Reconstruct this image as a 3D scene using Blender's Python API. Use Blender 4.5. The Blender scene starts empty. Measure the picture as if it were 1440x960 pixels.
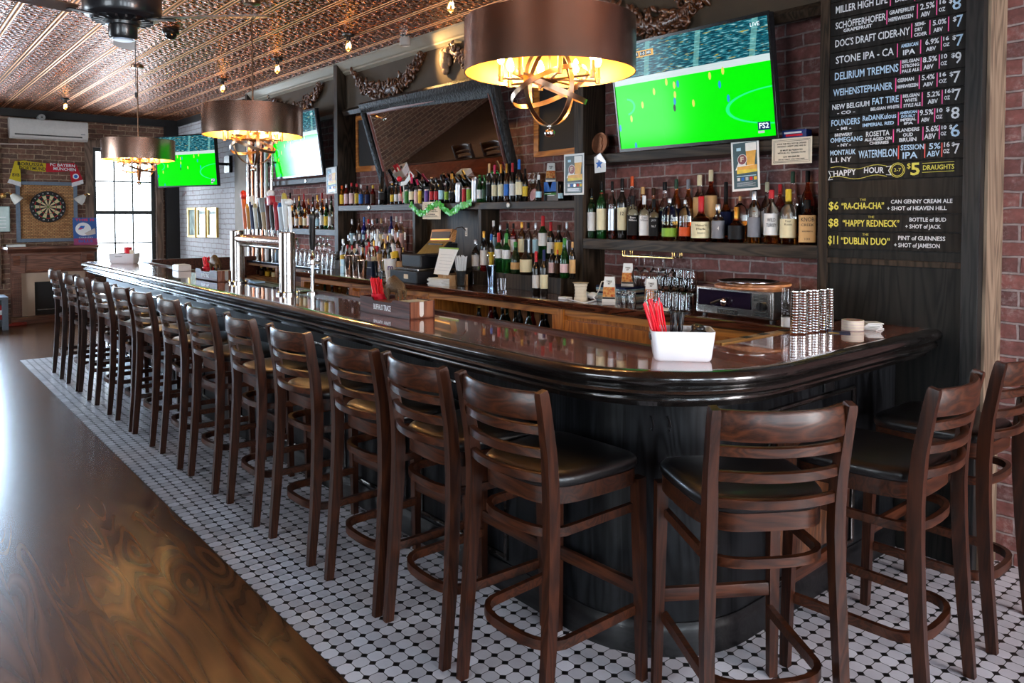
import bpy, bmesh, math, random
from mathutils import Vector, Matrix

random.seed(7)
SC = bpy.context.scene
COL = SC.collection
V = Vector
PI = math.pi

# ---------------------------------------------------------------- camera
F_PX, YAW, PT, HOR, EYE = 1071.0, math.radians(40), .035, 304.0, 1.58
PITCH = math.atan(PT)
CY = HOR + F_PX * PT
_fw0 = V((math.sin(YAW), math.cos(YAW), 0)); _rt = V((math.cos(YAW), -math.sin(YAW), 0)); _up0 = V((0, 0, 1))
FW = _fw0 * math.cos(PITCH) - _up0 * math.sin(PITCH)
UP = _fw0 * math.sin(PITCH) + _up0 * math.cos(PITCH)
cam_data = bpy.data.cameras.new('camera'); cam = bpy.data.objects.new('camera', cam_data); COL.objects.link(cam)
cam.matrix_world = Matrix((( _rt.x, UP.x, -FW.x, 0), (_rt.y, UP.y, -FW.y, 0), (_rt.z, UP.z, -FW.z, EYE), (0, 0, 0, 1)))
cam_data.sensor_width = 36; cam_data.sensor_fit = 'HORIZONTAL'
cam_data.lens = 36 * F_PX / 1440; cam_data.shift_y = -(480 - CY) / 1440
cam_data.clip_start = .05; cam_data.clip_end = 200
SC.camera = cam

# ---------------------------------------------------------------- view, world, big lights
SC.view_settings.view_transform = 'Standard'; SC.view_settings.look = 'None'
SC.view_settings.gamma = 1; SC.view_settings.use_curve_mapping = False
SC.view_settings.exposure = 0.55
SC.cycles.max_bounces = 8; SC.cycles.transmission_bounces = 8; SC.cycles.transparent_max_bounces = 12
SC.cycles.glossy_bounces = 5; SC.cycles.diffuse_bounces = 4
SC.cycles.caustics_reflective = False; SC.cycles.caustics_refractive = False
SC.cycles.sample_clamp_indirect = 6
SC.cycles.use_denoising = True
world = bpy.data.worlds.new('world'); SC.world = world; world.use_nodes = True
_bg = world.node_tree.nodes['Background']; _bg.inputs[0].default_value = (.80, .91, 1, 1); _bg.inputs[1].default_value = 7.0

def area(name, loc, to, sx, sy, power, col):
    d = bpy.data.lights.new(name, 'AREA'); d.shape = 'RECTANGLE'; d.size = sx; d.size_y = sy; d.energy = power; d.color = col
    o = bpy.data.objects.new(name, d); COL.objects.link(o); o.location = loc
    o.rotation_euler = (V(to) - V(loc)).to_track_quat('-Z', 'Y').to_euler()
    return o
# daylight through the windows (each lamp stands outside its opening)
area('daylight_far_window', (3.1, 13.75, 1.8), (2.0, 6, .6), 1.0, 2.0, 35, (.75, .88, 1))
area('daylight_fireplace_window', (.80, 13.75, 1.5), (.9, 6, .4), 1.15, 1.7, 250, (.55, .76, 1))
area('daylight_left_window', (-3.6, 9.6, 1.7), (1, 8.5, .8), 2.6, 2.2, 120, (.80, .90, 1))
for _k, _x in enumerate((-1.4, .25, 1.65)): area('daylight_storefront_%d' % _k, (_x, -3.35, 1.65), (2.4, 3, .9), .95, 2.2, 27, (.74, .86, 1))
area('daylight_door', (3.15, -3.35, 1.5), (3.9, 1.0, 1.3), 1.1, 2.2, 165, (1, .90, .88))
area('daylight_near_window', (-3.6, 1.2, 1.7), (2.0, 2.6, .9), 2.4, 2.2, 50, (.86, .92, 1))

# ---------------------------------------------------------------- pixels to points on real planes
def ray(x, y): return FW + _rt * ((x - 720) / F_PX) - UP * ((y - CY) / F_PX)
def at(x, y, X=None, Y=None, Z=None):
    d = ray(x, y); o = V((0, 0, EYE))
    t = X / d.x if X is not None else Y / d.y if Y is not None else (Z - EYE) / d.z
    return o + d * t

# ---------------------------------------------------------------- object helpers
def empty(name, loc, label=None, cat=None, group=None, rz=0):
    o = bpy.data.objects.new(name, None); COL.objects.link(o); o.location = loc; o.rotation_euler = (0, 0, rz)
    o.empty_display_size = .05
    return tag(o, label, cat, group)
def tag(o, label=None, cat=None, group=None, kind=None):
    if label: o['label'] = label
    if cat: o['category'] = cat
    if group: o['group'] = group
    if kind: o['kind'] = kind
    return o
def dup(root, loc, rz=None, label=None, group=None):
    kids = {}
    for o in COL.objects:
        if o.parent: kids.setdefault(o.parent, []).append(o)
    def rec(o, par):
        c = o.copy(); COL.objects.link(c)
        if par: c.parent = par
        for k in kids.get(o, []): rec(k, c)
        return c
    r = rec(root, None); r.location = loc
    if rz is not None: r.rotation_euler = (0, 0, rz)
    if label: r['label'] = label
    if group: r['group'] = group
    return r

class MB:
    """collects shapes into one mesh"""
    def __init__(s): s.bm = bmesh.new()
    def _mi(s, faces, mi):
        for f in faces: f.material_index = mi
    def box(s, a, b, mi=0, bev=0, M=None):
        x0, y0, z0 = [min(a[i], b[i]) for i in range(3)]; x1, y1, z1 = [max(a[i], b[i]) for i in range(3)]
        bm = bmesh.new()
        bmesh.ops.create_cube(bm, size=1, matrix=Matrix.Translation(((x0+x1)/2, (y0+y1)/2, (z0+z1)/2)) @ Matrix.Diagonal((x1-x0, y1-y0, z1-z0, 1)))
        if bev: bmesh.ops.bevel(bm, geom=bm.edges[:], offset=bev, segments=2, profile=.6, affect='EDGES')
        return s.add(bm, mi, M)
    def add(s, bm, mi=0, M=None):
        if M is not None: bm.transform(M)
        me = bpy.data.meshes.new('tmp'); bm.to_mesh(me); bm.free()
        n = len(s.bm.faces); s.bm.from_mesh(me); bpy.data.meshes.remove(me)
        s.bm.faces.ensure_lookup_table(); s._mi(s.bm.faces[n:], mi); return s
    def cyl(s, p0, p1, r0, r1=None, seg=16, mi=0, caps=True):
        p0, p1 = V(p0), V(p1); r1 = r0 if r1 is None else r1; d = p1 - p0
        bm = bmesh.new(); bmesh.ops.create_cone(bm, cap_ends=caps, segments=seg, radius1=r0, radius2=r1, depth=d.length)
        M = Matrix.Translation((p0 + p1) / 2) @ d.to_track_quat('Z', 'Y').to_matrix().to_4x4()
        return s.add(bm, mi, M)
    def ball(s, c, r, mi=0, seg=12, sc=(1, 1, 1), M=None):
        bm = bmesh.new(); bmesh.ops.create_uvsphere(bm, u_segments=seg, v_segments=max(6, seg * 2 // 3), radius=r)
        T = Matrix.Translation(c) @ (M if M is not None else Matrix()) @ Matrix.Diagonal((*sc, 1))
        return s.add(bm, mi, T)
    def lathe(s, prof, c=(0, 0, 0), seg=20, mi=0, M=None, sx=1, sy=1, mis=None):
        bm = s.bm; c = V(c); M = M or Matrix(); rings = []
        for r, z in prof:
            if r < 1e-6: rings.append([bm.verts.new(M @ (V((0, 0, z))) + c)])
            else: rings.append([bm.verts.new(M @ V((sx*r*math.cos(2*PI*k/seg), sy*r*math.sin(2*PI*k/seg), z)) + c) for k in range(seg)])
        for i, (a, b) in enumerate(zip(rings, rings[1:])):
            m = mis[i] if mis else mi
            for k in range(seg):
                k2 = (k + 1) % seg
                if len(a) == 1 and len(b) == 1: continue
                if len(a) == 1: f = bm.faces.new((a[0], b[k2], b[k]))
                elif len(b) == 1: f = bm.faces.new((a[k], a[k2], b[0]))
                else: f = bm.faces.new((a[k], a[k2], b[k2], b[k]))
                f.material_index = m
        return s
    def prism(s, poly, z0, z1, mi=0, M=None):
        bm = s.bm; M = M or Matrix(); n = len(poly)
        a = [bm.verts.new(M @ V((x, y, z0))) for x, y in poly]; b = [bm.verts.new(M @ V((x, y, z1))) for x, y in poly]
        fs = [bm.faces.new(a[::-1]), bm.faces.new(b)] + [bm.faces.new((a[i], a[(i+1) % n], b[(i+1) % n], b[i])) for i in range(n)]
        s._mi(fs, mi); return s
    def sweep(s, pts, sec, closed=False, mi=0, up=(0, 0, 1), caps=True, scale=None):
        """sec: list of (side, up) offsets, swept along pts; side = dir x up"""
        bm = s.bm; pts = [V(p) for p in pts]; n = len(pts); rings = []; up = V(up)
        for i, p in enumerate(pts):
            a = pts[(i - 1) % n] if (closed or i) else p; b = pts[(i + 1) % n] if (closed or i < n - 1) else p
            d = (b - a).normalized(); d1 = (p - a).normalized() if (p - a).length > 1e-9 else d
            side = d.cross(up)
            side = side.normalized() if side.length > 1e-6 else V((1, 0, 0))
            u2 = side.cross(d).normalized(); k = scale[i] if scale else 1
            m = 1 / max(.5, abs(d.dot(d1)))
            rings.append([bm.verts.new(p + side * (q[0] * k * m) + u2 * (q[1] * k)) for q in sec])
        m = len(sec); fs = []
        for i in range(n if closed else n - 1):
            A, B = rings[i], rings[(i + 1) % n]
            for k in range(m): fs.append(bm.faces.new((A[k], A[(k+1) % m], B[(k+1) % m], B[k])))
        if caps and not closed: fs += [bm.faces.new(rings[0][::-1]), bm.faces.new(rings[-1])]
        s._mi(fs, mi); return s
    def tube(s, pts, r, seg=8, closed=False, mi=0, scale=None, up=(0, 0, 1)):
        return s.sweep(pts, [(r*math.cos(2*PI*k/seg), r*math.sin(2*PI*k/seg)) for k in range(seg)], closed, mi, up, True, scale)
    def quad(s, a, b, c, d, mi=0):
        f = s.bm.faces.new([s.bm.verts.new(V(p)) for p in (a, b, c, d)]); f.material_index = mi; return s
    def build(s, name, mats, parent=None, smooth=30, M=None, mod=None):
        bm = s.bm; bmesh.ops.recalc_face_normals(bm, faces=bm.faces[:])
        me = bpy.data.meshes.new(name); bm.to_mesh(me); bm.free()
        for m in (mats if isinstance(mats, (list, tuple)) else [mats]): me.materials.append(m)
        if smooth: me.shade_smooth() if smooth >= 180 else me.set_sharp_from_angle(angle=math.radians(smooth)) or _smooth(me)
        o = bpy.data.objects.new(name, me); COL.objects.link(o)
        if M is not None: o.matrix_local = M
        if parent: o.parent = parent
        return o
def _smooth(me):
    me.polygons.foreach_set('use_smooth', [True] * len(me.polygons))
def struct(mb, name, mats, smooth=0, kind='structure', parent=None):
    o = mb.build(name, mats, parent, smooth); 
    if parent is None: o['kind'] = kind
    return o
def sq(w, h): return [(-w/2, -h/2), (w/2, -h/2), (w/2, h/2), (-w/2, h/2)]
def frame_M(o, x, y):
    x = V(x).normalized(); y = V(y); z = x.cross(y).normalized(); y = z.cross(x)
    return Matrix(((x.x, y.x, z.x, o[0]), (x.y, y.y, z.y, o[1]), (x.z, y.z, z.z, o[2]), (0, 0, 0, 1)))
def on_right(x, y, z): return frame_M((x, y, z), (0, -1, 0), (0, 0, 1))     # a sheet facing the room from the bar's back wall
def on_far(x, y, z): return frame_M((x, y, z), (1, 0, 0), (0, 0, 1))        # facing the room from the far wall

# ---------------------------------------------------------------- materials
MATS = {}
def nodes(name):
    m = bpy.data.materials.new(name); m.use_nodes = True; nt = m.node_tree
    return m, nt, nt.nodes['Principled BSDF']
def setp(b, **k):
    nm = dict(col='Base Color', rough='Roughness', metal='Metallic', trans='Transmission Weight', ior='IOR', coat='Coat Weight', crough='Coat Roughness', emit='Emission Color', es='Emission Strength', alpha='Alpha', spec='Specular IOR Level', aniso='Anisotropic', sheen='Sheen Weight')
    for a, v in k.items():
        if a in ('col', 'emit') and len(v) == 3: v = (*v, 1)
        b.inputs[nm[a]].default_value = v
def hx(h): 
    c = [int(h[i:i+2], 16) / 255 for i in (0, 2, 4)]
    return tuple(x / 12.92 if x <= .04045 else ((x + .055) / 1.055) ** 2.4 for x in c)
def pm(name, col, rough=.5, var=0.06, bump=0, scale=40, **k):
    """plain material with a little procedural variation"""
    if name in MATS: return MATS[name]
    if isinstance(col, str): col = hx(col)
    m, nt, b = nodes(name); setp(b, col=col, rough=rough, **k)
    tc = nt.nodes.new('ShaderNodeTexCoord'); no = nt.nodes.new('ShaderNodeTexNoise'); no.inputs['Scale'].default_value = scale
    nt.links.new(tc.outputs['Object'], no.inputs['Vector'])
    if var:
        mx = nt.nodes.new('ShaderNodeMix'); mx.data_type = 'RGBA'; mx.blend_type = 'MIX'
        lo = [c * (1 - var * 2) for c in col]; hi = [min(1, c * (1 + var * 2)) for c in col]
        mx.inputs[6].default_value = (*lo, 1); mx.inputs[7].default_value = (*hi, 1)
        nt.links.new(no.outputs[0], mx.inputs[0]); nt.links.new(mx.outputs[2], b.inputs['Base Color'])
    if bump:
        bp = nt.nodes.new('ShaderNodeBump'); bp.inputs['Strength'].default_value = bump; bp.inputs['Distance'].default_value = .01
        nt.links.new(no.outputs[0], bp.inputs['Height']); nt.links.new(bp.outputs[0], b.inputs['Normal'])
    MATS[name] = m; return m
def N(nt, t, **k):
    n = nt.nodes.new(t)
    for a, v in k.items():
        if a == 'op': n.operation = v
        elif a.startswith('i') and a[1:].isdigit(): n.inputs[int(a[1:])].default_value = v
        else: n.inputs[a.replace('_', ' ')].default_value = v
    return n
def L(nt, a, b): nt.links.new(a, b)
def math_n(nt, op, a, b=None, c=None):
    n = nt.nodes.new('ShaderNodeMath'); n.operation = op
    for i, x in enumerate((a, b, c)):
        if x is None: continue
        if isinstance(x, (int, float)): n.inputs[i].default_value = x
        else: nt.links.new(x, n.inputs[i])
    return n.outputs[0]
def ramp(nt, fac, stops):
    r = nt.nodes.new('ShaderNodeValToRGB'); e = r.color_ramp.elements
    while len(e) < len(stops): e.new(.5)
    for i, (p, c) in enumerate(stops):
        e[i].position = p; e[i].color = (*c, 1) if len(c) == 3 else c
    nt.links.new(fac, r.inputs[0]); return r.outputs[0]
def mix(nt, fac, a, b, bt='MIX'):
    m = nt.nodes.new('ShaderNodeMix'); m.data_type = 'RGBA'; m.blend_type = bt
    for i, x in ((0, fac), (6, a), (7, b)):
        if isinstance(x, (int, float)): m.inputs[i].default_value = x
        elif isinstance(x, tuple): m.inputs[i].default_value = (*x, 1) if len(x) == 3 else x
        else: nt.links.new(x, m.inputs[i])
    return m.outputs[2]
def wood(name, dark, light, axis='Z', scale=1.0, rough=.35, coat=.3, ring=14, bump=.12, dist=2.6, crough=.1, contrast=(.3, .75), spec=.5):
    if name in MATS: return MATS[name]
    if isinstance(dark, str): dark = hx(dark)
    if isinstance(light, str): light = hx(light)
    m, nt, b = nodes(name); setp(b, rough=rough, coat=coat, crough=crough, spec=spec)
    tc = N(nt, 'ShaderNodeTexCoord'); mp = N(nt, 'ShaderNodeMapping'); L(nt, tc.outputs['Object'], mp.inputs[0])
    st = .1; mp.inputs['Scale'].default_value = {'X': (st, 1, 1), 'Y': (1, st, 1), 'Z': (1, 1, st)}[axis]
    n1 = N(nt, 'ShaderNodeTexNoise', Scale=5 * scale, Detail=3, Distortion=.6); L(nt, mp.outputs[0], n1.inputs['Vector'])
    w = math_n(nt, 'FRACT', math_n(nt, 'MULTIPLY', n1.outputs[0], ring))
    tri = math_n(nt, 'ABSOLUTE', math_n(nt, 'SUBTRACT', w, .5))
    mp2 = N(nt, 'ShaderNodeMapping'); L(nt, tc.outputs['Object'], mp2.inputs[0])
    mp2.inputs['Scale'].default_value = {'X': (.03, 1, 1), 'Y': (1, .03, 1), 'Z': (1, 1, .03)}[axis]
    n2 = N(nt, 'ShaderNodeTexNoise', Scale=160 * scale, Detail=4); L(nt, mp2.outputs[0], n2.inputs['Vector'])
    f = math_n(nt, 'ADD', math_n(nt, 'MULTIPLY', tri, 1.1), math_n(nt, 'MULTIPLY', n2.outputs[0], .55))
    c = ramp(nt, f, [(contrast[0], dark), (contrast[1], light)])
    n3 = N(nt, 'ShaderNodeTexNoise', Scale=1.7); L(nt, tc.outputs['Object'], n3.inputs['Vector'])
    c = mix(nt, .35, c, ramp(nt, n3.outputs[0], [(.3, (.55, .55, .55)), (.7, (1.2, 1.2, 1.2))]), 'MULTIPLY')
    L(nt, c, b.inputs['Base Color'])
    bp = N(nt, 'ShaderNodeBump', Strength=bump, Distance=.002); L(nt, f, bp.inputs['Height']); L(nt, bp.outputs[0], b.inputs['Normal'])
    MATS[name] = m; return m
def brick(name, axes, c1, c2, mortar, smear=(.55, .5, .47), smear_amt=.5, h=.074, w=.21, white=None):
    m, nt, b = nodes(name); setp(b, rough=.85)
    tc = N(nt, 'ShaderNodeTexCoord'); sp = N(nt, 'ShaderNodeSeparateXYZ'); L(nt, tc.outputs['Object'], sp.inputs[0])
    cb = N(nt, 'ShaderNodeCombineXYZ'); L(nt, sp.outputs[axes[0]], cb.inputs[0]); L(nt, sp.outputs[axes[1]], cb.inputs[1])
    nd = N(nt, 'ShaderNodeTexNoise', Scale=9, Detail=3); L(nt, cb.outputs[0], nd.inputs['Vector'])
    va = N(nt, 'ShaderNodeVectorMath'); va.operation = 'MULTIPLY_ADD'; L(nt, nd.outputs['Color'], va.inputs[0]); va.inputs[1].default_value = (.022, .022, 0); L(nt, cb.outputs[0], va.inputs[2])
    bt = N(nt, 'ShaderNodeTexBrick'); L(nt, va.outputs[0], bt.inputs['Vector'])
    bt.inputs['Scale'].default_value = 1; bt.inputs['Mortar Size'].default_value = .007; bt.inputs['Mortar Smooth'].default_value = .45; bt.inputs['Bias'].default_value = -.1
    bt.inputs['Brick Width'].default_value = w; bt.inputs['Row Height'].default_value = h
    bt.inputs['Color1'].default_value = (*c1, 1); bt.inputs['Color2'].default_value = (*c2, 1); bt.inputs['Mortar'].default_value = (*mortar, 1)
    n1 = N(nt, 'ShaderNodeTexNoise', Scale=4.5, Detail=8, Roughness=.7); L(nt, cb.outputs[0], n1.inputs['Vector'])
    n2 = N(nt, 'ShaderNodeTexNoise', Scale=38, Detail=6, Roughness=.7); L(nt, cb.outputs[0], n2.inputs['Vector'])
    f = math_n(nt, 'MULTIPLY', ramp(nt, n1.outputs[0], [(.48, (0, 0, 0)), (.68, (1, 1, 1))]), ramp(nt, n2.outputs[0], [(.45, (0, 0, 0)), (.66, (1, 1, 1))]))
    c = mix(nt, math_n(nt, 'MULTIPLY', f, smear_amt), bt.outputs['Color'], smear)
    n3 = N(nt, 'ShaderNodeTexNoise', Scale=26, Detail=5); L(nt, cb.outputs[0], n3.inputs['Vector'])
    c = mix(nt, .8, c, ramp(nt, n3.outputs[0], [(.25, (.55, .53, .52)), (.75, (1.35, 1.3, 1.3))]), 'MULTIPLY')
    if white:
        # daylight glare painted in as paler brick on one stretch of the wall
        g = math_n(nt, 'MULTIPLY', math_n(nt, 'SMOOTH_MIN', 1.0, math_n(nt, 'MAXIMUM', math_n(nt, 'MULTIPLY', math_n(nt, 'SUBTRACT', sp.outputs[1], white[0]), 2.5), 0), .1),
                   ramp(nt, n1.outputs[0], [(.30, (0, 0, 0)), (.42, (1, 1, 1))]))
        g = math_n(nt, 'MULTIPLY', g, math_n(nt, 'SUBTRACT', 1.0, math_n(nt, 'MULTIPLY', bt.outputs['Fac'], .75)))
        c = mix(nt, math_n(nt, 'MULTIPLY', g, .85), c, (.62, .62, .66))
    L(nt, c, b.inputs['Base Color'])
    hgt = math_n(nt, 'ADD', math_n(nt, 'MULTIPLY', math_n(nt, 'SUBTRACT', 1.0, bt.outputs['Fac']), 1.0), math_n(nt, 'MULTIPLY', n2.outputs[0], .5))
    bp = N(nt, 'ShaderNodeBump', Strength=.9, Distance=.008); L(nt, hgt, bp.inputs['Height']); L(nt, bp.outputs[0], b.inputs['Normal'])
    return m
def glow(name, col, strength):
    if name in MATS: return MATS[name]
    m, nt, b = nodes(name); setp(b, col=(0, 0, 0), emit=col, es=strength, rough=.25); MATS[name] = m; return m
def glass(name, col=(1, 1, 1), rough=.02, trans=1.0, ior=1.45):
    if name in MATS: return MATS[name]
    if isinstance(col, str): col = hx(col)
    m, nt, b = nodes(name); setp(b, col=col, rough=rough, trans=trans, ior=ior); MATS[name] = m; return m

_fc = dict(size=1)
def text(body, w, h, mat, parent, x, y, z=.0008, align='CENTER', name='lettering', shear=0, rot=0, maxw=None, bold=0):
    """lettering h tall centred at local (x, y) on its parent's sheet; squeezed to maxw"""
    cu = bpy.data.curves.new(name, 'FONT'); cu.body = body; cu.align_x = align; cu.align_y = 'CENTER'; cu.size = h * 1.35
    cu.extrude = .0003; cu.resolution_u = 2; cu.shear = shear; cu.offset = bold
    cu.materials.append(mat)
    tmp = bpy.data.objects.new(name, cu); me = bpy.data.meshes.new_from_object(tmp); me.name = name
    bpy.data.objects.remove(tmp); bpy.data.curves.remove(cu)
    if w and len(me.vertices):
        xs = [v.co.x for v in me.vertices]; c, dx = (max(xs) + min(xs)) / 2, max(xs) - min(xs)
        for v in me.vertices: v.co.x = (v.co.x - c) * w / dx
    if not me.materials: me.materials.append(mat)
    o = bpy.data.objects.new(name, me); COL.objects.link(o); o.parent = parent
    o.location = (x, y, z); o.rotation_euler = (0, 0, rot)
    return o
# ================================================================ setting
X_R, Y_F, X_L, Y_N, Z_C = 3.92, 13.4, -3.4, -3.2, 3.16
M_EBONY = wood('ebony_stained_oak', (.002, .0022, .0027), (.011, .012, .014), 'Z', 1, .36, .05, crough=.25, spec=.16)
M_EBONY_Y = wood('ebony_moulding', (.004, .0035, .0035), (.013, .011, .010), 'Y', 1, .2, .7, crough=.05)
M_POST = wood('dark_brown_stained_post', (.010, .0065, .004), (.045, .030, .019), 'Z', 1, .5, 0, spec=.2)
M_SHELF = wood('dark_brown_stained_shelf', (.010, .0065, .004), (.05, .034, .022), 'Y', 1, .48, 0, spec=.25)
M_RAWPOST = wood('brown_weathered_post', (.11, .07, .045), (.26, .18, .12), 'Z', 1, .7, 0)
M_BARTOP = wood('red_mahogany_bar_top', (.19, .038, .016), (.36, .088, .036), 'Y', .8, .16, 1, crough=.03, bump=.03)
M_HONEY = wood('honey_oak_cabinet', (.36, .105, .014), (.66, .235, .036), 'X', 1, .4, .25)  # honey oak, with a warm under-counter glow put into the stronger orange
M_HONEY_Z = wood('honey_oak_stile', (.34, .10, .014), (.62, .22, .036), 'Y', 1, .4, .25)  # same warm glow put into the stile colour
M_RAIL = wood('dull_cherry_rail', (.035, .010, .006), (.09, .026, .014), 'Y', 1, .45, 0, spec=.25)
M_CHERRY = wood('dark_cherry_counter', (.045, .012, .007), (.12, .035, .018), 'Y', 1, .18, 1, crough=.05)
M_STOOL = wood('walnut_stained_beech', (.012, .0032, .0016), (.060, .016, .006), 'Z', 2.2, .36, .09, spec=.32, ring=9, crough=.22, contrast=(.2, .9))
M_STOOL_Y = wood('walnut_stained_beech_rail', (.014, .0038, .0018), (.078, .021, .0075), 'Y', 2.2, .36, .09, spec=.32, ring=9, crough=.2, contrast=(.2, .9))
M_MANTEL = wood('cherry_mantel_wood', (.10, .032, .018), (.22, .085, .05), 'X', 1, .4, .2)
M_VINYL = pm('black_vinyl', (.0035, .0035, .004), .34, .1, bump=.08, scale=260, coat=.15)
M_BLACK = pm('black_metal', (.006, .006, .007), .35, .1)
M_MATT = pm('matt_black_paint', (.007, .007, .008), .7, .1)
M_STEEL = pm('brushed_steel', (.44, .425, .41), .2, .05, metal=1)
M_CHROME = pm('chrome', (.8, .8, .8), .08, .02, metal=1)
M_BRONZE = pm('dark_bronze', (.19, .115, .075), .3, .1, metal=1)
M_GOLD = pm('brass', (.72, .48, .18), .25, .08, metal=1)
M_WHITE = pm('white_plastic', (.80, .80, .82), .35, .02)
M_PAPER = pm('white_paper', (.78, .77, .75), .8, .02)
M_CREAM = pm('cream_paper', (.68, .58, .45), .8, .04)
M_RED = pm('red_plastic', (.72, .012, .03), .3, .04)
M_KRAFT = pm('brown_cardboard', (.36, .20, .09), .8, .06)
M_GLASS = glass('clear_glass')

# --- floor: stained planks with a mosaic strip set in along the bar
def floor_mat():
    m, nt, b = nodes('stained_oak_planks'); setp(b, rough=.26, coat=0)
    tc = N(nt, 'ShaderNodeTexCoord'); sp = N(nt, 'ShaderNodeSeparateXYZ'); L(nt, tc.outputs['Object'], sp.inputs[0])
    row = math_n(nt, 'FLOOR', math_n(nt, 'DIVIDE', sp.outputs[0], .135))
    off = math_n(nt, 'MULTIPLY', row, 17.37)
    cb = N(nt, 'ShaderNodeCombineXYZ'); L(nt, sp.outputs[0], cb.inputs[0]); L(nt, math_n(nt, 'ADD', math_n(nt, 'MULTIPLY', sp.outputs[1], .14), off), cb.inputs[1])
    n1 = N(nt, 'ShaderNodeTexNoise', Scale=5.5, Detail=1.2, Distortion=.25); L(nt, cb.outputs[0], n1.inputs['Vector'])
    w = math_n(nt, 'ABSOLUTE', math_n(nt, 'SUBTRACT', math_n(nt, 'FRACT', math_n(nt, 'MULTIPLY', n1.outputs[0], 13)), .5))
    cb2 = N(nt, 'ShaderNodeCombineXYZ'); L(nt, sp.outputs[0], cb2.inputs[0]); L(nt, math_n(nt, 'MULTIPLY', sp.outputs[1], .05), cb2.inputs[1])
    n2 = N(nt, 'ShaderNodeTexNoise', Scale=60, Detail=2); L(nt, cb2.outputs[0], n2.inputs['Vector'])
    f = math_n(nt, 'ADD', w, math_n(nt, 'MULTIPLY', math_n(nt, 'SUBTRACT', n2.outputs[0], .4), .2))
    c = ramp(nt, f, [(.02, (.050, .019, .0085)), (.22, (.100, .039, .0155)), (.6, (.145, .057, .022))])
    wn = N(nt, 'ShaderNodeTexWhiteNoise'); wn.noise_dimensions = '1D'; L(nt, row, wn.inputs['W'])
    c = mix(nt, .5, c, ramp(nt, wn.outputs[0], [(0, (.6, .58, .56)), (1, (1.15, 1.1, 1.05))]), 'MULTIPLY')
    seam = math_n(nt, 'LESS_THAN', math_n(nt, 'FRACT', math_n(nt, 'DIVIDE', sp.outputs[0], .135)), .012)
    c = mix(nt, math_n(nt, 'MULTIPLY', seam, .6), c, (.008, .004, .002))
    L(nt, c, b.inputs['Base Color'])
    return m
def mosaic_mat():
    m, nt, b = nodes('octagon_and_dot_mosaic'); p, s = .06, .235
    tc = N(nt, 'ShaderNodeTexCoord'); sp = N(nt, 'ShaderNodeSeparateXYZ'); L(nt, tc.outputs['Object'], sp.inputs[0])
    def cell(o): return math_n(nt, 'ABSOLUTE', math_n(nt, 'SUBTRACT', math_n(nt, 'FRACT', math_n(nt, 'DIVIDE', o, p)), .5))
    u, v = cell(math_n(nt, 'SUBTRACT', sp.outputs[0], 1.2)), cell(sp.outputs[1])
    eu, ev = math_n(nt, 'SUBTRACT', .5, u), math_n(nt, 'SUBTRACT', .5, v)
    cd = math_n(nt, 'ADD', eu, ev)
    dot = math_n(nt, 'LESS_THAN', cd, s)
    g = math_n(nt, 'MINIMUM', math_n(nt, 'MINIMUM', eu, ev), math_n(nt, 'MULTIPLY', math_n(nt, 'SUBTRACT', cd, s), .7))
    grout = math_n(nt, 'MULTIPLY', math_n(nt, 'LESS_THAN', g, .024), math_n(nt, 'SUBTRACT', 1.0, dot))
    cb = N(nt, 'ShaderNodeCombineXYZ')
    L(nt, math_n(nt, 'FLOOR', math_n(nt, 'DIVIDE', math_n(nt, 'SUBTRACT', sp.outputs[0], 1.2), p)), cb.inputs[0]); L(nt, math_n(nt, 'FLOOR', math_n(nt, 'DIVIDE', sp.outputs[1], p)), cb.inputs[1])
    wn = N(nt, 'ShaderNodeTexWhiteNoise'); L(nt, cb.outputs[0], wn.inputs['Vector'])
    c = ramp(nt, wn.outputs[0], [(0, (.50, .48, .52)), (1, (.74, .72, .77))])
    nn = N(nt, 'ShaderNodeTexNoise', Scale=3, Detail=6); L(nt, tc.outputs['Object'], nn.inputs['Vector'])
    c = mix(nt, .6, c, ramp(nt, nn.outputs[0], [(.3, (.72, .68, .68)), (.65, (1.05, 1.04, 1.06))]), 'MULTIPLY')
    c = mix(nt, grout, c, (.035, .03, .028)); c = mix(nt, dot, c, (.008, .008, .009))
    L(nt, c, b.inputs['Base Color'])
    L(nt, math_n(nt, 'ADD', .3, math_n(nt, 'MULTIPLY', grout, .5)), b.inputs['Roughness'])
    bp = N(nt, 'ShaderNodeBump', Strength=.5, Distance=.002); L(nt, math_n(nt, 'MINIMUM', g, .06), bp.inputs['Height']); L(nt, bp.outputs[0], b.inputs['Normal'])
    return m
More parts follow.
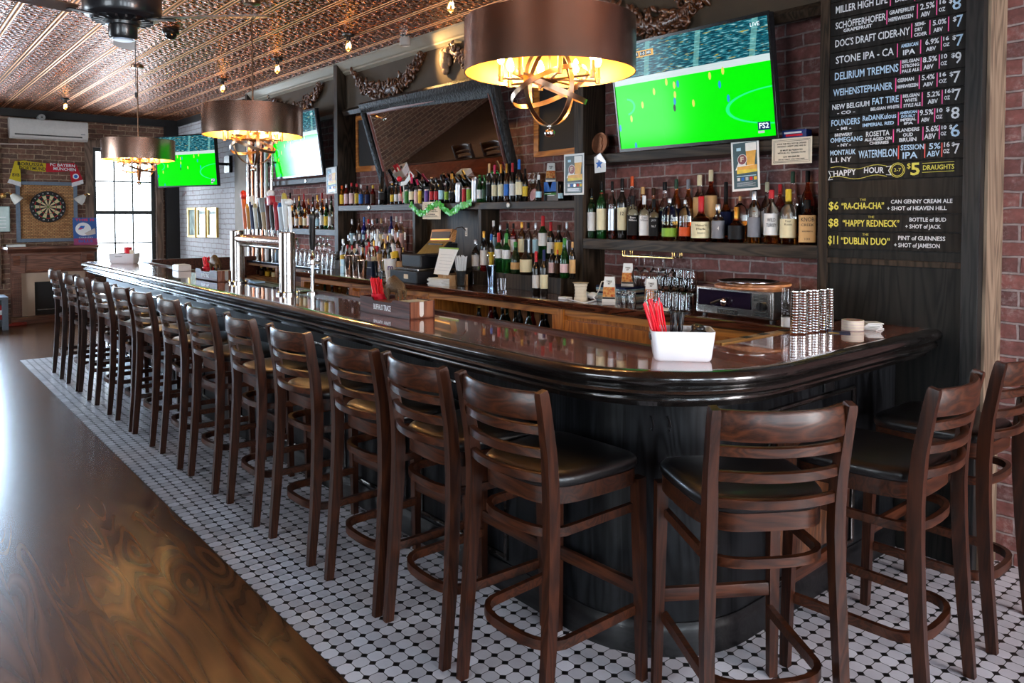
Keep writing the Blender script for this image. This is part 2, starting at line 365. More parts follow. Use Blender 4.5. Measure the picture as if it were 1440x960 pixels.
def tin_mat():
    m, nt, b = nodes('pressed_copper_tin'); setp(b, metal=1, rough=.3)
    tc = N(nt, 'ShaderNodeTexCoord'); sp = N(nt, 'ShaderNodeSeparateXYZ'); L(nt, tc.outputs['Object'], sp.inputs[0])
    P0 = .3
    X = math_n(nt, 'DIVIDE', math_n(nt, 'SUBTRACT', sp.outputs[0], .877), P0); Y = math_n(nt, 'DIVIDE', sp.outputs[1], P0)
    fx, fy = math_n(nt, 'FRACT', X), math_n(nt, 'FRACT', Y)
    ex = math_n(nt, 'MINIMUM', fx, math_n(nt, 'SUBTRACT', 1.0, fx))
    # double bead along each strip edge
    rib = math_n(nt, 'SUBTRACT', 1.0, math_n(nt, 'MINIMUM', math_n(nt, 'DIVIDE', math_n(nt, 'ABSOLUTE', math_n(nt, 'SUBTRACT', ex, .05)), .04), 1.0))
    u, v = math_n(nt, 'SUBTRACT', fx, .5), math_n(nt, 'SUBTRACT', math_n(nt, 'FRACT', math_n(nt, 'MULTIPLY', Y, 2)), .5)
    # leaf scrolls: rosettes and petals on a repeating cell
    r = math_n(nt, 'SQRT', math_n(nt, 'ADD', math_n(nt, 'MULTIPLY', u, math_n(nt, 'MULTIPLY', u, 2.6)), math_n(nt, 'MULTIPLY', v, v)))
    an = math_n(nt, 'ARCTAN2', v, u)
    pet = math_n(nt, 'MULTIPLY', math_n(nt, 'SINE', math_n(nt, 'ADD', math_n(nt, 'MULTIPLY', an, 6), math_n(nt, 'MULTIPLY', r, 7))), math_n(nt, 'SINE', math_n(nt, 'MULTIPLY', r, 15)))
    s2 = math_n(nt, 'MULTIPLY', math_n(nt, 'SINE', math_n(nt, 'MULTIPLY', X, 2 * PI * 3)), math_n(nt, 'SINE', math_n(nt, 'MULTIPLY', Y, 2 * PI * 4)))
    inner = math_n(nt, 'GREATER_THAN', ex, .10)
    vo = N(nt, 'ShaderNodeTexVoronoi', Scale=30); L(nt, tc.outputs['Object'], vo.inputs['Vector'])
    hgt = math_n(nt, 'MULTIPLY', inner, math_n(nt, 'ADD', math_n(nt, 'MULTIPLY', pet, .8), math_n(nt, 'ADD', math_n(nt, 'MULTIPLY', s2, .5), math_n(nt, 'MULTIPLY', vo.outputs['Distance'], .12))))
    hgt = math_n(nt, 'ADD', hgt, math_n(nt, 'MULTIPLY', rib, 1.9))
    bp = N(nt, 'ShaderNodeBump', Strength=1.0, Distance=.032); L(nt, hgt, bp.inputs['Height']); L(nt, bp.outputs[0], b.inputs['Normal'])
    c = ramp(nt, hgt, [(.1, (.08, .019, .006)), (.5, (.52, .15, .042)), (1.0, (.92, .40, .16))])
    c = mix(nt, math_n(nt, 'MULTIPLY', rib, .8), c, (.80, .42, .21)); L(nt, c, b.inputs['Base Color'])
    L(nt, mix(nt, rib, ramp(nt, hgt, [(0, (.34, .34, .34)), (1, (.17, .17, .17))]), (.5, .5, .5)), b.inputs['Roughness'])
    return m
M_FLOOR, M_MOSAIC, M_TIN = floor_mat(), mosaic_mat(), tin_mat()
XT, YT = 1.2, 9.83
f = MB(); f.prism([(X_L, Y_N), (XT, Y_N), (XT, YT), (X_R, YT), (X_R, Y_F), (X_L, Y_F)], -.1, 0); struct(f, 'floor', M_FLOOR)
f = MB(); f.box((XT, Y_N, -.1), (X_R + .2, YT, .0015)); struct(f, 'floor_mosaic', M_MOSAIC)
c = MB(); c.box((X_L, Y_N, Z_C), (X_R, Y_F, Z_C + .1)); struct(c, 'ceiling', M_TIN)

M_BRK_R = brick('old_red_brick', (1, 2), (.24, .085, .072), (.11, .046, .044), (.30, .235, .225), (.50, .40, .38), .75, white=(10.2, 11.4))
M_BRK_F = brick('old_brown_brick', (0, 2), (.20, .095, .062), (.10, .055, .042), (.38, .27, .18), (.50, .36, .24), .6)
M_BRK_L = brick('old_tan_brick', (1, 2), (.16, .085, .055), (.10, .05, .035), (.38, .30, .22), (.4, .3, .2), .5)
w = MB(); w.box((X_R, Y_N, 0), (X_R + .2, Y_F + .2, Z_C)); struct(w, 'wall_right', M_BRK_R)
def wall_with(name, axis, pos, thick, lo, hi, holes, mat):
    """a wall along one axis with rectangular window openings (a, b, z0, z1)"""
    w = MB()
    def bx(a, b, z0, z1):
        if b - a < 1e-4 or z1 - z0 < 1e-4: return
        if axis == 'X': w.box((a, pos, z0), (b, pos + thick, z1))
        else: w.box((pos, a, z0), (pos + thick, b, z1))
    p = lo
    for a, b, z0, z1 in holes:
        bx(p, a, 0, Z_C); bx(a, b, 0, z0); bx(a, b, z1, Z_C); p = b
    bx(p, hi, 0, Z_C)
    bmesh.ops.remove_doubles(w.bm, verts=w.bm.verts[:], dist=1e-5)
    return struct(w, name, mat)
W1 = (2.66, 3.58, .62, 2.66); W2 = (.24, 1.32, .62, 2.5)
wall_with('wall_far', 'X', Y_F, .25, X_L - .2, X_R + .2, [W2, W1], M_BRK_F)
W3 = (8.3, 10.9, .6, 2.7); W4 = (0.0, 2.4, .6, 2.7)
wall_with('wall_left', 'Y', X_L, -.2, Y_N - .2, Y_F + .2, [W4, W3], M_BRK_L)
W5 = (-1.9, -.9, .5, 2.8); W7 = (-.25, .75, .5, 2.8); W8 = (1.15, 2.15, .5, 2.8); W6 = (2.6, 3.7, .4, 2.6)
wall_with('wall_near', 'X', Y_N, -.2, X_L - .2, X_R + .2, [W5, W7, W8, W6], M_BRK_F)

M_WFRAME = pm('dark_green_grey_paint', (.025, .030, .030), .5, .1)
M_TRIMBRN = wood('brown_window_casing', (.09, .05, .03), (.20, .12, .08), 'Z', 1, .6, .1)
def window(n, axis, pos, hole, sash=True, cols=3, rows=2):
    """sash window with muntins; glass in the panes"""
    a, b, z0, z1 = hole; fr = MB()
    def bx(m, u0, u1, v0, v1, d0, d1):
        if axis == 'X': m.box((u0, pos + d0, v0), (u1, pos + d1, v1))
        else: m.box((pos - d0, u0, v0), (pos - d1, u1, v1))
    t = .055
    bx(fr, a, a + t, z0, z1, .05, .16); bx(fr, b - t, b, z0, z1, .05, .16); bx(fr, a + t, b - t, z1 - t, z1, .05, .16); bx(fr, a + t, b - t, z0, z0 + .07, .05, .16)
    zm = (z0 + z1) / 2 - .0
    bx(fr, a + t, b - t, zm - .03, zm + .03, .06, .15)
    for k in range(1, cols):
        x = a + t + (b - a - 2 * t) * k / cols; bx(fr, x - .011, x + .011, z0 + .07, zm - .03, .09, .115); bx(fr, x - .011, x + .011, zm + .03, z1 - t, .09, .115)
    for lo, hi in ((z0 + .07, zm - .03), (zm + .03, z1 - t)):
        for k in range(1, rows):
            z = lo + (hi - lo) * k / rows; bx(fr, a + t, b - t, z - .011, z + .011, .092, .113)
    o = struct(fr, 'window_%d' % n, M_WFRAME)
    g = MB(); bx(g, a + t, b - t, z0 + .07, z1 - t, .100, .104); struct(g, 'pane', pm_clear, parent=o)
    ca = MB(); cw = .11
    for u0, u1, v0, v1 in ((a - cw, a, z0 - .05, z1 + cw), (b, b + cw, z0 - .05, z1 + cw), (a, b, z1, z1 + cw), (a, b, z0 - .06, z0)):
        bx(ca, u0, u1, v0, v1, -.035, .03)
    struct(ca, 'casing', M_TRIMBRN, parent=o)
    return o
def clear_mat():
    m = bpy.data.materials.new('window_glass'); m.use_nodes = True; nt = m.node_tree; nt.nodes.remove(nt.nodes['Principled BSDF'])
    tr = N(nt, 'ShaderNodeBsdfTransparent'); gl = N(nt, 'ShaderNodeBsdfGlossy', Roughness=.02); fr = N(nt, 'ShaderNodeFresnel', IOR=1.3)
    ms = N(nt, 'ShaderNodeMixShader'); L(nt, fr.outputs[0], ms.inputs[0]); L(nt, tr.outputs[0], ms.inputs[1]); L(nt, gl.outputs[0], ms.inputs[2])
    L(nt, ms.outputs[0], nt.nodes['Material Output'].inputs['Surface']); return m
pm_clear = clear_mat()
window(1, 'X', Y_F, W1); window(2, 'X', Y_F, W2)
window(3, 'Y', X_L, W3, cols=4); window(4, 'Y', X_L, W4, cols=4); window(5, 'X', Y_N - .2, W5, cols=2); window(7, 'X', Y_N - .2, W7, cols=2); window(8, 'X', Y_N - .2, W8, cols=2); window(6, 'X', Y_N - .2, W6, cols=2)

# trim: black crown under the tin on the far wall, olive frieze over the back bar, pale cornice line
t = MB(); t.box((X_L, Y_F - .10, Z_C - .11), (X_R, Y_F, Z_C)); struct(t, 'trim_1', M_MATT)
M_FRIEZE = pm('olive_plaster', (.050, .034, .019), .8, .12, scale=6)
t = MB(); t.box((3.80, 1.1, 2.66), (X_R, 9.75, Z_C)); struct(t, 'trim_2', M_FRIEZE)
M_CORNICE = pm('pale_silver_paint', (.26, .235, .19), .35, .05)
t = MB(); t.sweep([(3.80, 1.1, 0), (3.80, 9.75, 0)], [(0, 3.04), (-.035, 3.06), (-.035, 3.075), (-.05, 3.085), (-.085, 3.125), (-.10, 3.14), (-.10, 3.158), (0, 3.158)]); struct(t, 'trim_3', M_CORNICE)
t = MB(); t.sweep([(3.80, 1.1, 0), (3.80, 9.75, 0)], [(0, 2.62), (-.03, 2.62), (-.045, 2.66), (-.02, 2.69), (0, 2.69)]); struct(t, 'trim_4', M_POST)
t = MB(); t.box((3.80, 9.75, 0), (X_R, 10.43, Z_C)); struct(t, 'trim_5', pm('grey_beige_plaster', (.30, .25, .21), .8, .1, scale=8))
t = MB(); t.box((3.72, Y_F - .12, 0), (X_R, Y_F, Z_C - .11)); struct(t, 'trim_6', M_MATT)
t = MB(); t.box((X_R - .03, 10.43, Z_C - .1), (X_R, Y_F - .12, Z_C)); struct(t, 'trim_7', M_MATT)
# ================================================================ the bar
def xn(y): return 1.812 - .0047 * (y - 1.9)          # line of the arm rail's nose
BT = 1.062                                            # bar top height
R0 = .64
def bar_path(off, r=R0):
    """outer line of the bar moved outward by off (negative = inward): far wall side, long front, round corner, short end"""
    yf = 9.72 + off; y0 = 1.38 - off; rr = r + off
    pts = [(X_R - .04, yf)]
    xc = xn(9.5) - off
    for k in range(5):
        a = PI/2 + PI/2 * k / 4; pts.append((xc + .12 + (.12 if off <= 0 else .12) * math.cos(a), yf - .12 + .12 * math.sin(a)))
    cx, cy = xn(1.9) - off + rr, y0 + rr
    for y in (7.5, 5, 3.2): pts.append((xn(y) - off, y))
    for k in range(15):
        a = PI + PI/2 * k / 14; pts.append((cx + rr * math.cos(a), cy + rr * math.sin(a)))
    pts.append((3.2, y0)); pts.append((3.713, y0))
    return pts
bar = empty('bar_counter', (2.1, 5, 0), 'long dark U-shaped bar with red-brown polished top and rounded corner', 'bar')
def bpart(mb, name, mats, smooth=30):
    o = mb.build(name, mats, None, smooth); o.parent = bar; o.matrix_parent_inverse = Matrix.Translation((-2.1, -5, 0)); return o
m = MB()
nose = [(-.072, BT - .02), (-.068, BT - .001), (-.056, BT + .003), (-.034, BT + .004), (-.014, BT - .001), (-.003, BT - .012), (0, BT - .026), (-.008, BT - .042), (-.024, BT - .050), (-.031, BT - .055),
        (-.023, BT - .060), (-.018, BT - .072), (-.026, BT - .085), (-.044, BT - .091), (-.051, BT - .095), (-.048, BT - .102), (-.066, BT - .110), (-.073, BT - .126), (-.10, BT - .134), (-.165, BT - .137), (-.20, BT - .137)]
m.sweep([(x, y, 0) for x, y in bar_path(0)], nose); bpart(m, 'armrest_moulding', M_EBONY_Y, 40)
m = MB()
inner = [(3.713, 1.84), (2.315, 1.84), (2.315, 9.20), (X_R - .04, 9.20)]
m.prism(bar_path(-.066) + inner, BT - .05, BT); bpart(m, 'bar_top', M_BARTOP, 0)
m = MB()
pin = [(3.713, 1.80), (2.28, 1.80), (2.28, 9.24), (X_R - .04, 9.24)]
m.prism(bar_path(-.205, .64) + pin, .02, BT - .051); bpart(m, 'bar_front', M_EBONY, 40)
m = MB(); m.sweep([(x, y, 0) for x, y in bar_path(-.205)], [(-.01, 0), (.014, 0), (.014, .085), (.011, .10), (.007, .108), (.006, .122), (-.01, .125)]); bpart(m, 'base_moulding', wood('black_base_moulding', (.002, .002, .0025), (.009, .009, .010), 'Y', 1, .35, .15, spec=.3, crough=.15), 40)
m = MB(); m.sweep([(2.315, 1.84, 0), (2.315, 9.20, 0)], [(-.01, BT - .09), (.028, BT - .09), (.028, BT + .008), (.018, BT + .014), (-.01, BT + .012)]); 
bpart(m, 'drip_rail', M_RAIL, 40)
m = MB(); m.sweep([(2.40, 9.20, 0), (3.88, 9.20, 0)], [(-.02, BT - .20), (.03, BT - .20), (.03, BT + .03), (-.02, BT + .03)]); bpart(m, 'back_splash', M_RAIL, 0)
def panel_frame(M, w, h):
    m = MB(); s = [(0, 0), (.022, 0), (.02, .012), (.012, .016), (.006, .014), (0, .008)]
    pts = [V((-w/2, -h/2, 0)), V((w/2, -h/2, 0)), V((w/2, h/2, 0)), V((-w/2, h/2, 0))]
    m.sweep([M @ p for p in pts], s, True, up=M.to_3x3() @ V((0, 0, 1)))
    return m
M_END = frame_M((2.95, 1.583, .49), (1, 0, 0), (0, 0, 1))
bpart(panel_frame(M_END, .64, .66), 'panel_moulding', M_EBONY_Y, 40)
m = MB(); m.box((2.67, 1.578, .20), (3.23, 1.586, .78)); bpart(m, 'raised_panel', wood('amber_oak_panel', (.05, .016, .006), (.16, .055, .018), 'Z', 1, .35, .5), 0)
for k in range(9):
    yc = 2.75 + k * .78; x = xn(yc) + .203
    M = frame_M((x, yc, .49), (0, -1, 0), (0, 0, 1)); bpart(panel_frame(M, .62, .66), 'panel_moulding', M_EBONY_Y, 40)
# brass-coloured edging and hinge where the flap meets the top
m = MB(); m.box((2.62, 1.80, BT - .001), (3.17, 1.845, BT + .006), bev=.002); bpart(m, 'flap_edge', wood('worn_yellow_oak', (.22, .10, .02), (.55, .30, .08), 'X', 1, .4, .2), 0)
for x in (2.80, 2.93, 3.10):
    m = MB(); m.box((x, 1.805, BT + .005), (x + .05, 1.84, BT + .008)); bpart(m, 'worn_black_stripe', M_MATT, 0)
# bag hooks and outlet under the arm rail
for px, py in ((945, 572), (968, 572)):
    m = MB(); c = at(px, py, Z=.885); c = V((2.055 + (px - 945) * .0016, 1.70 - (px - 945) * .0019, .885)); d = V((-.64, -.77, 0))
    m.tube([c, c + d * .03 + V((0, 0, -.004)), c + d * .045 + V((0, 0, -.02)), c + d * .035 + V((0, 0, -.036)), c + d * .015 + V((0, 0, -.04))], .004, 6)
    bpart(m, 'bag_hook', M_BLACK)
m = MB(); m.box((3.02, 1.572, .845), (3.10, 1.586, .895), bev=.003); o = bpart(m, 'outlet', pm('black_outlet_plastic', (.01, .01, .011), .25), 0)

# ================================================================ bar stools
def post_x(z):
    tb = [(0, -.238), (.25, -.215), (.5, -.198), (.72, -.193), (.85, -.205), (1.0, -.232), (1.06, -.246)]
    for (a, p), (b, q) in zip(tb, tb[1:]):
        if z <= b: return p + (q - p) * (z - a) / (b - a)
    return tb[-1][1]
def outline(kx=1.0, ky=1.0, n=40):
    pts = []
    for k in range(n):
        a = 2 * PI * k / n; c, s = math.cos(a), math.sin(a)
        e = .34 if c > 0 else .62
        x = math.copysign(abs(c) ** e, c); y = math.copysign(abs(s) ** (.36 if c > 0 else .5), s)
        X = .212 * x if x > 0 else .205 * x; wy = .192 + .03 * (X + .2) / .4
        pts.append((X * kx + .008, y * wy * ky))
    return pts
def make_stool():
    root = empty('bar_stool', (0, 0, 0), 'x', 'bar stool')
    for s in (-1, 1):
        m = MB(); zs = [0, .12, .25, .4, .55, .68, .76, .85, .93, 1.0, 1.045, 1.058]
        yy = lambda z: s * (.200 if z < .3 else .200 - .012 * (1 - abs(z - .72) / .42) if z > .3 else .2)
        m.sweep([(post_x(z), yy(z), z) for z in zs], sq(.030, .040), up=(1, 0, 0), scale=[.86, .95, 1, 1.05, 1.08, 1.1, 1.1, 1.02, .97, .93, .9, .8])
        m.build('leg', M_STOOL, root, 50)
        m = MB(); m.sweep([(.222, s * .205, 0), (.214, s * .200, .4), (.206, s * .197, .700)], sq(.034, .036), up=(1, 0, 0), scale=[.84, 1, 1.12]); m.build('leg', M_STOOL, root, 50)
    def slat(z0, z1, bow, th):
        m = MB(); n = 14; h = (z1 - z0) / 2; zc = (z0 + z1) / 2; pts = []
        for k in range(n + 1):
            y = -.188 + .376 * k / n; pts.append((post_x(zc) + .002 - bow * (1 - (y / .188) ** 2), y, zc))
        sec = [(-th/2, -h*.8), (-th*.25, -h), (th*.25, -h), (th/2, -h*.8), (th/2, h*.8), (th*.25, h), (-th*.25, h), (-th/2, h*.8)]
        m.sweep(pts, sec); return m
    slat(.966, 1.052, .052, .020).build('top_rail', M_STOOL_Y, root, 50)
    for z in (.934, .860, .783): slat(z - .0155, z + .0155, .048, .022).build('slat', M_STOOL_Y, root, 50)
    m = MB(); o = outline(); n = len(o)
    lay = [(.97, .737), (1.0, .742), (1.018, .754), (1.012, .767), (.975, .777), (.88, .784), (.7, .788), (.4, .790), (.15, .7905)]
    rings = [[m.bm.verts.new((.008 + (x - .008) * k, y * k, z)) for x, y in o] for k, z in lay]
    for A, B in zip(rings, rings[1:]):
        for i in range(n): m.bm.faces.new((A[i], A[(i+1) % n], B[(i+1) % n], B[i]))
    m.bm.faces.new(rings[0][::-1]); m.bm.faces.new(rings[-1])
    cu = m.build('seat_cushion', M_VINYL, root, 180)
    m = MB(); m.prism(outline(.985, .985), .686, .738); m.build('seat_frame', M_STOOL_Y, root, 40)
    def ring(z, hw, back, front, th, h):
        pts = [(front, -hw - .004, z), (.05, -hw, z), (-.06, -hw + .002, z)]
        for k in range(1, 12):
            a = -PI/2 - PI * k / 12; c, s2 = math.cos(a), math.sin(a)
            pts.append((-.075 + (back + .075) * -1 * math.copysign(abs(c) ** .72, c), hw * math.copysign(abs(s2) ** .72, s2), z))
        pts += [(-.06, hw - .002, z), (.05, hw, z), (front, hw + .004, z)]
        m = MB(); m.sweep(pts, sq(th, h)); return m
    ring(.597, .178, -.196, .198, .018, .028).build('seat_hoop', M_STOOL_Y, root, 50)
    ring(.242, .180, -.205, .206, .020, .032).build('foot_ring', M_STOOL_Y, root, 50)
    m = MB(); m.box((.203, -.185, .290), (.226, .185, .335), bev=.004); m.build('front_stretcher', M_STOOL_Y, root, 30)
    return root
stool0 = make_stool()
LP = [655, 540, 457, 378, 316, 263, 222, 185, 160, 132, 108, 92, 72]
NTH = ['first', 'second', 'third', 'fourth', 'fifth', 'sixth', 'seventh', 'eighth', 'ninth', 'tenth', 'eleventh', 'twelfth', 'thirteenth', 'fourteenth', 'fifteenth', 'sixteenth', 'seventeenth', 'eighteenth', 'nineteenth', 'twentieth', 'twenty-first', 'twenty-second', 'twenty-third', 'twenty-fourth']
GS = 'bar stools along the bar'
def put_stool(x, y, rz, label):
    global stool0
    if stool0 is not None:
        s = stool0; s.location = (x, y, .0015); s.rotation_euler = (0, 0, rz); s['label'] = label; s['group'] = GS; put_stool.proto = s; stool0 = None; return s
    return dup(put_stool.proto, (x, y, .0015), rz, label, GS)
for i, px in enumerate(LP):
    X = 1.505 - .012 * i; Y = at(px, 400, X=X).y - .2
    wob = (.02, -.03, .02, .03, -.03, .02, -.02, .03, 0, .02, -.02, .01, 0)[i]
    lab = 'dark wood ladder-back stool with black seat, %s along the front from the rounded corner' % NTH[i]
    if i == 12: lab = 'dark wood ladder-back stool with black seat, last in the row towards the fireplace'
    put_stool(X + .246, Y + (.035 if i == 0 else 0), wob, lab)
put_stool(2.043, 1.319, math.radians(57), 'dark wood stool with black seat turned to face the rounded bar corner')
put_stool(2.64, .935 + .246, math.radians(92), 'dark wood stool with black seat, middle of three at the short bar end')
put_stool(3.27, .945 + .246, math.radians(90), 'dark wood stool with black seat at short bar end beside the brick wall')

# ================================================================ chandeliers
M_SHADE = pm('brushed_bronze_shade', (.34, .22, .17), .22, .04, metal=1, aniso=.75, scale=6)
_n = M_SHADE.node_tree; _t = N(_n, 'ShaderNodeTangent'); _t.direction_type = 'RADIAL'; _t.axis = 'Z'; L(_n, _t.outputs[0], _n.nodes['Principled BSDF'].inputs['Tangent'])
M_SHADE_IN = pm('gold_shade_lining', (.80, .43, .12), .4, .03, metal=1)
M_BULB = glow('warm_candle_bulb', (1, .56, .19), 240)
M_STRAP = pm('bronze_strap', (.34, .23, .15), .3, .08, metal=1)
def make_chandelier(zc):
    root = empty('chandelier', (0, 0, 0), 'x', 'chandelier')
    m = MB(); r = .352; m.lathe([(r, 2.172), (r + .003, 2.172), (r + .003, 2.385), (r, 2.385)], seg=72); m.build('shade', M_SHADE, root, 50)
    m = MB(); m.lathe([(r - .001, 2.174), (r - .001, 2.384)], seg=72); m.build('shade_lining', M_SHADE_IN, root, 50)
    m = MB(); m.cyl((0, 0, 2.15), (0, 0, zc - .02), .006, seg=10); m.build('rod', M_BRONZE, root)
    m = MB(); m.lathe([(0, zc - .03), (.02, zc - .03), (.06, zc - .022), (.065, zc - .001), (0, zc - .001)], seg=24); m.build('ceiling_canopy', M_BRONZE, root)
    m = MB(); m.lathe([(0, 2.115), (.008, 2.118), (.012, 2.128), (.03, 2.136), (.034, 2.142), (.022, 2.150), (.02, 2.175), (0, 2.178)], seg=20); m.build('hub', M_BRONZE, root)
    for k in range(8):
        a = 2 * PI * (k + .3) / 8; c, s = math.cos(a), math.sin(a); q = .205
        m = MB(); m.cyl((.02 * c, .02 * s, 2.147), (q * c, q * s, 2.147), .005, seg=8); m.cyl((q*c, q*s, 2.135), (q*c, q*s, 2.205), .0105, seg=12); m.cyl((q*c, q*s, 2.155), (q*c, q*s, 2.163), .013, seg=12)
        arm = m.build('arm', M_STRAP, root)
        m = MB(); m.lathe([(0, 2.206), (.009, 2.208), (.016, 2.226), (.015, 2.238), (.006, 2.262), (0, 2.268)], (q*c, q*s, 0), 12); m.build('bulb', M_BULB, arm, 180)
    def hoop(tilt, spin, r, z=2.118):
        m = MB(); M = Matrix.Rotation(spin, 4, 'Z') @ Matrix.Rotation(tilt, 4, 'X'); n = 48; bm = m.bm; ra, rb = [], []
        for k in range(n):
            a = 2 * PI * k / n; 
            for lst, h in ((ra, -.0105), (rb, .0105)):
                lst.append([bm.verts.new(M @ V((rr * math.cos(a), rr * math.sin(a), h)) + V((0, 0, z))) for rr in (r, r - .003)])
        for k in range(n):
            j = (k + 1) % n
            bm.faces.new((ra[k][0], ra[j][0], rb[j][0], rb[k][0])); bm.faces.new((ra[k][1], rb[k][1], rb[j][1], ra[j][1]))
            bm.faces.new((rb[k][0], rb[j][0], rb[j][1], rb[k][1])); bm.faces.new((ra[k][0], ra[k][1], ra[j][1], ra[j][0]))
        m.build('hoop', M_STRAP, root, 50)
    hoop(PI/2, math.radians(10), .160); hoop(PI/2, math.radians(80), .163)
    hoop(math.radians(24), math.radians(30), .166); hoop(math.radians(-24), math.radians(20), .1695)
    m = MB(); m.lathe([(0, 1.962), (.010, 1.960), (.010, 1.951), (.005, 1.947), (.005, 1.944), (.018, 1.938), (.022, 1.927), (.018, 1.914), (0, 1.908)], seg=20); m.build('finial', M_CHROME, root, 180)
    return root
ch = make_chandelier(Z_C)
for i, (px, lab) in enumerate(((773, 'bronze drum chandelier hanging nearest the chalk menu board'), (355, 'bronze drum chandelier hanging in the middle above the beer taps'), (193, 'bronze drum chandelier hanging before the fireplace-end window'))):
    Y = at(px, 100, X=2.17).y
    if i == 0: ch.location = (2.17, Y, 0); ch['label'] = lab; ch['group'] = 'drum chandeliers over the bar'
    else: dup(ch, (2.17, Y, 0), None, lab, 'drum chandeliers over the bar')
# ================================================================ back bar: posts, shelves, counters, cabinets
def pt(root, mb, name, mats, smooth=30):
    """a part whose shape was written in world coordinates, hung under root"""
    o = mb.build(name, mats, None, smooth); o.parent = root; o.matrix_parent_inverse = root.matrix_basis.inverted(); return o
def upd(): bpy.context.view_layer.update()
XB = 3.70
unit = empty('back_bar_shelving', (3.8, 5.6, 0), 'dark stained built-in shelving with tall posts behind the bar', 'shelving')
upd()
for y0, y1, x0 in ((3.66, 3.745, XB), (7.22, 7.30, XB), (9.68, 9.75, XB)):
    m = MB(); m.box((x0, y0, 0), (X_R, y1, 3.155), bev=.004); pt(unit, m, 'post', M_POST, 0)
for y0, y1, z0, z1 in ((3.745, 7.22, 1.635, 1.69), (1.98, 3.66, 1.36, 1.43), (1.98, 3.66, 1.93, 1.99), (7.30, 9.68, 1.945, 2.0), (7.30, 9.68, 1.375, 1.44)):
    m = MB(); m.box((XB + .002, y0, z0), (X_R, y1, z1), bev=.004); pt(unit, m, 'shelf', M_SHELF, 0)
for y in (4.85, 5.82):
    m = MB(); m.box((3.73, y - .02, 1.05), (X_R, y + .02, 1.635)); pt(unit, m, 'divider', M_POST, 0)
m = MB(); m.box((3.86, 4.88, 1.05), (3.90, 5.80, 1.63)); pt(unit, m, 'back_board', M_POST, 0)
m = MB(); m.box((3.80, 7.30, 1.05), (X_R - .01, 7.9, 1.375)); 
for y0, y1 in ((3.75, 4.83), (5.84, 7.21)):
    m.bm.free(); m = MB(); z = (1.157, 1.265) if y0 < 5 else (1.13, 1.24)
    m.box((3.58, y0, 1.051), (3.72, y1, z[0])); m.box((3.72, y0, 1.051), (3.90, y1, z[1])); pt(unit, m, 'bottle_step', M_POST, 0)
# little bottle-cap medallions screwed to the shelf edges
for i, (px, py, col) in enumerate(((519, 291, (.6, .6, .58)), (658, 291, (.45, .2, .17)), (715, 290, (.5, .48, .45)))):
    p = at(px, py, X=XB); m = MB(); m.lathe([(0, 0), (.020, 0), (.020, .004), (.015, .007), (0, .007)], seg=18, M=frame_M((XB, p.y, 1.664), (0, -1, 0), (0, 0, 1)))
    pt(unit, m, 'cap_opener_medallion', pm('medallion_%d' % i, col, .3, metal=.7))
p = at(430, 253, X=XB); m = MB(); m.lathe([(0, 0), (.02, 0), (.02, .004), (.015, .007), (0, .007)], seg=18, M=frame_M((XB, p.y, 1.972), (0, -1, 0), (0, 0, 1))); pt(unit, m, 'cap_opener_medallion', M_STEEL)

def ce(y): return 3.335 - .0465 * (y - 2.1)          # front edge of the back counter
counter = empty('back_counter', (3.5, 4.4, 1.0), 'long dark cherry worktop behind the bar carrying bottles and glasses', 'counter'); upd()
m = MB(); m.prism([(ce(1.85), 1.85), (X_R, 1.85), (X_R, 6.93), (ce(6.93), 6.93)], 1.022, 1.05); pt(counter, m, 'worktop', M_CHERRY, 0)
m = MB(); m.sweep([(ce(6.93), 6.93, 0), (ce(1.85), 1.85, 0)], [(-.012, 1.004), (.004, 1.004), (.010, 1.012), (.012, 1.030), (.014, 1.046), (.008, 1.051), (-.012, 1.051)], up=(0, 0, 1)); pt(counter, m, 'edge_moulding', M_CHERRY, 40)
lc = empty('glassware_counter', (3.7, 8.3, 1.0), 'dark blue-black counter at the tap end holding rows of upturned glasses', 'counter'); upd()
m = MB(); m.box((3.48, 6.935, 1.02), (X_R, 9.675, 1.05), bev=.005); pt(lc, m, 'worktop', pm('blue_black_laminate', (.012, .018, .03), .2), 0)

def cab_frame(y1, y0, x_off=.03):
    """local x runs towards the menu board, y up, z out to the room; origin at floor"""
    a, b = V((ce(y1) + x_off, y1, 0)), V((ce(y0) + x_off, y0, 0))
    return frame_M(a, b - a, (0, 0, 1)), (b - a).length
H_C = 1.003
def open_cabinet(y1, y0, label, stile=.06, back=M_HONEY, zfloor=.72):
    M, w = cab_frame(y1, y0); root = empty('open_cabinet', M.translation, label, 'cabinet', 'wooden cabinets under the back counter'); root.matrix_world = M
    w -= .002
    m = MB(); m.box((0, 0, -.45), (.02, H_C, -.02)); m.box((w - .02, 0, -.45), (w, H_C, -.02)); m.box((.02, 0, -.45), (w - .02, H_C, -.43)); m.box((.02, zfloor - .02, -.43), (w - .02, zfloor, -.02)); m.box((.02, 0, -.06), (w - .02, zfloor - .02, -.04))
    m.build('carcass', M_HONEY_Z, root, 0)
    m = MB(); m.box((0, H_C - .045, -.02), (w, H_C, .004), bev=.003); m.build('top_rail', M_HONEY, root, 0)
    for x in (0, w - stile):
        m = MB(); m.box((x, 0, -.02), (x + stile, H_C - .045, .002), bev=.003); m.build('stile', M_HONEY_Z, root, 0)
    return root, M, w
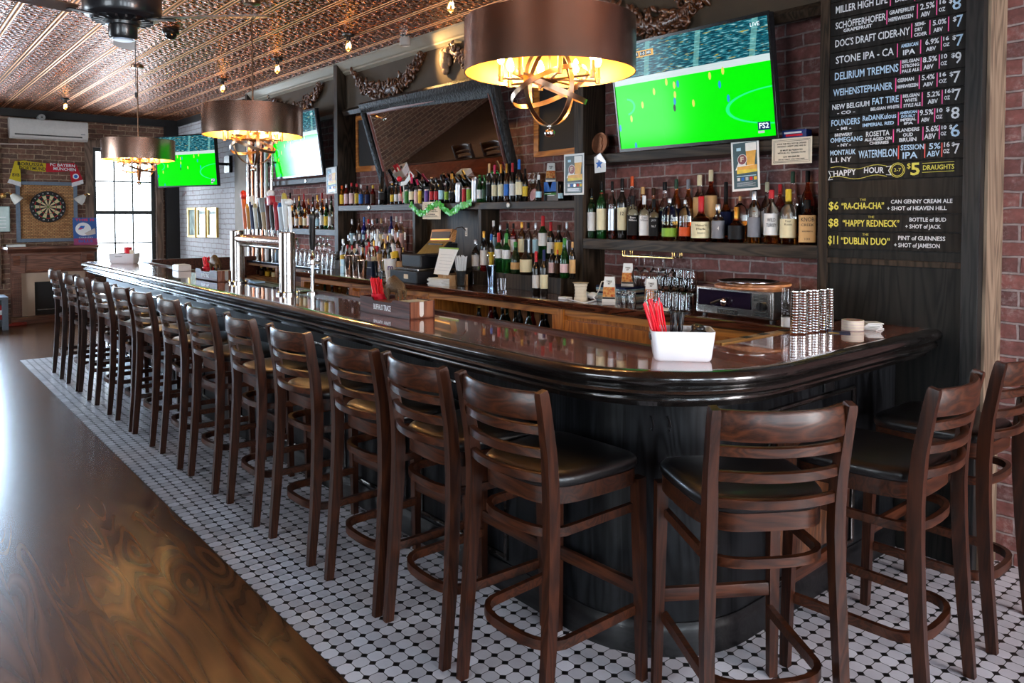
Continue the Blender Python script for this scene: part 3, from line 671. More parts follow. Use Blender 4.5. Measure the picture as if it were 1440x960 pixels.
def door_cabinet(y1, y0, label, glazed=True, ndoors=1):
    M, w = cab_frame(y1, y0); root = empty('door_cabinet', M.translation, label, 'cabinet', 'wooden cabinets under the back counter'); root.matrix_world = M
    w -= .002
    m = MB(); m.box((0, 0, -.45), (w, H_C, -.022)); m.build('carcass', M_HONEY_Z, root, 0)
    m = MB(); m.box((0, H_C - .045, -.022), (w, H_C, .006), bev=.003); m.build('top_rail', M_HONEY, root, 0)
    dw = w / ndoors
    for k in range(ndoors):
        x0, x1, z1, z0, s = k * dw + .004, (k + 1) * dw - .004, H_C - .07, .04, .075
        m = MB(); m.box((x0, z0, -.021), (x0 + s, z1, .012)); m.box((x1 - s, z0, -.021), (x1, z1, .012)); m.box((x0 + s, z1 - s * 1.1, -.021), (x1 - s, z1, .012)); m.box((x0 + s, z0, -.021), (x1 - s, z0 + s, .012))
        d = m.build('door', M_HONEY_Z, root, 0)
        m = MB(); m.box((x0 + s, z0 + s, -.016), (x1 - s, z1 - s * 1.1, -.010)); m.build('door_panel', pm('dark_cabinet_glass', (.006, .005, .005), .08, 0) if glazed else M_CHERRY, d, 0)
        m = MB(); kx = x0 + .03; m.lathe([(0, .03), (.010, .028), (.014, .022), (.010, .014), (.005, .010), (.006, 0)], seg=14, M=Matrix.Translation((kx, z1 - .12, .011))); m.build('knob', M_GOLD, d, 180)
    return root
oc1, M_oc1, w_oc1 = open_cabinet(6.90, 5.95, 'open honey oak cabinet of bottles under the counter beside the tap end')
door_cabinet(5.95, 4.84, 'honey oak cabinet with dark door under the cash register', False, 2)
oc2, M_oc2, w_oc2 = open_cabinet(4.84, 3.47, 'wide open honey oak cabinet of dark bottles under the middle of the counter')
door_cabinet(3.42, 2.62, 'honey oak cabinet with one glazed door under the straw spool', True, 1)
door_cabinet(2.61, 1.86, 'honey oak cabinet with glazed door under the pizza oven', True, 1)
M, w = cab_frame(3.47, 3.42, .018); m = MB(); m.box((0, 0, -.06), (w, H_C, .006), bev=.006); o = m.build('cabinet_pilaster', M_HONEY_Z, None, 0, M=M); tag(o, 'honey oak upright strip between open cabinet and glazed cabinet', 'pilaster')
# tap-end cabinets: cubbies with drawers
tc_ = empty('drawer_cabinet', (3.53, 7.75, 0), 'cherry drawer cabinet with two knobbed drawers under the glassware', 'cabinet', 'wooden cabinets under the back counter'); upd()
M_DRW = wood('plum_drawer_front', (.05, .016, .016), (.13, .05, .045), 'Y', 1, .35, .4)
M_TANFR = wood('tan_oak_frame', (.16, .08, .045), (.38, .21, .12), 'Y', 1, .5, .2)
m = MB(); m.box((3.52, 6.94, .02), (X_R - .01, 8.30, 1.018)); pt(tc_, m, 'carcass', M_TANFR, 0)
for k in range(3):
    y1 = 8.25 - k * .43; m = MB(); m.box((3.500, y1 - .40, .875), (3.522, y1, .985), bev=.006); d = pt(tc_, m, 'drawer', M_DRW, 0)
    m = MB(); m.lathe([(0, .034), (.012, .031), (.017, .022), (.010, .012), (.006, 0)], seg=14, M=frame_M((3.501, y1 - .2, .93), (0, -1, 0), (0, 0, 1))); k_ = m.build('knob', M_STEEL, None, 180); k_.parent = d
cb = empty('cubby_cabinet', (3.53, 8.95, 0), 'tan oak cubby cabinet with a shelf of amber bottles by the taps', 'cabinet', 'wooden cabinets under the back counter'); upd()
m = MB()
for a, b in (((3.50, 8.31, .02), (3.54, 8.37, 1.02)), ((3.50, 9.28, .02), (3.54, 9.36, 1.02)), ((3.50, 8.37, .99), (3.54, 9.28, 1.02)), ((3.50, 8.37, .82), (3.54, 9.28, .86)), ((3.54, 8.31, .845), (3.9, 9.36, .86)), ((3.87, 8.31, .86), (3.9, 9.36, 1.02)), ((3.54, 8.31, .86), (3.87, 8.33, 1.02)), ((3.54, 9.34, .86), (3.87, 9.36, 1.02)), ((3.54, 8.31, .02), (3.9, 9.36, .845))): m.box(a, b)
pt(cb, m, 'carcass', M_TANFR, 0)
# vertical beer lines beside the beige wall end
for i, (px, mt, r, lab) in enumerate(((349, M_STEEL, .022, 'polished steel beer pipe nearest the beige wall end'), (355, pm('copper_pipe', (.62, .27, .16), .25, metal=1), .018, 'bare copper beer pipe between two polished steel pipes'), (361, M_STEEL, .026, 'thick polished steel beer pipe between two copper pipes'), (368, MATS['copper_pipe'], .018, 'bare copper beer pipe beside the white jacketed pipe'), (374, M_WHITE, .022, 'white jacketed beer pipe running up the wall'), (382, M_STEEL, .016, 'thin steel beer pipe nearest the television shelf'))):
    p = at(px, 240, X=3.60); m = MB(); m.cyl((3.60, p.y, 1.051), (3.60, p.y, 2.75), r, seg=16)
    m.cyl((3.60, p.y, 2.75), (3.62, p.y, 2.76), r * 1.2, seg=16)
    root = empty('beer_pipe', (3.60, p.y, 1.05), lab, 'pipe', 'vertical beer pipes by the taps'); upd(); pt(root, m, 'tube', mt)
    m = MB(); m.box((3.60, p.y - r - .008, 2.2), (X_R - .12, p.y + r + .008, 2.22)); pt(root, m, 'bracket', M_BLACK, 0)

# ================================================================ menu board
yb1, yb0 = 1.928, 1.300
board = empty('menu_board', (XB, 1.6, 1.34), 'tall black wooden menu board of hand-chalked drink strips', 'menu board'); upd()
M_CHALKB = wood('black_painted_board', (.008, .0075, .007), (.022, .019, .017), 'Y', .8, .6, 0, spec=.15)
m = MB(); m.box((3.715, yb0 - .07, 0), (X_R - .002, 1.845, 1.06)); m.box((3.715, yb0 - .07, 1.06), (X_R - .002, 1.98, Z_C)); pt(board, m, 'back_panel', wood('black_stained_panel', (.005, .005, .005), (.016, .015, .013), 'Z', 1, .45, 0, spec=.2), 0)
m = MB(); m.box((3.698, yb1 + .001, 1.06), (3.715, 1.978, Z_C), bev=.003); pt(board, m, 'stile', M_POST, 0)
m = MB(); m.box((3.675, yb0 - .072, 0.0), (3.725, yb0 - .002, Z_C), bev=.003); pt(board, m, 'stile', wood('black_scuffed_post', (.006, .006, .007), (.02, .019, .018), 'Z', 1, .4, 0, spec=.3), 0)
m = MB(); m.box((3.70, yb0, 1.345), (3.716, yb1, 1.372), bev=.002); pt(board, m, 'bottom_rail', M_POST, 0)
m = MB(); m.box((3.725, yb0 - .086, 0), (X_R, yb0 - .0725, Z_C)); o = pt(board, m, 'weathered_side_board', M_RAWPOST, 0)
M_CHW = pm('white_chalk', (.72, .72, .74), .9, .12, scale=300); M_CHB = pm('pale_blue_chalk', (.50, .66, .85), .9, .12, scale=300)
M_CHY = pm('yellow_chalk', (.72, .62, .10), .9, .12, scale=300); M_CHP = pm('pink_chalk', (.85, .10, .30), .9, .1, scale=300)
ZS = [2.728, 2.645, 2.562, 2.478, 2.396, 2.316, 2.236, 2.156, 2.076, 1.998, 1.919, 1.8385, 1.756]
def px_x(px): return yb1 - at(px, 150, X=XB).y
def strip(z1, z0):
    w, h = yb1 - yb0 - .004, z1 - z0 - .003
    M = frame_M((XB, yb1 - .002, z0 + .0015), (0, -1, 0), (0, 0, 1))
    m = MB(); m.box((0, 0, -.014), (w, h, 0), bev=.0015)
    o = m.build('menu_strip', M_CHALKB, None, 0, M=M); o.parent = board; o.matrix_parent_inverse = board.matrix_basis.inverted(); return o, h
def row(i, segs, seps, sepmat=None):
    o, h = strip(ZS[i], ZS[i + 1])
    for s in segs:
        tx, p0, p1, yc, hh, mt = s
        a, b = px_x(p0), px_x(p1)
        text(tx, b - a, hh * h, mt, o, (a + b) / 2, yc * h, bold=.0006)
    for px in seps:
        x = px_x(px); m = MB(); m.box((x - .0022, .10 * h, 0), (x + .0022, .92 * h, .0008)); m.build('divider_line', sepmat or M_CHP, o, 0)
W_, B_, Y_ = M_CHW, M_CHB, M_CHY
row(0, [('AMERICAN', 1252, 1282, .68, .25, W_), ('LAGER', 1255, 1279, .33, .25, W_), ('ABV', 1291, 1306, .28, .25, W_)], [1249, 1285])
row(1, [('MILLER HIGH LIFE', 1173, 1245, .5, .46, W_), ('AMERICAN', 1253, 1281, .7, .22, W_), ('LAGER', 1256, 1277, .35, .26, W_), ('ABV', 1289, 1301, .28, .24, W_)], [1249, 1283, 1312])
row(2, [('SCHÖFFERHOFER', 1173, 1243, .56, .42, W_), ('GRAPEFRUIT', 1184, 1224, .2, .2, W_), ('GRAPEFRUIT', 1248, 1283, .72, .24, W_), ('HEFEWEIZEN', 1247, 1281, .32, .22, W_), ('2.5%', 1291, 1311, .70, .34, W_), ('ABV', 1292, 1305, .26, .26, W_), ('16', 1318, 1327, .76, .25, W_), ('OZ', 1317, 1326, .34, .22, W_), ('$', 1331, 1336, .74, .3, W_), ('8', 1336, 1348, .5, .72, B_)], [1244.5, 1287, 1314])
row(3, [("DOC'S DRAFT CIDER-NY", 1173, 1277, .5, .46, W_), ('SEMI-', 1284, 1299, .8, .2, W_), ('DRY', 1284, 1295, .5, .2, W_), ('CIDER', 1283, 1301, .2, .2, W_), ('5.0%', 1309, 1328, .7, .3, W_), ('ABV', 1310, 1323, .28, .24, W_), ('$', 1337, 1342, .72, .26, W_), ('7', 1342, 1351, .55, .68, B_)], [1279.5, 1305, 1331])
row(4, [('STONE IPA - CA', 1174, 1255, .48, .48, W_), ('AMERICAN', 1265, 1289, .72, .22, B_), ('IPA', 1268, 1285, .3, .32, W_), ('6.9%', 1299, 1318, .7, .32, W_), ('ABV', 1300, 1314, .28, .24, W_), ('16', 1324, 1332, .74, .22, W_), ('OZ', 1324, 1333, .38, .2, W_), ('$', 1337, 1342, .72, .26, W_), ('7', 1342, 1352, .5, .68, B_)], [1260, 1292.5, 1321.5])
row(5, [('DELIRIUM TREMENS', 1173, 1262, .48, .50, B_), ('BELGIAN', 1267, 1291, .8, .2, W_), ('STRONG', 1267, 1291, .52, .2, W_), ('PALE ALE', 1267, 1291, .22, .2, W_), ('8.5%', 1296, 1316, .72, .32, W_), ('ABV', 1297, 1311, .28, .26, W_), ('10', 1322, 1330, .76, .26, W_), ('OZ', 1321, 1330, .36, .22, W_), ('$', 1336, 1341, .74, .26, W_), ('9', 1341, 1350, .55, .68, W_)], [1265, 1293.5, 1319])
row(6, [('WEIHENSTEPHANER', 1171, 1254, .48, .46, B_), ('GERMAN', 1261, 1284, .74, .22, W_), ('HEFEWEIZEN', 1260, 1290, .36, .2, W_), ('5.4%', 1295, 1313, .72, .3, W_), ('ABV', 1297, 1311, .3, .24, W_), ('16', 1320, 1329, .76, .24, W_), ('OZ', 1319, 1330, .38, .22, W_), ('$', 1334, 1339, .72, .26, W_), ('7', 1339, 1349, .5, .68, W_)], [1258.5, 1291.5, 1316.5])
row(7, [('NEW BELGIUM', 1170, 1222, .6, .34, W_), ('- CO -', 1177, 1202, .2, .2, W_), ('FAT TIRE', 1226, 1263, .68, .42, B_), ('BELGIAN WHITE', 1224, 1264, .22, .2, W_), ('BELGIAN', 1269, 1292, .8, .2, W_), ('WHITE', 1271, 1289, .52, .2, W_), ('STYLE ALE', 1270, 1294, .22, .2, W_), ('5.2%', 1303, 1321, .72, .3, W_), ('ABV', 1304, 1318, .3, .26, W_), ('16', 1328, 1336, .8, .24, W_), ('OZ', 1327, 1335, .42, .22, W_), ('$', 1337, 1341, .8, .22, W_), ('7', 1341, 1350, .52, .68, W_)], [1266.5, 1296, 1324])
row(8, [('FOUNDERS', 1169, 1209, .6, .42, B_), ('- MI -', 1177, 1197, .2, .2, W_), ('ReDANKulous', 1213, 1260, .72, .34, B_), ('IMPERIAL RED', 1213, 1257, .28, .22, B_), ('AMERICAN', 1265, 1289, .84, .17, B_), ('DOUBLY', 1267, 1287, .61, .17, B_), ('IMPERIAL', 1266, 1288, .39, .17, W_), ('IPA', 1271, 1284, .17, .16, W_), ('9.5%', 1293, 1312, .72, .34, W_), ('ABV', 1295, 1307, .28, .24, W_), ('10', 1317, 1325, .76, .24, W_), ('OZ', 1316, 1325, .38, .22, W_), ('$', 1330, 1335, .78, .26, W_), ('8', 1337, 1349, .5, .72, W_)], [1263, 1291, 1314])
row(9, [('BREWERY', 1174, 1199, .84, .2, W_), ('OMMEGANG', 1168, 1213, .5, .32, B_), ('- NY -', 1178, 1197, .16, .2, W_), ('ROSETTA', 1218, 1251, .72, .34, W_), ('ALE AGED ON', 1216, 1254, .38, .2, W_), ('CHERRIES', 1223, 1250, .14, .18, W_), ('FLANDERS', 1261, 1293, .8, .22, W_), ('OUD', 1270, 1284, .5, .22, W_), ('BRUIN', 1265, 1289, .2, .24, W_), ('5.6%', 1302, 1320, .74, .34, W_), ('ABV', 1300, 1316, .3, .32, W_), ('10', 1324, 1331, .76, .22, W_), ('OZ', 1323, 1331, .4, .22, W_), ('$', 1335, 1339, .76, .24, W_), ('6', 1337, 1350, .5, .76, B_)], [1256.5, 1298, 1321])
row(10, [('MONTAUK', 1168, 1204, .72, .34, B_), ('L.I. NY', 1169, 1198, .26, .32, W_), ('WATERMELON', 1208, 1262, .5, .5, B_), ('SESSION', 1267, 1300, .76, .32, B_), ('IPA', 1270, 1291, .28, .4, B_), ('5%', 1307, 1323, .74, .36, B_), ('ABV', 1304, 1322, .3, .34, B_), ('16', 1328, 1336, .78, .28, W_), ('OZ', 1327, 1336, .4, .24, W_), ('$', 1339, 1343, .78, .22, W_), ('7', 1342, 1350, .5, .6, W_)], [1264, 1301, 1325], pm('red_chalk', (.75, .10, .08), .9, .1, scale=300))
hh, h = strip(ZS[11], ZS[12])
def ribbon(pts, r, mt, name, par):
    m = MB(); m.sweep([(x, y, .0006) for x, y in pts], sq(r, .0012)); m.build(name, mt, par, 0)
text('HAPPY', px_x(1205) - px_x(1173), .38 * h, M_CHW, hh, (px_x(1173) + px_x(1205)) / 2, .46 * h, rot=.05, bold=.0007)
text('HOUR', px_x(1244) - px_x(1216), .36 * h, M_CHW, hh, (px_x(1216) + px_x(1244)) / 2, .54 * h, rot=-.04, bold=.0007)
xs = [px_x(1169 + k * 6.6) for k in range(13)]
ribbon([(x, (.78 + .10 * math.sin(k * .75 + .6)) * h) for k, x in enumerate(xs)], .0022, M_CHY, 'banner_line', hh)
ribbon([(x, (.17 + .10 * math.sin(k * .75 + .6)) * h) for k, x in enumerate(xs)], .0022, M_CHY, 'banner_line', hh)
for q in ((1172, 1166, .10, .58), (1247, 1254, .26, .72)):
    ribbon([(px_x(q[0]), q[3] * h), (px_x(q[1]), (q[3] + .05) * h), (px_x((q[0] + q[1]) / 2), (q[2] + q[3]) / 2 * h), (px_x(q[1]), (q[2] - .03) * h), (px_x(q[0]), q[2] * h)], .0026, M_CHW, 'banner_tail', hh)
cx = px_x(1263)
for r in (.42, .34): ribbon([(cx + r * h * math.cos(a * PI / 12), .5 * h + r * h * math.sin(a * PI / 12)) for a in range(25)], .0024, M_CHY, 'clock_ring', hh)
text('2-7', .4 * h, .22 * h, M_CHY, hh, cx, .5 * h)
text('$', None, .32 * h, M_CHY, hh, px_x(1279), .7 * h); text('5', px_x(1295) - px_x(1282), .74 * h, M_CHY, hh, px_x(1288), .48 * h, bold=.0016)
text('DRAUGHTS', px_x(1343) - px_x(1299), .28 * h, M_CHY, hh, (px_x(1299) + px_x(1343)) / 2, .55 * h, bold=.0005)
for yy in (.3, .82): ribbon([(px_x(1298), yy * h), (px_x(1343), (yy + .02) * h)], .002, M_CHY, 'underline', hh)
for z1, z0, big, a, b, l1, l2, pr, c0, c1 in ((1.673, 1.591, '“RA-CHA-CHA”', 1185, 1245, 'CAN GENNY CREAM ALE', '+ SHOT of HEAVEN HILL', '$6', 1248, 1342), (1.589, 1.506, '“HAPPY REDNECK”', 1187, 1267, 'BOTTLE of BUD', '+ SHOT of JACK', '$8', 1276, 1332), (1.504, 1.417, '“DUBLIN DUO”', 1185, 1254, 'PINT of GUINNESS', '+ SHOT of JAMESON', '$11', 1260, 1332)):
    o, h = strip(z1, z0)
    text(pr, px_x(1181) - px_x(1167), .52 * h, M_CHY, o, (px_x(1167) + px_x(1181)) / 2, .48 * h, bold=.0008); text(big, px_x(b) - px_x(a), .42 * h, M_CHY, o, (px_x(a) + px_x(b)) / 2, .46 * h, bold=.0008)
    text('THE', .03, .14 * h, M_CHY, o, px_x((a + b) / 2), .86 * h); m_ = (px_x(c0) + px_x(c1)) / 2
    text(l1, (px_x(c1) - px_x(c0)) * .92, .24 * h, M_CHW, o, m_ + .01, .7 * h, bold=.0004); text(l2, (px_x(c1) - px_x(c0)) * .9, .24 * h, M_CHW, o, m_ - .01, .3 * h, bold=.0004)

# ================================================================ televisions
def tv_mat(w, h):
    m, nt, b = nodes('football_broadcast'); setp(b, col=(.004, .004, .004), rough=.12, spec=.12)
    tc = N(nt, 'ShaderNodeTexCoord'); sp = N(nt, 'ShaderNodeSeparateXYZ'); L(nt, tc.outputs['Object'], sp.inputs[0])
    u = math_n(nt, 'ADD', math_n(nt, 'DIVIDE', sp.outputs[0], w), .5); v = math_n(nt, 'ADD', math_n(nt, 'DIVIDE', sp.outputs[1], h), .5)
    def band(x, lo, hi): return math_n(nt, 'MULTIPLY', math_n(nt, 'GREATER_THAN', x, lo), math_n(nt, 'LESS_THAN', x, hi))
    cb = N(nt, 'ShaderNodeCombineXYZ'); L(nt, math_n(nt, 'MULTIPLY', u, .30), cb.inputs[0]); L(nt, v, cb.inputs[1])
    n1 = N(nt, 'ShaderNodeTexNoise', Scale=75, Detail=3); L(nt, cb.outputs[0], n1.inputs['Vector'])
    n2 = N(nt, 'ShaderNodeTexNoise', Scale=58, Detail=2); L(nt, cb.outputs[0], n2.inputs['Vector'])
    crowd = ramp(nt, n1.outputs[0], [(.36, (.002, .03, .05)), (.5, (.005, .10, .14)), (.60, (.05, .30, .36)), (.68, (.35, .6, .62))])
    crowd = mix(nt, ramp(nt, n2.outputs['Color'], [(.60, (0, 0, 0)), (.66, (1, 1, 1))]), crowd, (.45, .38, .06))
    ais = math_n(nt, 'LESS_THAN', math_n(nt, 'ABSOLUTE', math_n(nt, 'SUBTRACT', math_n(nt, 'FRACT', math_n(nt, 'ADD', math_n(nt, 'MULTIPLY', u, 3), math_n(nt, 'MULTIPLY', v, -.3))), .5)), .05)
    crowd = mix(nt, math_n(nt, 'MULTIPLY', ais, .45), crowd, (.25, .65, .6))
    c = mix(nt, math_n(nt, 'LESS_THAN', v, .685), crowd, mix(nt, n2.outputs[0], (.55, .75, .72), (.8, .85, .9)))
    c = mix(nt, math_n(nt, 'LESS_THAN', v, .625), c, (.0, 1.0, .0))
    # touchline arcs and centre circle
    def arc(cx, cy, rx, ry, t):
        du = math_n(nt, 'DIVIDE', math_n(nt, 'SUBTRACT', u, cx), rx); dv = math_n(nt, 'DIVIDE', math_n(nt, 'SUBTRACT', v, cy), ry)
        r = math_n(nt, 'SQRT', math_n(nt, 'ADD', math_n(nt, 'MULTIPLY', du, du), math_n(nt, 'MULTIPLY', dv, dv)))
        return math_n(nt, 'LESS_THAN', math_n(nt, 'ABSOLUTE', math_n(nt, 'SUBTRACT', r, 1.0)), t)
    lines = math_n(nt, 'MAXIMUM', arc(1.04, .26, .30, .155, .035), math_n(nt, 'MULTIPLY', arc(.07, .41, .06, .075, .12), math_n(nt, 'GREATER_THAN', u, .08)))
    lines = math_n(nt, 'MULTIPLY', lines, math_n(nt, 'LESS_THAN', v, .6))
    c = mix(nt, lines, c, (.02, 1.0, .28))
    for (px, py, kind) in ((.10, .29, 0), (.19, .41, 0), (.28, .52, 0), (.37, .59, 0), (.42, .55, 0), (.42, .46, 0), (.41, .34, 2), (.415, .40, 1), (.445, .555, 1), (.535, .36, 0), (.65, .58, 0), (.73, .605, 0), (.705, .49, 1), (.75, .36, 1), (.01, .21, 1), (.115, .02, 1)):
        du = math_n(nt, 'DIVIDE', math_n(nt, 'SUBTRACT', u, px), .0085); dv = math_n(nt, 'DIVIDE', math_n(nt, 'SUBTRACT', v, py), .034)
        e = math_n(nt, 'LESS_THAN', math_n(nt, 'ADD', math_n(nt, 'MULTIPLY', du, du), math_n(nt, 'MULTIPLY', dv, dv)), 1.0)
        c = mix(nt, e, c, ((.75, .8, .12), (.02, .35, .75), (.03, .05, .05))[kind])
    for x0, x1, y0, y1, col in ((.13, .30, .865, .925, (.9, .45, .05)), (.145, .195, .875, .915, (.01, .01, .01)), (.205, .245, .875, .915, (.02, .02, .02)), (.25, .285, .875, .915, (.01, .01, .01)), (.905, .975, .055, .125, (.01, .03, .12)), (.905, .94, .03, .05, (.6, .6, .65))):
        c = mix(nt, math_n(nt, 'MULTIPLY', band(u, x0, x1), band(v, y0, y1)), c, col)
    L(nt, c, b.inputs['Emission Color']); b.inputs['Emission Strength'].default_value = .68
    return m
TW, TH = 1.085, .625
M_TV = tv_mat(TW, TH); M_BEZ = pm('black_tv_bezel', (.006, .006, .007), .2, 0)
M_WLET = glow('lit_screen_lettering', (.8, .95, 1), .9)
def make_tv():
    root = empty('television', (0, 0, 0), 'x', 'television')
    b = .012; W, H = TW / 2, TH / 2
    m = MB(); m.box((-W - b, -H - b * 1.6, -.045), (W + b, H + b, -.002), bev=.004)
    m.box((-.25, -.2, -.075), (.25, .15, -.044)); m.build('case', M_BEZ, root, 0)
    m = MB(); m.sweep([(-W - b/2, -H - b*.8, 0), (W + b/2, -H - b*.8, 0), (W + b/2, H + b/2, 0), (-W - b/2, H + b/2, 0)], sq(b, .010), True, up=(0, 0, 1)); m.build('bezel', M_BEZ, root, 0)
    m = MB(); m.box((-W, -H, -.002), (W, H, .0005)); s = m.build('screen', M_TV, root, 0)
    text('LIVE', .055, .022, M_WLET, s, .43 * TW, .44 * TH, .0015); text('FS2', .058, .030, M_WLET, s, .44 * TW, -.41 * TH, .0015, bold=.0006)
    text('1-3', .03, .017, M_WLET, s, -.275 * TW, .395 * TH, .0015); text('BATE', .040, .016, M_WLET, s, -.33 * TW, .395 * TH, .0015); text('ARS', .032, .016, M_WLET, s, -.232 * TW, .395 * TH, .0015)
    return root
def tv_M(c, yaw, tilt):
    """yaw 0 faces the room straight from the bar wall; tilt leans the top outwards"""
    return Matrix.Translation(c) @ Matrix.Rotation(yaw, 4, 'Z') @ frame_M((0, 0, 0), (0, -1, 0), (0, 0, 1)) @ Matrix.Rotation(tilt, 4, 'X')
tv = make_tv()
tv.matrix_world = tv_M((3.615, 2.74, 2.316), 0, math.radians(9)); tag(tv, 'large television showing green football pitch beside the menu board', None, 'televisions showing the football match')
t2 = dup(tv, (0, 0, 0), None, 'television on the shelf above the tap-end glassware, partly behind a chandelier', 'televisions showing the football match'); t2.matrix_world = tv_M((3.63, 8.11, 2.372), 0, math.radians(7)) @ Matrix.Diagonal((1.1, 1.07, 1, 1))
t3 = dup(tv, (0, 0, 0), None, 'television swung out on the brick wall near the far window', 'televisions showing the football match'); t3.matrix_world = tv_M((3.28, 10.83, 2.335), math.radians(21), math.radians(4)) @ Matrix.Diagonal((1.1, 1.07, 1, 1))
m = MB(); m.cyl((3.33, 10.84, 2.32), (3.88, 10.95, 2.32), .02, seg=10); m.box((3.88, 10.85, 2.2), (X_R - .001, 11.05, 2.44)); o = m.build('wall_arm', M_BLACK, None); o.parent = t3; upd(); o.matrix_parent_inverse = t3.matrix_world.inverted()
for t_, y_, z_ in ((tv, 2.74, 2.3), (t2, 8.11, 2.33)):
    m = MB(); m.box((3.68, y_ - .12, z_ - .1), (X_R - .001, y_ + .12, z_ + .1)); o = m.build('wall_arm', M_BLACK, None, 0); o.parent = t_; o.matrix_parent_inverse = t_.matrix_world.inverted()

# ================================================================ leaning mirror, blackboards, carvings
M_MFR = pm('carved_black_frame', (.010, .008, .007), .5, .2, bump=1.0, scale=45, spec=.2); M_MLIP = pm('red_brown_frame_lip', (.16, .035, .02), .4, .15, bump=.5, scale=90)
m0, m1, mt, mb_ = 6.52, 4.48, V((3.575, 0, 2.655)), V((3.868, 0, 1.700))
mirror = empty('leaning_mirror', (3.62, 5.35, 1.7), 'big mirror in a carved dark frame leaning out over the bottles', 'mirror'); upd()
wM = m0 - m1; up_m = (mt - mb_).normalized(); hM = (mt - mb_).length
MM = frame_M((mb_.x, m0, mb_.z), (0, -1, 0), up_m)
def mpart(mb, name, mats, smooth=40):
    o = mb.build(name, mats, None, smooth, M=MM); o.parent = mirror; o.matrix_parent_inverse = mirror.matrix_basis.inverted(); return o
sec = [(0, -.035), (0, .0), (-.012, .022), (-.04, .030), (-.07, .020), (-.085, .008), (-.10, .006), (-.10, -.02)]
m = MB(); m.sweep([(.0, .0, 0), (wM, 0, 0), (wM, hM, 0), (0, hM, 0)], sec, True, up=(0, 0, 1)); mpart(m, 'frame', M_MFR)
m = MB(); m.sweep([(.10, .10, 0), (wM - .10, .10, 0), (wM - .10, hM - .10, 0), (.10, hM - .10, 0)], [(0, -.01), (0, .010), (-.012, .012), (-.026, .002), (-.026, -.01)], True, up=(0, 0, 1)); mpart(m, 'frame_lip', M_MLIP)
m = MB(); m.box((.09, .09, -.02), (wM - .09, hM - .09, -.004)); mpart(m, 'mirror_glass', pm('silvered_glass', (.72, .70, .68), .015, 0, metal=1), 0)
m = MB(); m.box((.05, .02, -.05), (wM - .05, hM - .02, -.021)); mpart(m, 'backing_board', M_POST, 0)
def blackboard(y1, y0, z0, z1, label):
    root = empty('framed_blackboard', (3.9, (y0 + y1) / 2, z0), label, 'blackboard'); upd(); t = .045
    M = frame_M((3.905, y1, z0), (0, -1, 0), (0, 0, 1)); w, h = y1 - y0, z1 - z0
    m = MB(); m.sweep([M @ V(p) for p in ((0, 0, 0), (w, 0, 0), (w, h, 0), (0, h, 0))], [(0, -.012), (0, .022), (-t, .018), (-t, -.012)], True, up=M.to_3x3() @ V((0, 0, 1))); pt(root, m, 'frame', M_HONEY_Z, 0)
    m = MB(); m.box((3.898, y0 + t - .005, z0 + t - .005), (3.908, y1 - t + .005, z1 - t + .005)); pt(root, m, 'slate', M_MATT, 0)
blackboard(4.37, 3.86, 2.03, 2.60, 'blank blackboard in honey wood frame between mirror and large television')
blackboard(7.17, 6.40, 2.04, 2.62, 'blank blackboard in wood frame half hidden by the mirror')

M_CARVE = pm('dark_carved_walnut', (.075, .024, .007), .3, .3, bump=.4, scale=120, coat=.5)
def garland(y1, y0, z_top, drop, label, n=70, thick=.075):
    m = MB(); rnd = random.Random(int(y1 * 100))
    for k in range(n):
        t = (k + .5) / n; y = y1 + (y0 - y1) * t; s = 1 - (2 * t - 1) ** 2
        z = z_top - drop * s ** .8; th = thick * (.45 + .75 * s)
        for q in range(3):
            c = V((3.775 - rnd.uniform(0, .035), y + rnd.uniform(-.02, .02), z + rnd.uniform(-th, th)))
            r = rnd.uniform(.016, .030); R = Matrix.Rotation(rnd.uniform(0, PI), 4, 'X') @ Matrix.Rotation(rnd.uniform(-.6, .6), 4, 'Z')
            kind = rnd.random()
            if kind < .5: m.ball(c, r, 0, 8, (.6, 1.6, .7), R)
            elif kind < .8: m.ball(c, r * .8, 0, 8)
            else: m.add(_ring(r, r * .35), 0, Matrix.Translation(c) @ Matrix.Rotation(PI/2, 4, 'Y') @ R)
        m.cyl((3.79, y, z), (3.79, y + (y0 - y1) / n * 1.2, z), th * .55, seg=8)
    o = m.build('carved_garland', M_CARVE, None, 60); tag(o, label, 'garland', 'carved wooden garlands on the frieze')
def _ring(R, r, n=12, k=6):
    bm = bmesh.new(); vs = [[bm.verts.new(((R + r * math.cos(2*PI*j/k)) * math.cos(2*PI*i/n), (R + r * math.cos(2*PI*j/k)) * math.sin(2*PI*i/n), r * math.sin(2*PI*j/k))) for j in range(k)] for i in range(n)]
    for i in range(n):
        for j in range(k): bm.faces.new((vs[i][j], vs[(i+1) % n][j], vs[(i+1) % n][(j+1) % k], vs[i][(j+1) % k]))
    return bm
garland(9.08, 7.72, 3.02, .23, 'carved dark wood fruit garland on the frieze above the tap-end television')
garland(6.98, 5.72, 3.03, .25, 'carved dark wood fruit garland on the frieze above the mirror')
garland(5.28, 4.3, 3.03, .25, 'carved dark wood fruit garland on the frieze, mostly behind a chandelier')
garland(3.52, 2.62, 3.05, .28, 'carved dark wood fruit garland on the frieze above the large television', 60, .085)
m = MB(); c = at(628, 85, X=3.78); rnd = random.Random(3)
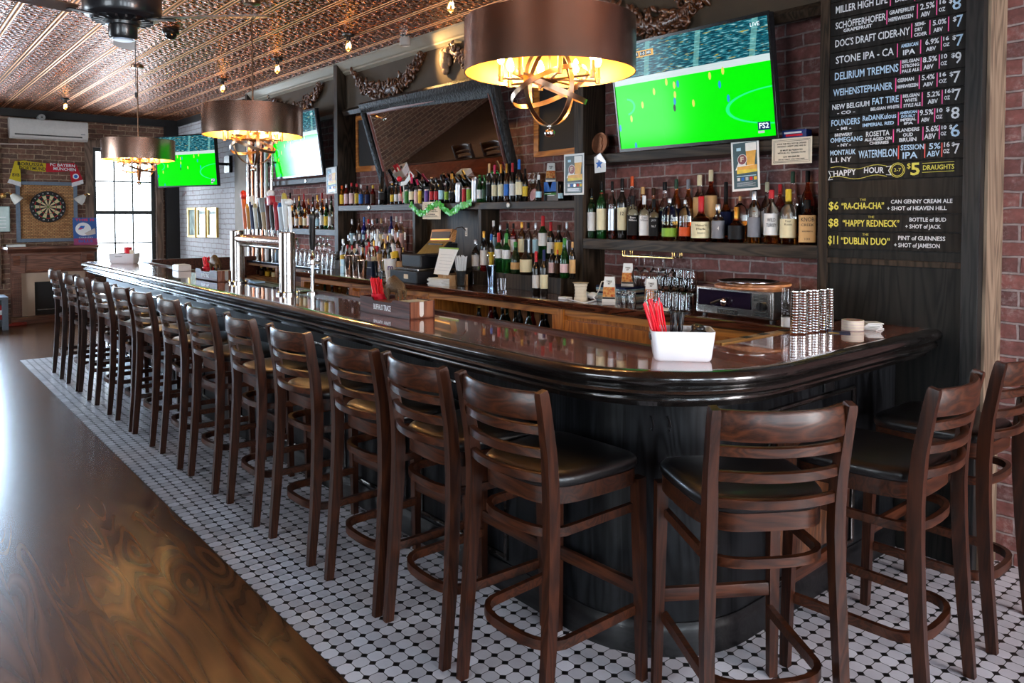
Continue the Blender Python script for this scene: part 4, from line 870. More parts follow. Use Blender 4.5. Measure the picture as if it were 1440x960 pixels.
for dy, dz, r, sc in ((0, 0, .075, (.55, .8, 1.2)), (.03, .07, .045, (.8, 1, .8)), (-.03, .075, .045, (.8, 1, .8)), (0, -.08, .045, (.7, .9, 1)), (.05, .0, .035, (.7, .8, 1.4)), (-.05, -.01, .035, (.7, .8, 1.4)), (.055, .085, .022, (.6, 1, 1.3)), (-.06, .10, .022, (.6, 1, 1.3)), (0, -.012, .028, (1.6, .7, 1.3)), (.02, -.10, .02, (1, 1, 1)), (-.012, .035, .02, (1.5, 1.6, .6))):
    m.ball((3.785 - r * .3, c.y + dy, c.z + dz), r, 0, 12, sc)
o = m.build('carved_mask', pm('brown_carved_mask', (.20, .12, .07), .6, .25, bump=.6, scale=90), None, 180); tag(o, 'carved wooden mask lit by a spotlight on the frieze above the mirror', 'carving')

# ================================================================ ceiling fittings
M_FIL = glow('amber_filament', (1, .45, .10), 26)
def bare_bulb(x, y, lab, first=[None]):
    if first[0] is None:
        r = empty('bare_bulb_fitting', (x, y, Z_C), lab, 'ceiling bulb', 'bare filament bulbs on the tin ceiling')
        m = MB(); m.lathe([(0, -.001), (.055, -.001), (.05, -.018), (.02, -.024), (.02, -.06), (0, -.06)], seg=16); m.build('socket', M_BLACK, r)
        m = MB(); m.lathe([(.014, -.055), (.016, -.07), (.030, -.10), (.030, -.12), (.018, -.145), (0, -.152)], seg=16); m.build('globe', glass('amber_bulb_glass', (1, .86, .6), .02), r, 180)
        m = MB()
        m.tube([(.011 * math.cos(a), .011 * math.sin(a), -.10 + .018 * math.sin(a * 2)) for a in [k * PI / 8 for k in range(16)]], .0035, 6, True); m.build('filament', M_FIL, r, 180); first[0] = r
    else: dup(first[0], (x, y, Z_C), None, lab, 'bare filament bulbs on the tin ceiling')
for px, py, lab in ((634, 10, 'bare filament bulb on the tin ceiling closest to the large chandelier'), (490, 66, 'bare filament bulb on the tin ceiling by the dark post top'), (390, 98, 'bare filament bulb on the tin ceiling above the first garland'), (313, 125, 'bare filament bulb on the tin ceiling just above the middle chandelier'), (92, 150, 'bare filament bulb on the tin ceiling above the air conditioner')):
    p = at(px, py, Z=3.05); bare_bulb(p.x, p.y, lab)
def spot(px, py, lab):
    p = at(px, py, Z=3.10); p.x = min(p.x, 3.57); r = empty('ceiling_spotlight', (p.x, p.y, Z_C), lab, 'spotlight')
    m = MB(); m.lathe([(0, -.001), (.045, -.001), (.045, -.015), (.012, -.018), (.012, -.03), (0, -.03)], seg=16); m.build('mount', M_STEEL, r)
    m = MB(); m.lathe([(0, -.03), (.04, -.032), (.047, -.045), (.047, -.10), (.040, -.104), (.036, -.09), (0, -.085)], seg=18); m.build('can', pm('grey_spot_can', (.35, .34, .33), .4), r); return p
ps = spot(585, 60, 'grey ceiling spotlight by the cornice aimed at the carved mask')
d = bpy.data.lights.new('mask_spot', 'SPOT'); d.energy = 45; d.color = (1, .58, .2); d.spot_size = math.radians(85); d.spot_blend = .8; d.shadow_soft_size = .02
o = bpy.data.objects.new('mask_spot', d); COL.objects.link(o); o.location = (ps.x, ps.y - .02, Z_C - .125); o.rotation_euler = (V((3.84, 5.08, 2.82)) - o.location).to_track_quat('-Z', 'Y').to_euler()
p = at(345, 140, Z=3.08); r = empty('black_loudspeaker', (3.70, p.y, 3.0), 'small black loudspeaker under the cornice at the beige wall end', 'loudspeaker')
m = MB(); m.box((-.05, -.06, -.08), (.05, .06, .08), bev=.01); m.build('cabinet', M_BLACK, r, 0); m = MB(); m.box((.04, -.02, -.02), (.099, .02, .02)); m.build('bracket', M_STEEL, r, 0); m = MB(); m.cyl((-.049, 0, -.015), (-.053, 0, -.015), .035, seg=18); m.build('cone', M_MATT, r)
p = at(240, 48, Z=3.12); r = empty('dome_camera', (p.x, p.y, Z_C), 'black dome camera on the tin ceiling beside the fan', 'camera')
m = MB(); m.lathe([(0, -.001), (.065, -.001), (.068, -.03), (.06, -.04), (0, -.04)], seg=24); m.build('base', M_BLACK, r); m = MB(); m.lathe([(.052, -.04), (.046, -.062), (.03, -.08), (0, -.088)], seg=24); m.build('dome', pm('smoked_dome', (.01, .01, .012), .05, 0), r, 180)
r = empty('smoke_detector', (1.96, 13.22, 3.05), 'small grey alarm sounder on the black trim above the air conditioner', 'detector')
M0 = Matrix.Rotation(PI/2, 4, 'X'); m = MB(); m.lathe([(0, -.10), (.05, -.10), (.05, .0), (.045, .02), (0, .024)], seg=20, M=M0); m.build('body', pm('grey_detector_plastic', (.28, .27, .26), .5), r); m = MB(); m.lathe([(.012, .022), (.012, .032), (0, .034)], seg=12, M=M0); m.build('sensor', M_BLACK, r)
def make_fan(c, rz, lab, blade=None):
    r = empty('ceiling_fan', c, lab, 'ceiling fan', 'ceiling fans over the room', rz)
    MF = pm('black_fan_enamel', (.010, .011, .014), .3, .08, coat=.3)
    m = MB(); m.lathe([(0, .24), (.10, .24), (.185, .225), (.203, .20), (.203, .10), (.195, .085), (.17, .075), (.165, .068), (.09, .05), (0, .05)], seg=48); m.build('motor_housing', MF, r, 40)
    for k in range(20):
        a = 2 * PI * k / 20; M = Matrix.Rotation(a, 4, 'Z'); m = MB(); m.box((.10, -.005, .052), (.158, .005, .064), M=M); m.build('vent_rib', MF, r, 0)
    m = MB(); m.lathe([(0, .052), (.088, .052), (.086, .035), (.075, .03), (.075, -.03), (.066, -.042), (0, -.042)], seg=32); m.build('switch_cup', MF, r, 40)
    m = MB(); m.lathe([(0, -.049), (.05, -.048), (.055, -.042), (0, -.041)], seg=28); m.build('cap', pm('pale_blue_cap', (.45, .55, .70), .3), r, 40)
    m = MB(); m.cyl((0, 0, .23), (0, 0, Z_C - c[2] - .02), .014, seg=12); m.build('down_rod', MF, r); m = MB(); m.lathe([(0, Z_C - c[2] - .05), (.05, Z_C - c[2] - .045), (.07, Z_C - c[2] - .001), (0, Z_C - c[2] - .001)], seg=24); m.build('ceiling_canopy', MF, r)
    m = MB(); pts = [(.05, .035, -.02 - .033 * k) for k in range(10)]; m.tube(pts, .0022, 5, up=(1, 0, 0)); m.lathe([(0, -.33), (.007, -.335), (.007, -.36), (0, -.365)], (.05, .035, 0), 10); m.build('pull_chain', M_BLACK, r)
    for k in range(3):
        a = 2 * PI * k / 3; M = Matrix.Rotation(a, 4, 'Z')
        m = MB(); m.box((.15, -.02, .062), (.30, .02, .070), M=M); b_ = m.build('blade_iron', MF, r, 0)
        m = MB(); m.prism([(.26, -.055), (.80, -.07), (.845, -.03), (.845, .03), (.80, .07), (.26, .055)], .071, .079, M=M @ Matrix.Rotation(.16, 4, 'X')); m.build('blade', blade or pm('copper_brown_blade', (.13, .065, .04), .4, .1), r, 0)
    return r
fc = at(173, 45, Z=2.62)
make_fan((fc.x, fc.y, 2.62), math.radians(317), 'black ceiling fan with pull chain hanging closest to the bar')
p = at(62, 204, Z=2.62); q = V((p.x - .845 * math.cos(math.radians(20)), p.y + .845 * math.sin(math.radians(20)), 2.55)); make_fan(q, math.radians(-20), 'ceiling fan of which one pale blade shows before the far brick wall', pm('pale_pink_beige_blade', (.62, .46, .40), .4, .05))
# ================================================================ bottles, cans and glasses
GL = {}
for n_, c_, t_, r_ in (('clear', (.93, .95, .95), 1, .02), ('amber', (.80, .26, .035), 1, .03), ('lamber', (.85, .48, .12), 1, .03), ('ramber', (.50, .06, .012), 1, .03), ('green', (.02, .22, .04), .85, .04), ('dgreen', (.015, .06, .02), .6, .05), ('dark', (.008, .007, .006), 0, .07), ('brown', (.07, .02, .006), .5, .05), ('blue', (.01, .02, .30), .6, .04), ('orange', (.80, .22, .02), .8, .04), ('red', (.35, .01, .01), .7, .04), ('white', (.75, .75, .74), 0, .3), ('lblue', (.45, .65, .85), .8, .03)):
    GL[n_] = glass('bottle_' + n_, c_, r_, t_, 1.45)
PC = {'cream': 'D9CDA8', 'white': 'D8D6D6', 'black': '121214', 'tan': 'C79A63', 'gold': 'B98A3A', 'red': 'B3121E', 'pink': 'C01D4C', 'blue': '1F63B8', 'navy': '17204A', 'green': '2F7A2C', 'lgreen': '7FA62E', 'orange': 'D8531B', 'yellow': 'D9B32A', 'silver': 'A9ABB0', 'grey': '77777F', 'lblue': 'A9CFE0', 'purple': '5A3E8E', 'brown': '3A2416', 'palepink': 'D9B7B9', 'dgreen': '123A26'}
def pc(n): return pm('print_' + n, PC[n], .55 if n not in ('silver', 'gold') else .3, .04, metal=0 if n not in ('silver', 'gold') else .8, spec=.15 if n in ('black', 'navy', 'brown') else .4)
PROF = {  # (r, z) outlines, top opening included; cap start; label band
 'liquor': ([(0, 0), (.92, 0), (1, .02), (1, .56), (.92, .62), (.5, .70), (.36, .76), (.33, .90), (.36, .91), (.36, .95), (0, .95)], .86, (.14, .50)),
 'tall':   ([(0, 0), (.94, 0), (1, .02), (1, .60), (.9, .66), (.45, .74), (.34, .80), (.31, .93), (.34, .94), (.34, .96), (0, .96)], .84, (.15, .52)),
 'square': ([(0, 0), (.95, 0), (1, .015), (1, .60), (.93, .65), (.45, .70), (.36, .74), (.33, .90), (0, .91)], .80, (.10, .55)),
 'squat':  ([(0, 0), (.94, 0), (1, .02), (1, .42), (.88, .50), (.45, .58), (.30, .66), (.27, .92), (0, .93)], .62, (.08, .44)),
 'flat':   ([(0, 0), (.90, 0), (1, .03), (1, .60), (.95, .70), (.75, .78), (.30, .84), (.24, .87), (.22, .95), (0, .95)], .90, (.10, .30)),
 'wine':   ([(0, 0), (.94, 0), (1, .015), (1, .58), (.92, .64), (.5, .71), (.38, .76), (.36, .98), (0, .98)], .76, (.16, .46)),
 'champ':  ([(0, 0), (.94, 0), (1, .02), (1, .40), (.9, .52), (.62, .64), (.42, .76), (.36, .97), (0, .97)], .72, (.14, .36)),
 'beer':   ([(0, 0), (.94, 0), (1, .02), (1, .50), (.9, .58), (.5, .72), (.42, .80), (.40, .94), (.46, .95), (0, .97)], .95, (.14, .46)),
 'can':    ([(0, 0), (.82, 0), (1, .05), (1, .90), (.88, .97), (.86, 1.0), (.80, .98), (0, .97)], None, (.06, .90)),
 'mini':   ([(0, 0), (.94, 0), (1, .02), (1, .58), (.85, .66), (.45, .76), (.42, .86), (0, .88)], .84, (.08, .54)),
}
def ordw(n):
    if n <= len(NTH): return NTH[n - 1]
    tens, u = {2: 'twenty', 3: 'thirty', 4: 'forty', 5: 'fifty'}[n // 10], n % 10
    return {2: 'twentieth', 3: 'thirtieth', 4: 'fortieth', 5: 'fiftieth'}[n // 10] if u == 0 else tens + '-' + NTH[u - 1]
def bottle(P, h, r, kind, gl, label, cap, lab, group, low=None, words=(), lean=None, nm=None, band=None, capz=None, neck=None):
    prof, cz, lb = PROF[kind]; cz = capz if capz else cz; lb = band or lb
    nm = nm or {'wine': 'wine_bottle', 'champ': 'wine_bottle', 'beer': 'beer_bottle', 'can': 'beer_can', 'mini': 'mixer_bottle'}.get(kind, 'liquor_bottle')
    root = empty(nm, P, lab, 'can' if kind == 'can' else 'bottle', group)
    face = math.atan2(-P.y, -P.x) + PI / 2 if kind == 'square' else 0
    seg = 18 if r * F_PX / max(P.length, .1) > 5 else 12
    def shell(mb, pr, mis=None):
        if kind == 'square':
            bm = mb.bm; rings = []
            for q, z in pr:
                if q < 1e-6: rings.append([bm.verts.new((0, 0, z * h))]); continue
                e = .35 if q > .6 else 1.0; vs = []
                for k in range(20):
                    a = 2 * PI * k / 20; c, s = math.cos(a), math.sin(a); f = math.copysign(abs(c) ** e, c), math.copysign(abs(s) ** e, s)
                    vs.append(bm.verts.new((q * r * f[0], q * r * .85 * f[1], z * h)))
                rings.append(vs)
            for i, (a, b) in enumerate(zip(rings, rings[1:])):
                for k in range(20):
                    j = (k + 1) % 20
                    f = bm.faces.new((a[0], b[j], b[k])) if len(a) == 1 else bm.faces.new((a[k], a[j], b[0])) if len(b) == 1 else bm.faces.new((a[k], a[j], b[j], b[k]))
                    f.material_index = mis[i] if mis else 0
            bmesh.ops.rotate(bm, verts=bm.verts[:], matrix=Matrix.Rotation(face, 3, 'Z'))
        else: mb.lathe([(q * r, z * h) for q, z in pr], seg=seg, mis=mis)
    m = MB(); mats = [GL[gl]] if isinstance(gl, str) else gl; mis = None; pr = prof
    if low:
        mats = [GL[gl], GL[low]]; z0 = .46
        k = next(i for i, (q, z) in enumerate(prof) if i > 1 and z > z0); a, b = prof[k - 1], prof[k]; t = (z0 - a[1]) / (b[1] - a[1])
        pr = prof[:k] + [(a[0] + (b[0] - a[0]) * t, z0)] + prof[k:]; mis = [1] * (k) + [0] * (len(pr) - 1 - k)
    if kind == 'can': mats = [pc('silver')]
    shell(m, pr, mis); m.build('glass_body' if kind != 'can' else 'can_body', mats, root, 40)
    if label:
        m = MB(); ex = 1.012
        if kind == 'square': shell(m, [(ex, lb[0]), (ex, lb[1])])
        else: m.lathe([(r * ex, lb[0] * h), (r * ex, lb[1] * h)], seg=seg)
        lo = m.build('label' if kind != 'can' else 'print_sleeve', pc(label), root, 40)
        d = V((-P.x, -P.y, 0)).normalized(); x = V((0, 0, 1)).cross(d)
        for tx, zc, hh, ww, mt in words:
            o = text(tx, ww * r, hh * h, mt, lo, 0, 0); o.matrix_local = frame_M(d * (r * (1.03 if kind != 'square' else .9)) + V((0, 0, zc * h)), x, (0, 0, 1))
    if cap:
        qa = [q for q, z in prof if z > .75 and q > 0][-1] if kind != 'can' else 0
        m = MB(); rr = r * qa * 1.12; m.lathe([(rr * (1.15 if kind in ('wine', 'champ') else 1.0), cz * h), (rr, min(.99, cz + .03) * h), (rr, .985 * h), (rr * .85, h), (0, h)], seg=12); m.build('cap' if kind not in ('wine', 'champ') else 'capsule', pc(cap), root, 40)
    if neck:
        m = MB(); q = r * .37; m.lathe([(q, .72 * h), (q, .80 * h)], seg=12); m.build('neck_label', pc(neck), root, 40)
    if lean: root.rotation_euler = lean
    return root
M_INK = pm('label_ink', (.02, .018, .016), .7, 0); M_INKW = pm('label_white_ink', (.7, .7, .7), .7, 0); M_INKR = pm('label_red_ink', (.5, .02, .02), .7, 0)
def shelf_row(items, X, Z, group, suffix, reverse_n=None):
    for i, it in enumerate(items):
        px, yt, w, kind, gl, label, cap, desc = it[:8]; kw = dict(it[8]) if len(it) > 8 else {}
        p = at(px, yt, X=kw.pop('X', X)); t = (p - V((0, 0, EYE))).dot(FW)
        h = p.z - Z; r = w / 2 * t / F_PX
        p.z = Z + .0005
        lab = '%s, %s %s' % (desc, ordw(i + 1), suffix)
        bottle(p, h, r, kind, gl, label, cap, lab, group, **kw)
G1 = 'liquor bottles on the whiskey shelf'
shelf_row([
 (832, 265, 12, 'tall', 'dgreen', 'white', 'black', 'dark green bottle with white label', dict(neck='tan')),
 (846, 255, 14, 'tall', 'green', 'cream', 'black', 'green bottle with cream label', dict(neck='red')),
 (861, 255, 11, 'tall', 'clear', 'silver', 'black', 'clear bottle with silver label', dict(low='ramber')),
 (875, 251, 13.5, 'tall', 'dark', 'cream', 'black', 'dark bottle with tall cream label', dict(neck='white', words=[('12', .42, .06, .7, M_INK)])),
 (890, 275, 15, 'square', 'clear', 'black', 'black', 'square bottle with black label', dict(low='ramber', words=[('Evan', .50, .05, 1.0, M_INKW), ('Williams', .44, .05, 1.5, M_INKW)])),
 (906, 275, 14, 'square', 'clear', 'white', 'white', 'square bottle with white label and cap', dict(low='amber', words=[('Evan', .50, .05, 1.0, M_INK), ('Williams', .44, .05, 1.5, M_INK)])),
 (919.5, 280, 13.5, 'square', 'clear', 'black', 'black', 'square bottle with ornate black label', dict(low='ramber', words=[('JACK', .48, .05, 1.0, M_INKW), ('No.7', .34, .06, .9, M_INKW)])),
 (942, 279, 22, 'flat', 'clear', 'lgreen', 'silver', 'round clear bottle with low green label', dict(low='lamber')),
 (963.5, 281, 16.5, 'flat', 'clear', 'orange', 'silver', 'round clear bottle with low orange label', dict(low='ramber', band=(.12, .34))),
 (986, 276, 27, 'squat', 'amber', 'cream', 'red', 'squat bottle with red wax neck', dict(low='ramber', words=[("Maker's", .36, .05, 1.1, M_INK), ('Mark', .28, .05, .9, M_INK), ('WHISKY', .19, .03, .8, M_INK)])),
 (1010, 287, 18, 'liquor', 'clear', 'grey', 'silver', 'silver-capped bottle with grey label', dict(low='amber', band=(.1, .56), words=[('4', .36, .1, .3, M_INKW)])),
 (1036, 291, 23, 'squat', 'ramber', 'black', 'gold', 'squat bottle with black label', dict(band=(.10, .48))),
 (1061, 269, 18, 'tall', 'clear', 'grey', 'silver', 'golden bottle with grey stripe label', dict(low='lamber', band=(.12, .5))),
 (1085, 267, 20, 'tall', 'clear', 'white', 'red', 'bottle with white label and red neck', dict(low='amber', band=(.16, .56), words=[('WILD', .44, .07, 1.1, M_INK), ('TURKEY', .34, .07, 1.3, M_INK)])),
 (1109, 266, 22, 'tall', 'clear', 'cream', 'yellow', 'bottle with yellow cap and cream label', dict(low='amber', band=(.12, .46), capz=.72, words=[('Four', .42, .04, .7, M_INK), ('Roses', .36, .04, .9, M_INK)])),
 (1136, 281, 23, 'square', 'ramber', 'tan', 'black', 'square bottle with tan label', dict(band=(.06, .66), words=[('KNOB', .56, .10, 1.5, M_INK), ('CREEK', .44, .06, 1.5, M_INK), ('BOURBON', .30, .03, 1.2, M_INK), ('100', .13, .05, .6, M_INK)])),
], 3.755, 1.43, G1, 'from the middle post, front whiskey row')
shelf_row([
 (838, 290, 10, 'tall', 'brown', 'white', 'black', 'small brown bottle'), (853, 272, 12, 'tall', 'clear', 'cream', 'brown', 'clear bottle with cream label', dict(low='ramber')),
 (870, 280, 13, 'liquor', 'amber', 'black', 'brown', 'amber bottle with black label'), (889, 248, 13, 'tall', 'clear', 'cream', 'orange', 'tall bottle with orange capsule', dict(low='lamber')),
 (904, 263, 15, 'liquor', 'amber', 'cream', 'tan', 'corked amber bottle'), (919, 264, 14, 'liquor', 'amber', 'cream', 'brown', 'amber bottle with tan label'),
 (935, 256, 15, 'liquor', 'clear', 'navy', 'black', 'black-capped bottle with navy label', dict(low='amber')), (951, 252, 14, 'tall', 'amber', 'navy', 'dgreen', 'bottle with green capsule'),
 (968, 252, 14, 'tall', 'amber', 'tan', 'grey', 'bottle with grey capsule'), (984, 246, 18, 'tall', 'clear', 'tan', 'cream', 'tall bottle with kraft label', dict(low='lamber', band=(.2, .66))),
 (1000, 239, 17, 'tall', 'ramber', 'tan', 'cream', 'very tall reddish bottle', dict(band=(.2, .64))), (1021, 256, 19, 'squat', 'amber', 'navy', 'black', 'round bottle with navy label', dict(band=(.1, .5))),
 (1041, 276, 19, 'flat', 'clear', None, 'tan', 'etched clear bottle', dict(low='amber')), (1062, 262, 16, 'tall', 'amber', 'white', 'black', 'amber bottle behind the beer poster'),
 (1079, 256, 15, 'tall', 'clear', 'white', 'cream', 'pale bottle'), (1097, 259, 14, 'tall', 'red', 'white', 'red', 'red bottle'), (1115, 241, 15, 'tall', 'clear', 'white', 'dgreen', 'tall clear bottle with green capsule', dict(low='lamber')),
 (1136, 240, 17, 'tall', 'ramber', 'black', 'black', 'tall reddish bottle with black cap'),
], 3.86, 1.43, G1, 'from the middle post, back whiskey row')
G2 = 'bottles and cans on the upper shelf'
shelf_row([
 (481, 261, 7, 'mini', 'orange', 'yellow', 'orange', 'small bottle with yellow label'), (487, 259, 6.5, 'mini', 'red', 'palepink', 'silver', 'small red bottle'), (494.5, 257, 7, 'mini', 'clear', 'palepink', 'red', 'small bottle with pink label'),
 (501.5, 258, 6, 'mini', 'brown', 'yellow', 'red', 'small red-capped bottle'), (507.5, 260, 6.5, 'mini', 'clear', 'blue', 'white', 'small bottle with blue label'), (516.5, 261, 7, 'mini', 'brown', 'navy', 'black', 'small bottle with navy label'),
 (524.5, 260.5, 7, 'mini', 'red', 'brown', 'yellow', 'small yellow-capped bottle'), (538, 241, 12, 'champ', 'dark', 'black', 'black', 'tall black sparkling bottle'), (551.5, 258, 6, 'beer', 'brown', 'yellow', 'gold', 'brown beer with yellow label'),
 (557, 257, 6, 'beer', 'brown', 'white', 'silver', 'brown beer with white label'), (563, 255, 6, 'beer', 'dark', 'palepink', 'black', 'dark beer with pink label'), (572, 267, 7, 'can', 'clear', 'green', None, 'green can'),
 (579, 249, 8.5, 'wine', 'dark', 'cream', 'pink', 'wine bottle with pink capsule'), (585, 267, 5.5, 'can', 'clear', 'palepink', None, 'pale pink can'), (590.5, 266, 5.5, 'can', 'clear', 'yellow', None, 'yellow can'),
 (600, 266, 7, 'can', 'clear', 'purple', None, 'purple and silver can'), (607, 249, 7, 'beer', 'dark', 'red', 'tan', 'dark beer with red label'), (613.5, 249, 7, 'beer', 'dark', 'red', 'brown', 'dark beer with dark cap and red label'),
 (620.5, 246, 8, 'beer', 'dark', 'lblue', 'black', 'dark beer with pale blue label'), (628, 251, 7, 'beer', 'dark', 'lgreen', 'navy', 'dark beer with lime label'), (635.5, 244, 9, 'champ', 'dark', 'black', 'gold', 'gold-foiled sparkling bottle'),
 (645, 257, 9, 'can', 'clear', 'silver', None, 'tall silver can'), (652.5, 264, 6, 'can', 'clear', 'red', None, 'red can'), (659, 264, 6.5, 'can', 'clear', 'lgreen', None, 'lime-green can'), (667.5, 251, 8.5, 'can', 'clear', 'silver', None, 'tall silver-blue can'),
 (674.5, 246, 8.5, 'beer', 'green', 'white', 'green', 'green beer with white print'), (681, 246, 7, 'beer', 'green', 'dgreen', 'green', 'plain green beer'), (688, 230, 9, 'wine', 'dark', 'black', 'tan', 'dark wine bottle with bare cork'),
 (695.5, 232, 8.5, 'wine', 'dark', 'cream', 'pink', 'wine bottle with cream label and pink capsule'), (704.5, 231, 9.5, 'wine', 'dark', 'cream', 'gold', 'wine bottle with cream label and gold capsule'), (712.5, 230, 8.5, 'wine', 'brown', 'blue', 'gold', 'wine bottle with blue label'),
 (720.8, 229, 9, 'wine', 'dark', 'white', 'red', 'wine bottle with white label and red capsule'), (730, 224, 10.5, 'wine', 'dark', 'cream', 'blue', 'wine bottle with blue capsule'), (738.5, 237, 8, 'wine', 'dark', 'yellow', 'black', 'dark wine bottle with yellow stripe', dict(X=3.76)),
 (757.5, 246, 8.5, 'champ', 'dark', 'lblue', 'white', 'small sparkling bottle with white foil'), (788.5, 259, 7.5, 'beer', 'dark', 'lblue', 'black', 'dark bottle with pale blue label'),
], 3.74, 1.69, G2, 'from tap-end post on upper shelf')
# a second rank and the bottles that lean in the rack
for px, py, cap, lab in ((590, 262, 'pink', 'wine bottle with pink capsule leaning towards the taps on the upper shelf'), (642, 258, 'gold', 'wine bottle with gold foil leaning beside the tall silver can'), (566, 252, 'gold', 'dark wine bottle leaning below the white card in the mirror')):
    p = at(px, 283, X=3.765); bottle(V((3.765, p.y - .05, 1.70)), .23, .025, 'wine', 'dark', 'cream', cap, lab, G2, lean=(math.radians(-24), 0, 0))
G3 = 'liquor bottles on the stepped tier by the taps'
shelf_row([
 (495, 308, 8, 'tall', 'clear', 'lblue', 'silver', 'clear vodka bottle'), (505, 307, 8, 'tall', 'brown', 'brown', 'brown', 'brown bottle'), (512, 305, 8, 'tall', 'blue', 'navy', 'blue', 'cobalt blue bottle'), (518, 308, 8, 'tall', 'clear', 'red', 'red', 'clear bottle with red label'),
 (524, 308, 8, 'tall', 'clear', 'white', 'silver', 'clear bottle with white label'), (530, 307, 8, 'tall', 'clear', 'silver', 'black', 'clear bottle with black cap'), (536, 307, 8, 'tall', 'clear', 'cream', 'tan', 'clear bottle with tan cap'),
 (543, 306, 8, 'tall', 'clear', 'palepink', 'palepink', 'clear bottle with pink capsule'), (550, 304, 8, 'tall', 'blue', 'white', 'navy', 'navy-capped bottle'), (557.5, 304, 8, 'tall', 'lamber', 'palepink', 'white', 'white-capped bottle with amber spirit'), (564, 304, 8, 'tall', 'clear', 'palepink', 'palepink', 'pale pink-capped bottle'),
], 3.82, 1.24, G3, 'from the tap-end post, back tier')
shelf_row([
 (490.5, 330, 9, 'liquor', 'clear', 'white', 'silver', 'clear bottle'), (498.5, 331, 9, 'liquor', 'clear', 'cream', 'silver', 'clear bottle with cream label'), (505.5, 329, 8.5, 'tall', 'clear', 'palepink', 'white', 'white-capped clear bottle'), (511, 330, 8, 'tall', 'clear', 'lblue', 'lblue', 'pale blue bottle'),
 (517.5, 323, 8, 'tall', 'clear', 'red', 'white', 'clear bottle with red print'), (524.5, 325, 8, 'tall', 'clear', 'white', 'silver', 'clear bottle with white print'), (531, 322, 8, 'tall', 'white', 'red', 'white', 'white bottle with red print'), (539, 330, 9, 'liquor', 'lamber', 'white', 'white', 'pale amber bottle'),
 (545.5, 331, 8, 'tall', 'clear', 'silver', 'gold', 'gold-capped bottle'), (552, 322, 8, 'tall', 'clear', 'navy', 'silver', 'clear bottle with navy label'), (559.5, 326, 8, 'tall', 'amber', 'palepink', 'silver', 'amber bottle with pink label'),
], 3.65, 1.13, G3, 'from the tap-end post, middle tier')
shelf_row([
 (482.5, 336, 9, 'liquor', 'clear', 'yellow', 'silver', 'bottle with yellow label'), (488.5, 344, 7, 'liquor', 'brown', 'red', 'red', 'small brown bottle'), (495, 345, 8, 'tall', 'clear', 'silver', 'red', 'red-capped bottle'), (502, 343, 8, 'tall', 'clear', 'palepink', 'palepink', 'pink-capped bottle'),
 (510, 348, 9, 'liquor', 'amber', 'tan', 'tan', 'squat amber bottle'), (519, 340, 8, 'tall', 'clear', 'palepink', 'red', 'clear bottle with oval pink label'), (526, 338, 8, 'tall', 'lamber', 'cream', 'gold', 'pale golden bottle'), (534, 339, 8.5, 'tall', 'clear', 'tan', 'silver', 'bottle with tall tan label', dict(band=(.1, .62))),
 (541.5, 342, 8, 'tall', 'lamber', 'cream', 'gold', 'golden bottle with gold cap'), (548, 341, 7, 'tall', 'dgreen', 'yellow', 'black', 'dark green bottle'), (555, 347, 7, 'tall', 'green', 'green', 'black', 'green bottle'),
], 3.52, 1.05, G3, 'from the tap-end post, front tier')
p = at(561, 378, X=3.42); bottle(V((3.42, p.y, 1.06)), .30, .035, 'wine', 'dark', 'yellow', 'white', 'dark bottle with yellow label and white neck leaning beside the register', G3, lean=(math.radians(-20), 0, 0), band=(.55, .75))
G4 = 'liqueur bottles on the stepped tier by the register'
shelf_row([
 (669, 337, 11.5, 'liquor', 'clear', 'white', 'silver', 'clear bottle with white label'), (680.5, 325, 11, 'tall', 'clear', 'white', 'gold', 'gold-capped bottle with white label', dict(low='red')), (691, 329, 10, 'tall', 'clear', 'yellow', 'blue', 'blue-capped bottle with yellow label', dict(low='orange')),
 (701.5, 327, 12, 'wine', 'green', 'white', 'red', 'green vermouth bottle with red cap', dict(band=(.36, .58))), (712, 328, 12, 'wine', 'green', 'white', 'green', 'green vermouth bottle with green cap', dict(band=(.36, .58))), (725, 340, 14, 'champ', 'dgreen', 'tan', 'green', 'dark green bottle with tan label'),
 (739.5, 337, 17, 'squat', 'dark', 'cream', 'black', 'bulbous dark bottle with cream label'), (776, 350, 9, 'tall', 'dark', 'palepink', 'black', 'dark bottle with pink label'), (784, 351, 8, 'tall', 'dark', 'brown', 'orange', 'dark bottle with orange cap'), (794, 335, 13, 'champ', 'green', 'palepink', 'green', 'green sparkling bottle with pink label'), (805, 340, 9, 'tall', 'dark', 'tan', 'tan', 'dark bottle against the post'),
], 3.62, 1.157, G4, 'from the register divider, front tier')
shelf_row([
 (684, 310, 10, 'tall', 'clear', 'cream', 'gold', 'clear bottle with gold capsule'), (694, 310, 10, 'tall', 'clear', 'lblue', 'white', 'clear bottle with white capsule'), (703.5, 316, 9, 'tall', 'clear', 'silver', 'silver', 'clear silver-capped bottle'), (713.5, 314, 10, 'tall', 'green', 'cream', 'black', 'green black-capped bottle'),
 (722, 314, 9, 'tall', 'red', 'white', 'black', 'reddish bottle'), (734, 312, 11, 'tall', 'lamber', 'cream', 'gold', 'golden bottle with gold neck'), (743, 313, 10, 'tall', 'clear', 'silver', 'black', 'clear black-capped bottle'), (753.5, 313, 10, 'tall', 'clear', 'lblue', 'silver', 'clear bottle with pale blue label'),
 (763.5, 303.5, 13, 'wine', 'green', 'white', 'red', 'tall green bottle with red capsule', dict(band=(.3, .6))), (774.5, 312, 11, 'wine', 'dark', 'white', 'red', 'dark bottle with red capsule'), (786, 316, 13, 'liquor', 'dark', 'yellow', 'brown', 'dark bottle with yellow label'), (797.5, 312, 10, 'tall', 'clear', 'silver', 'silver', 'clear slim bottle'),
], 3.81, 1.265, G4, 'from the register divider, back tier')
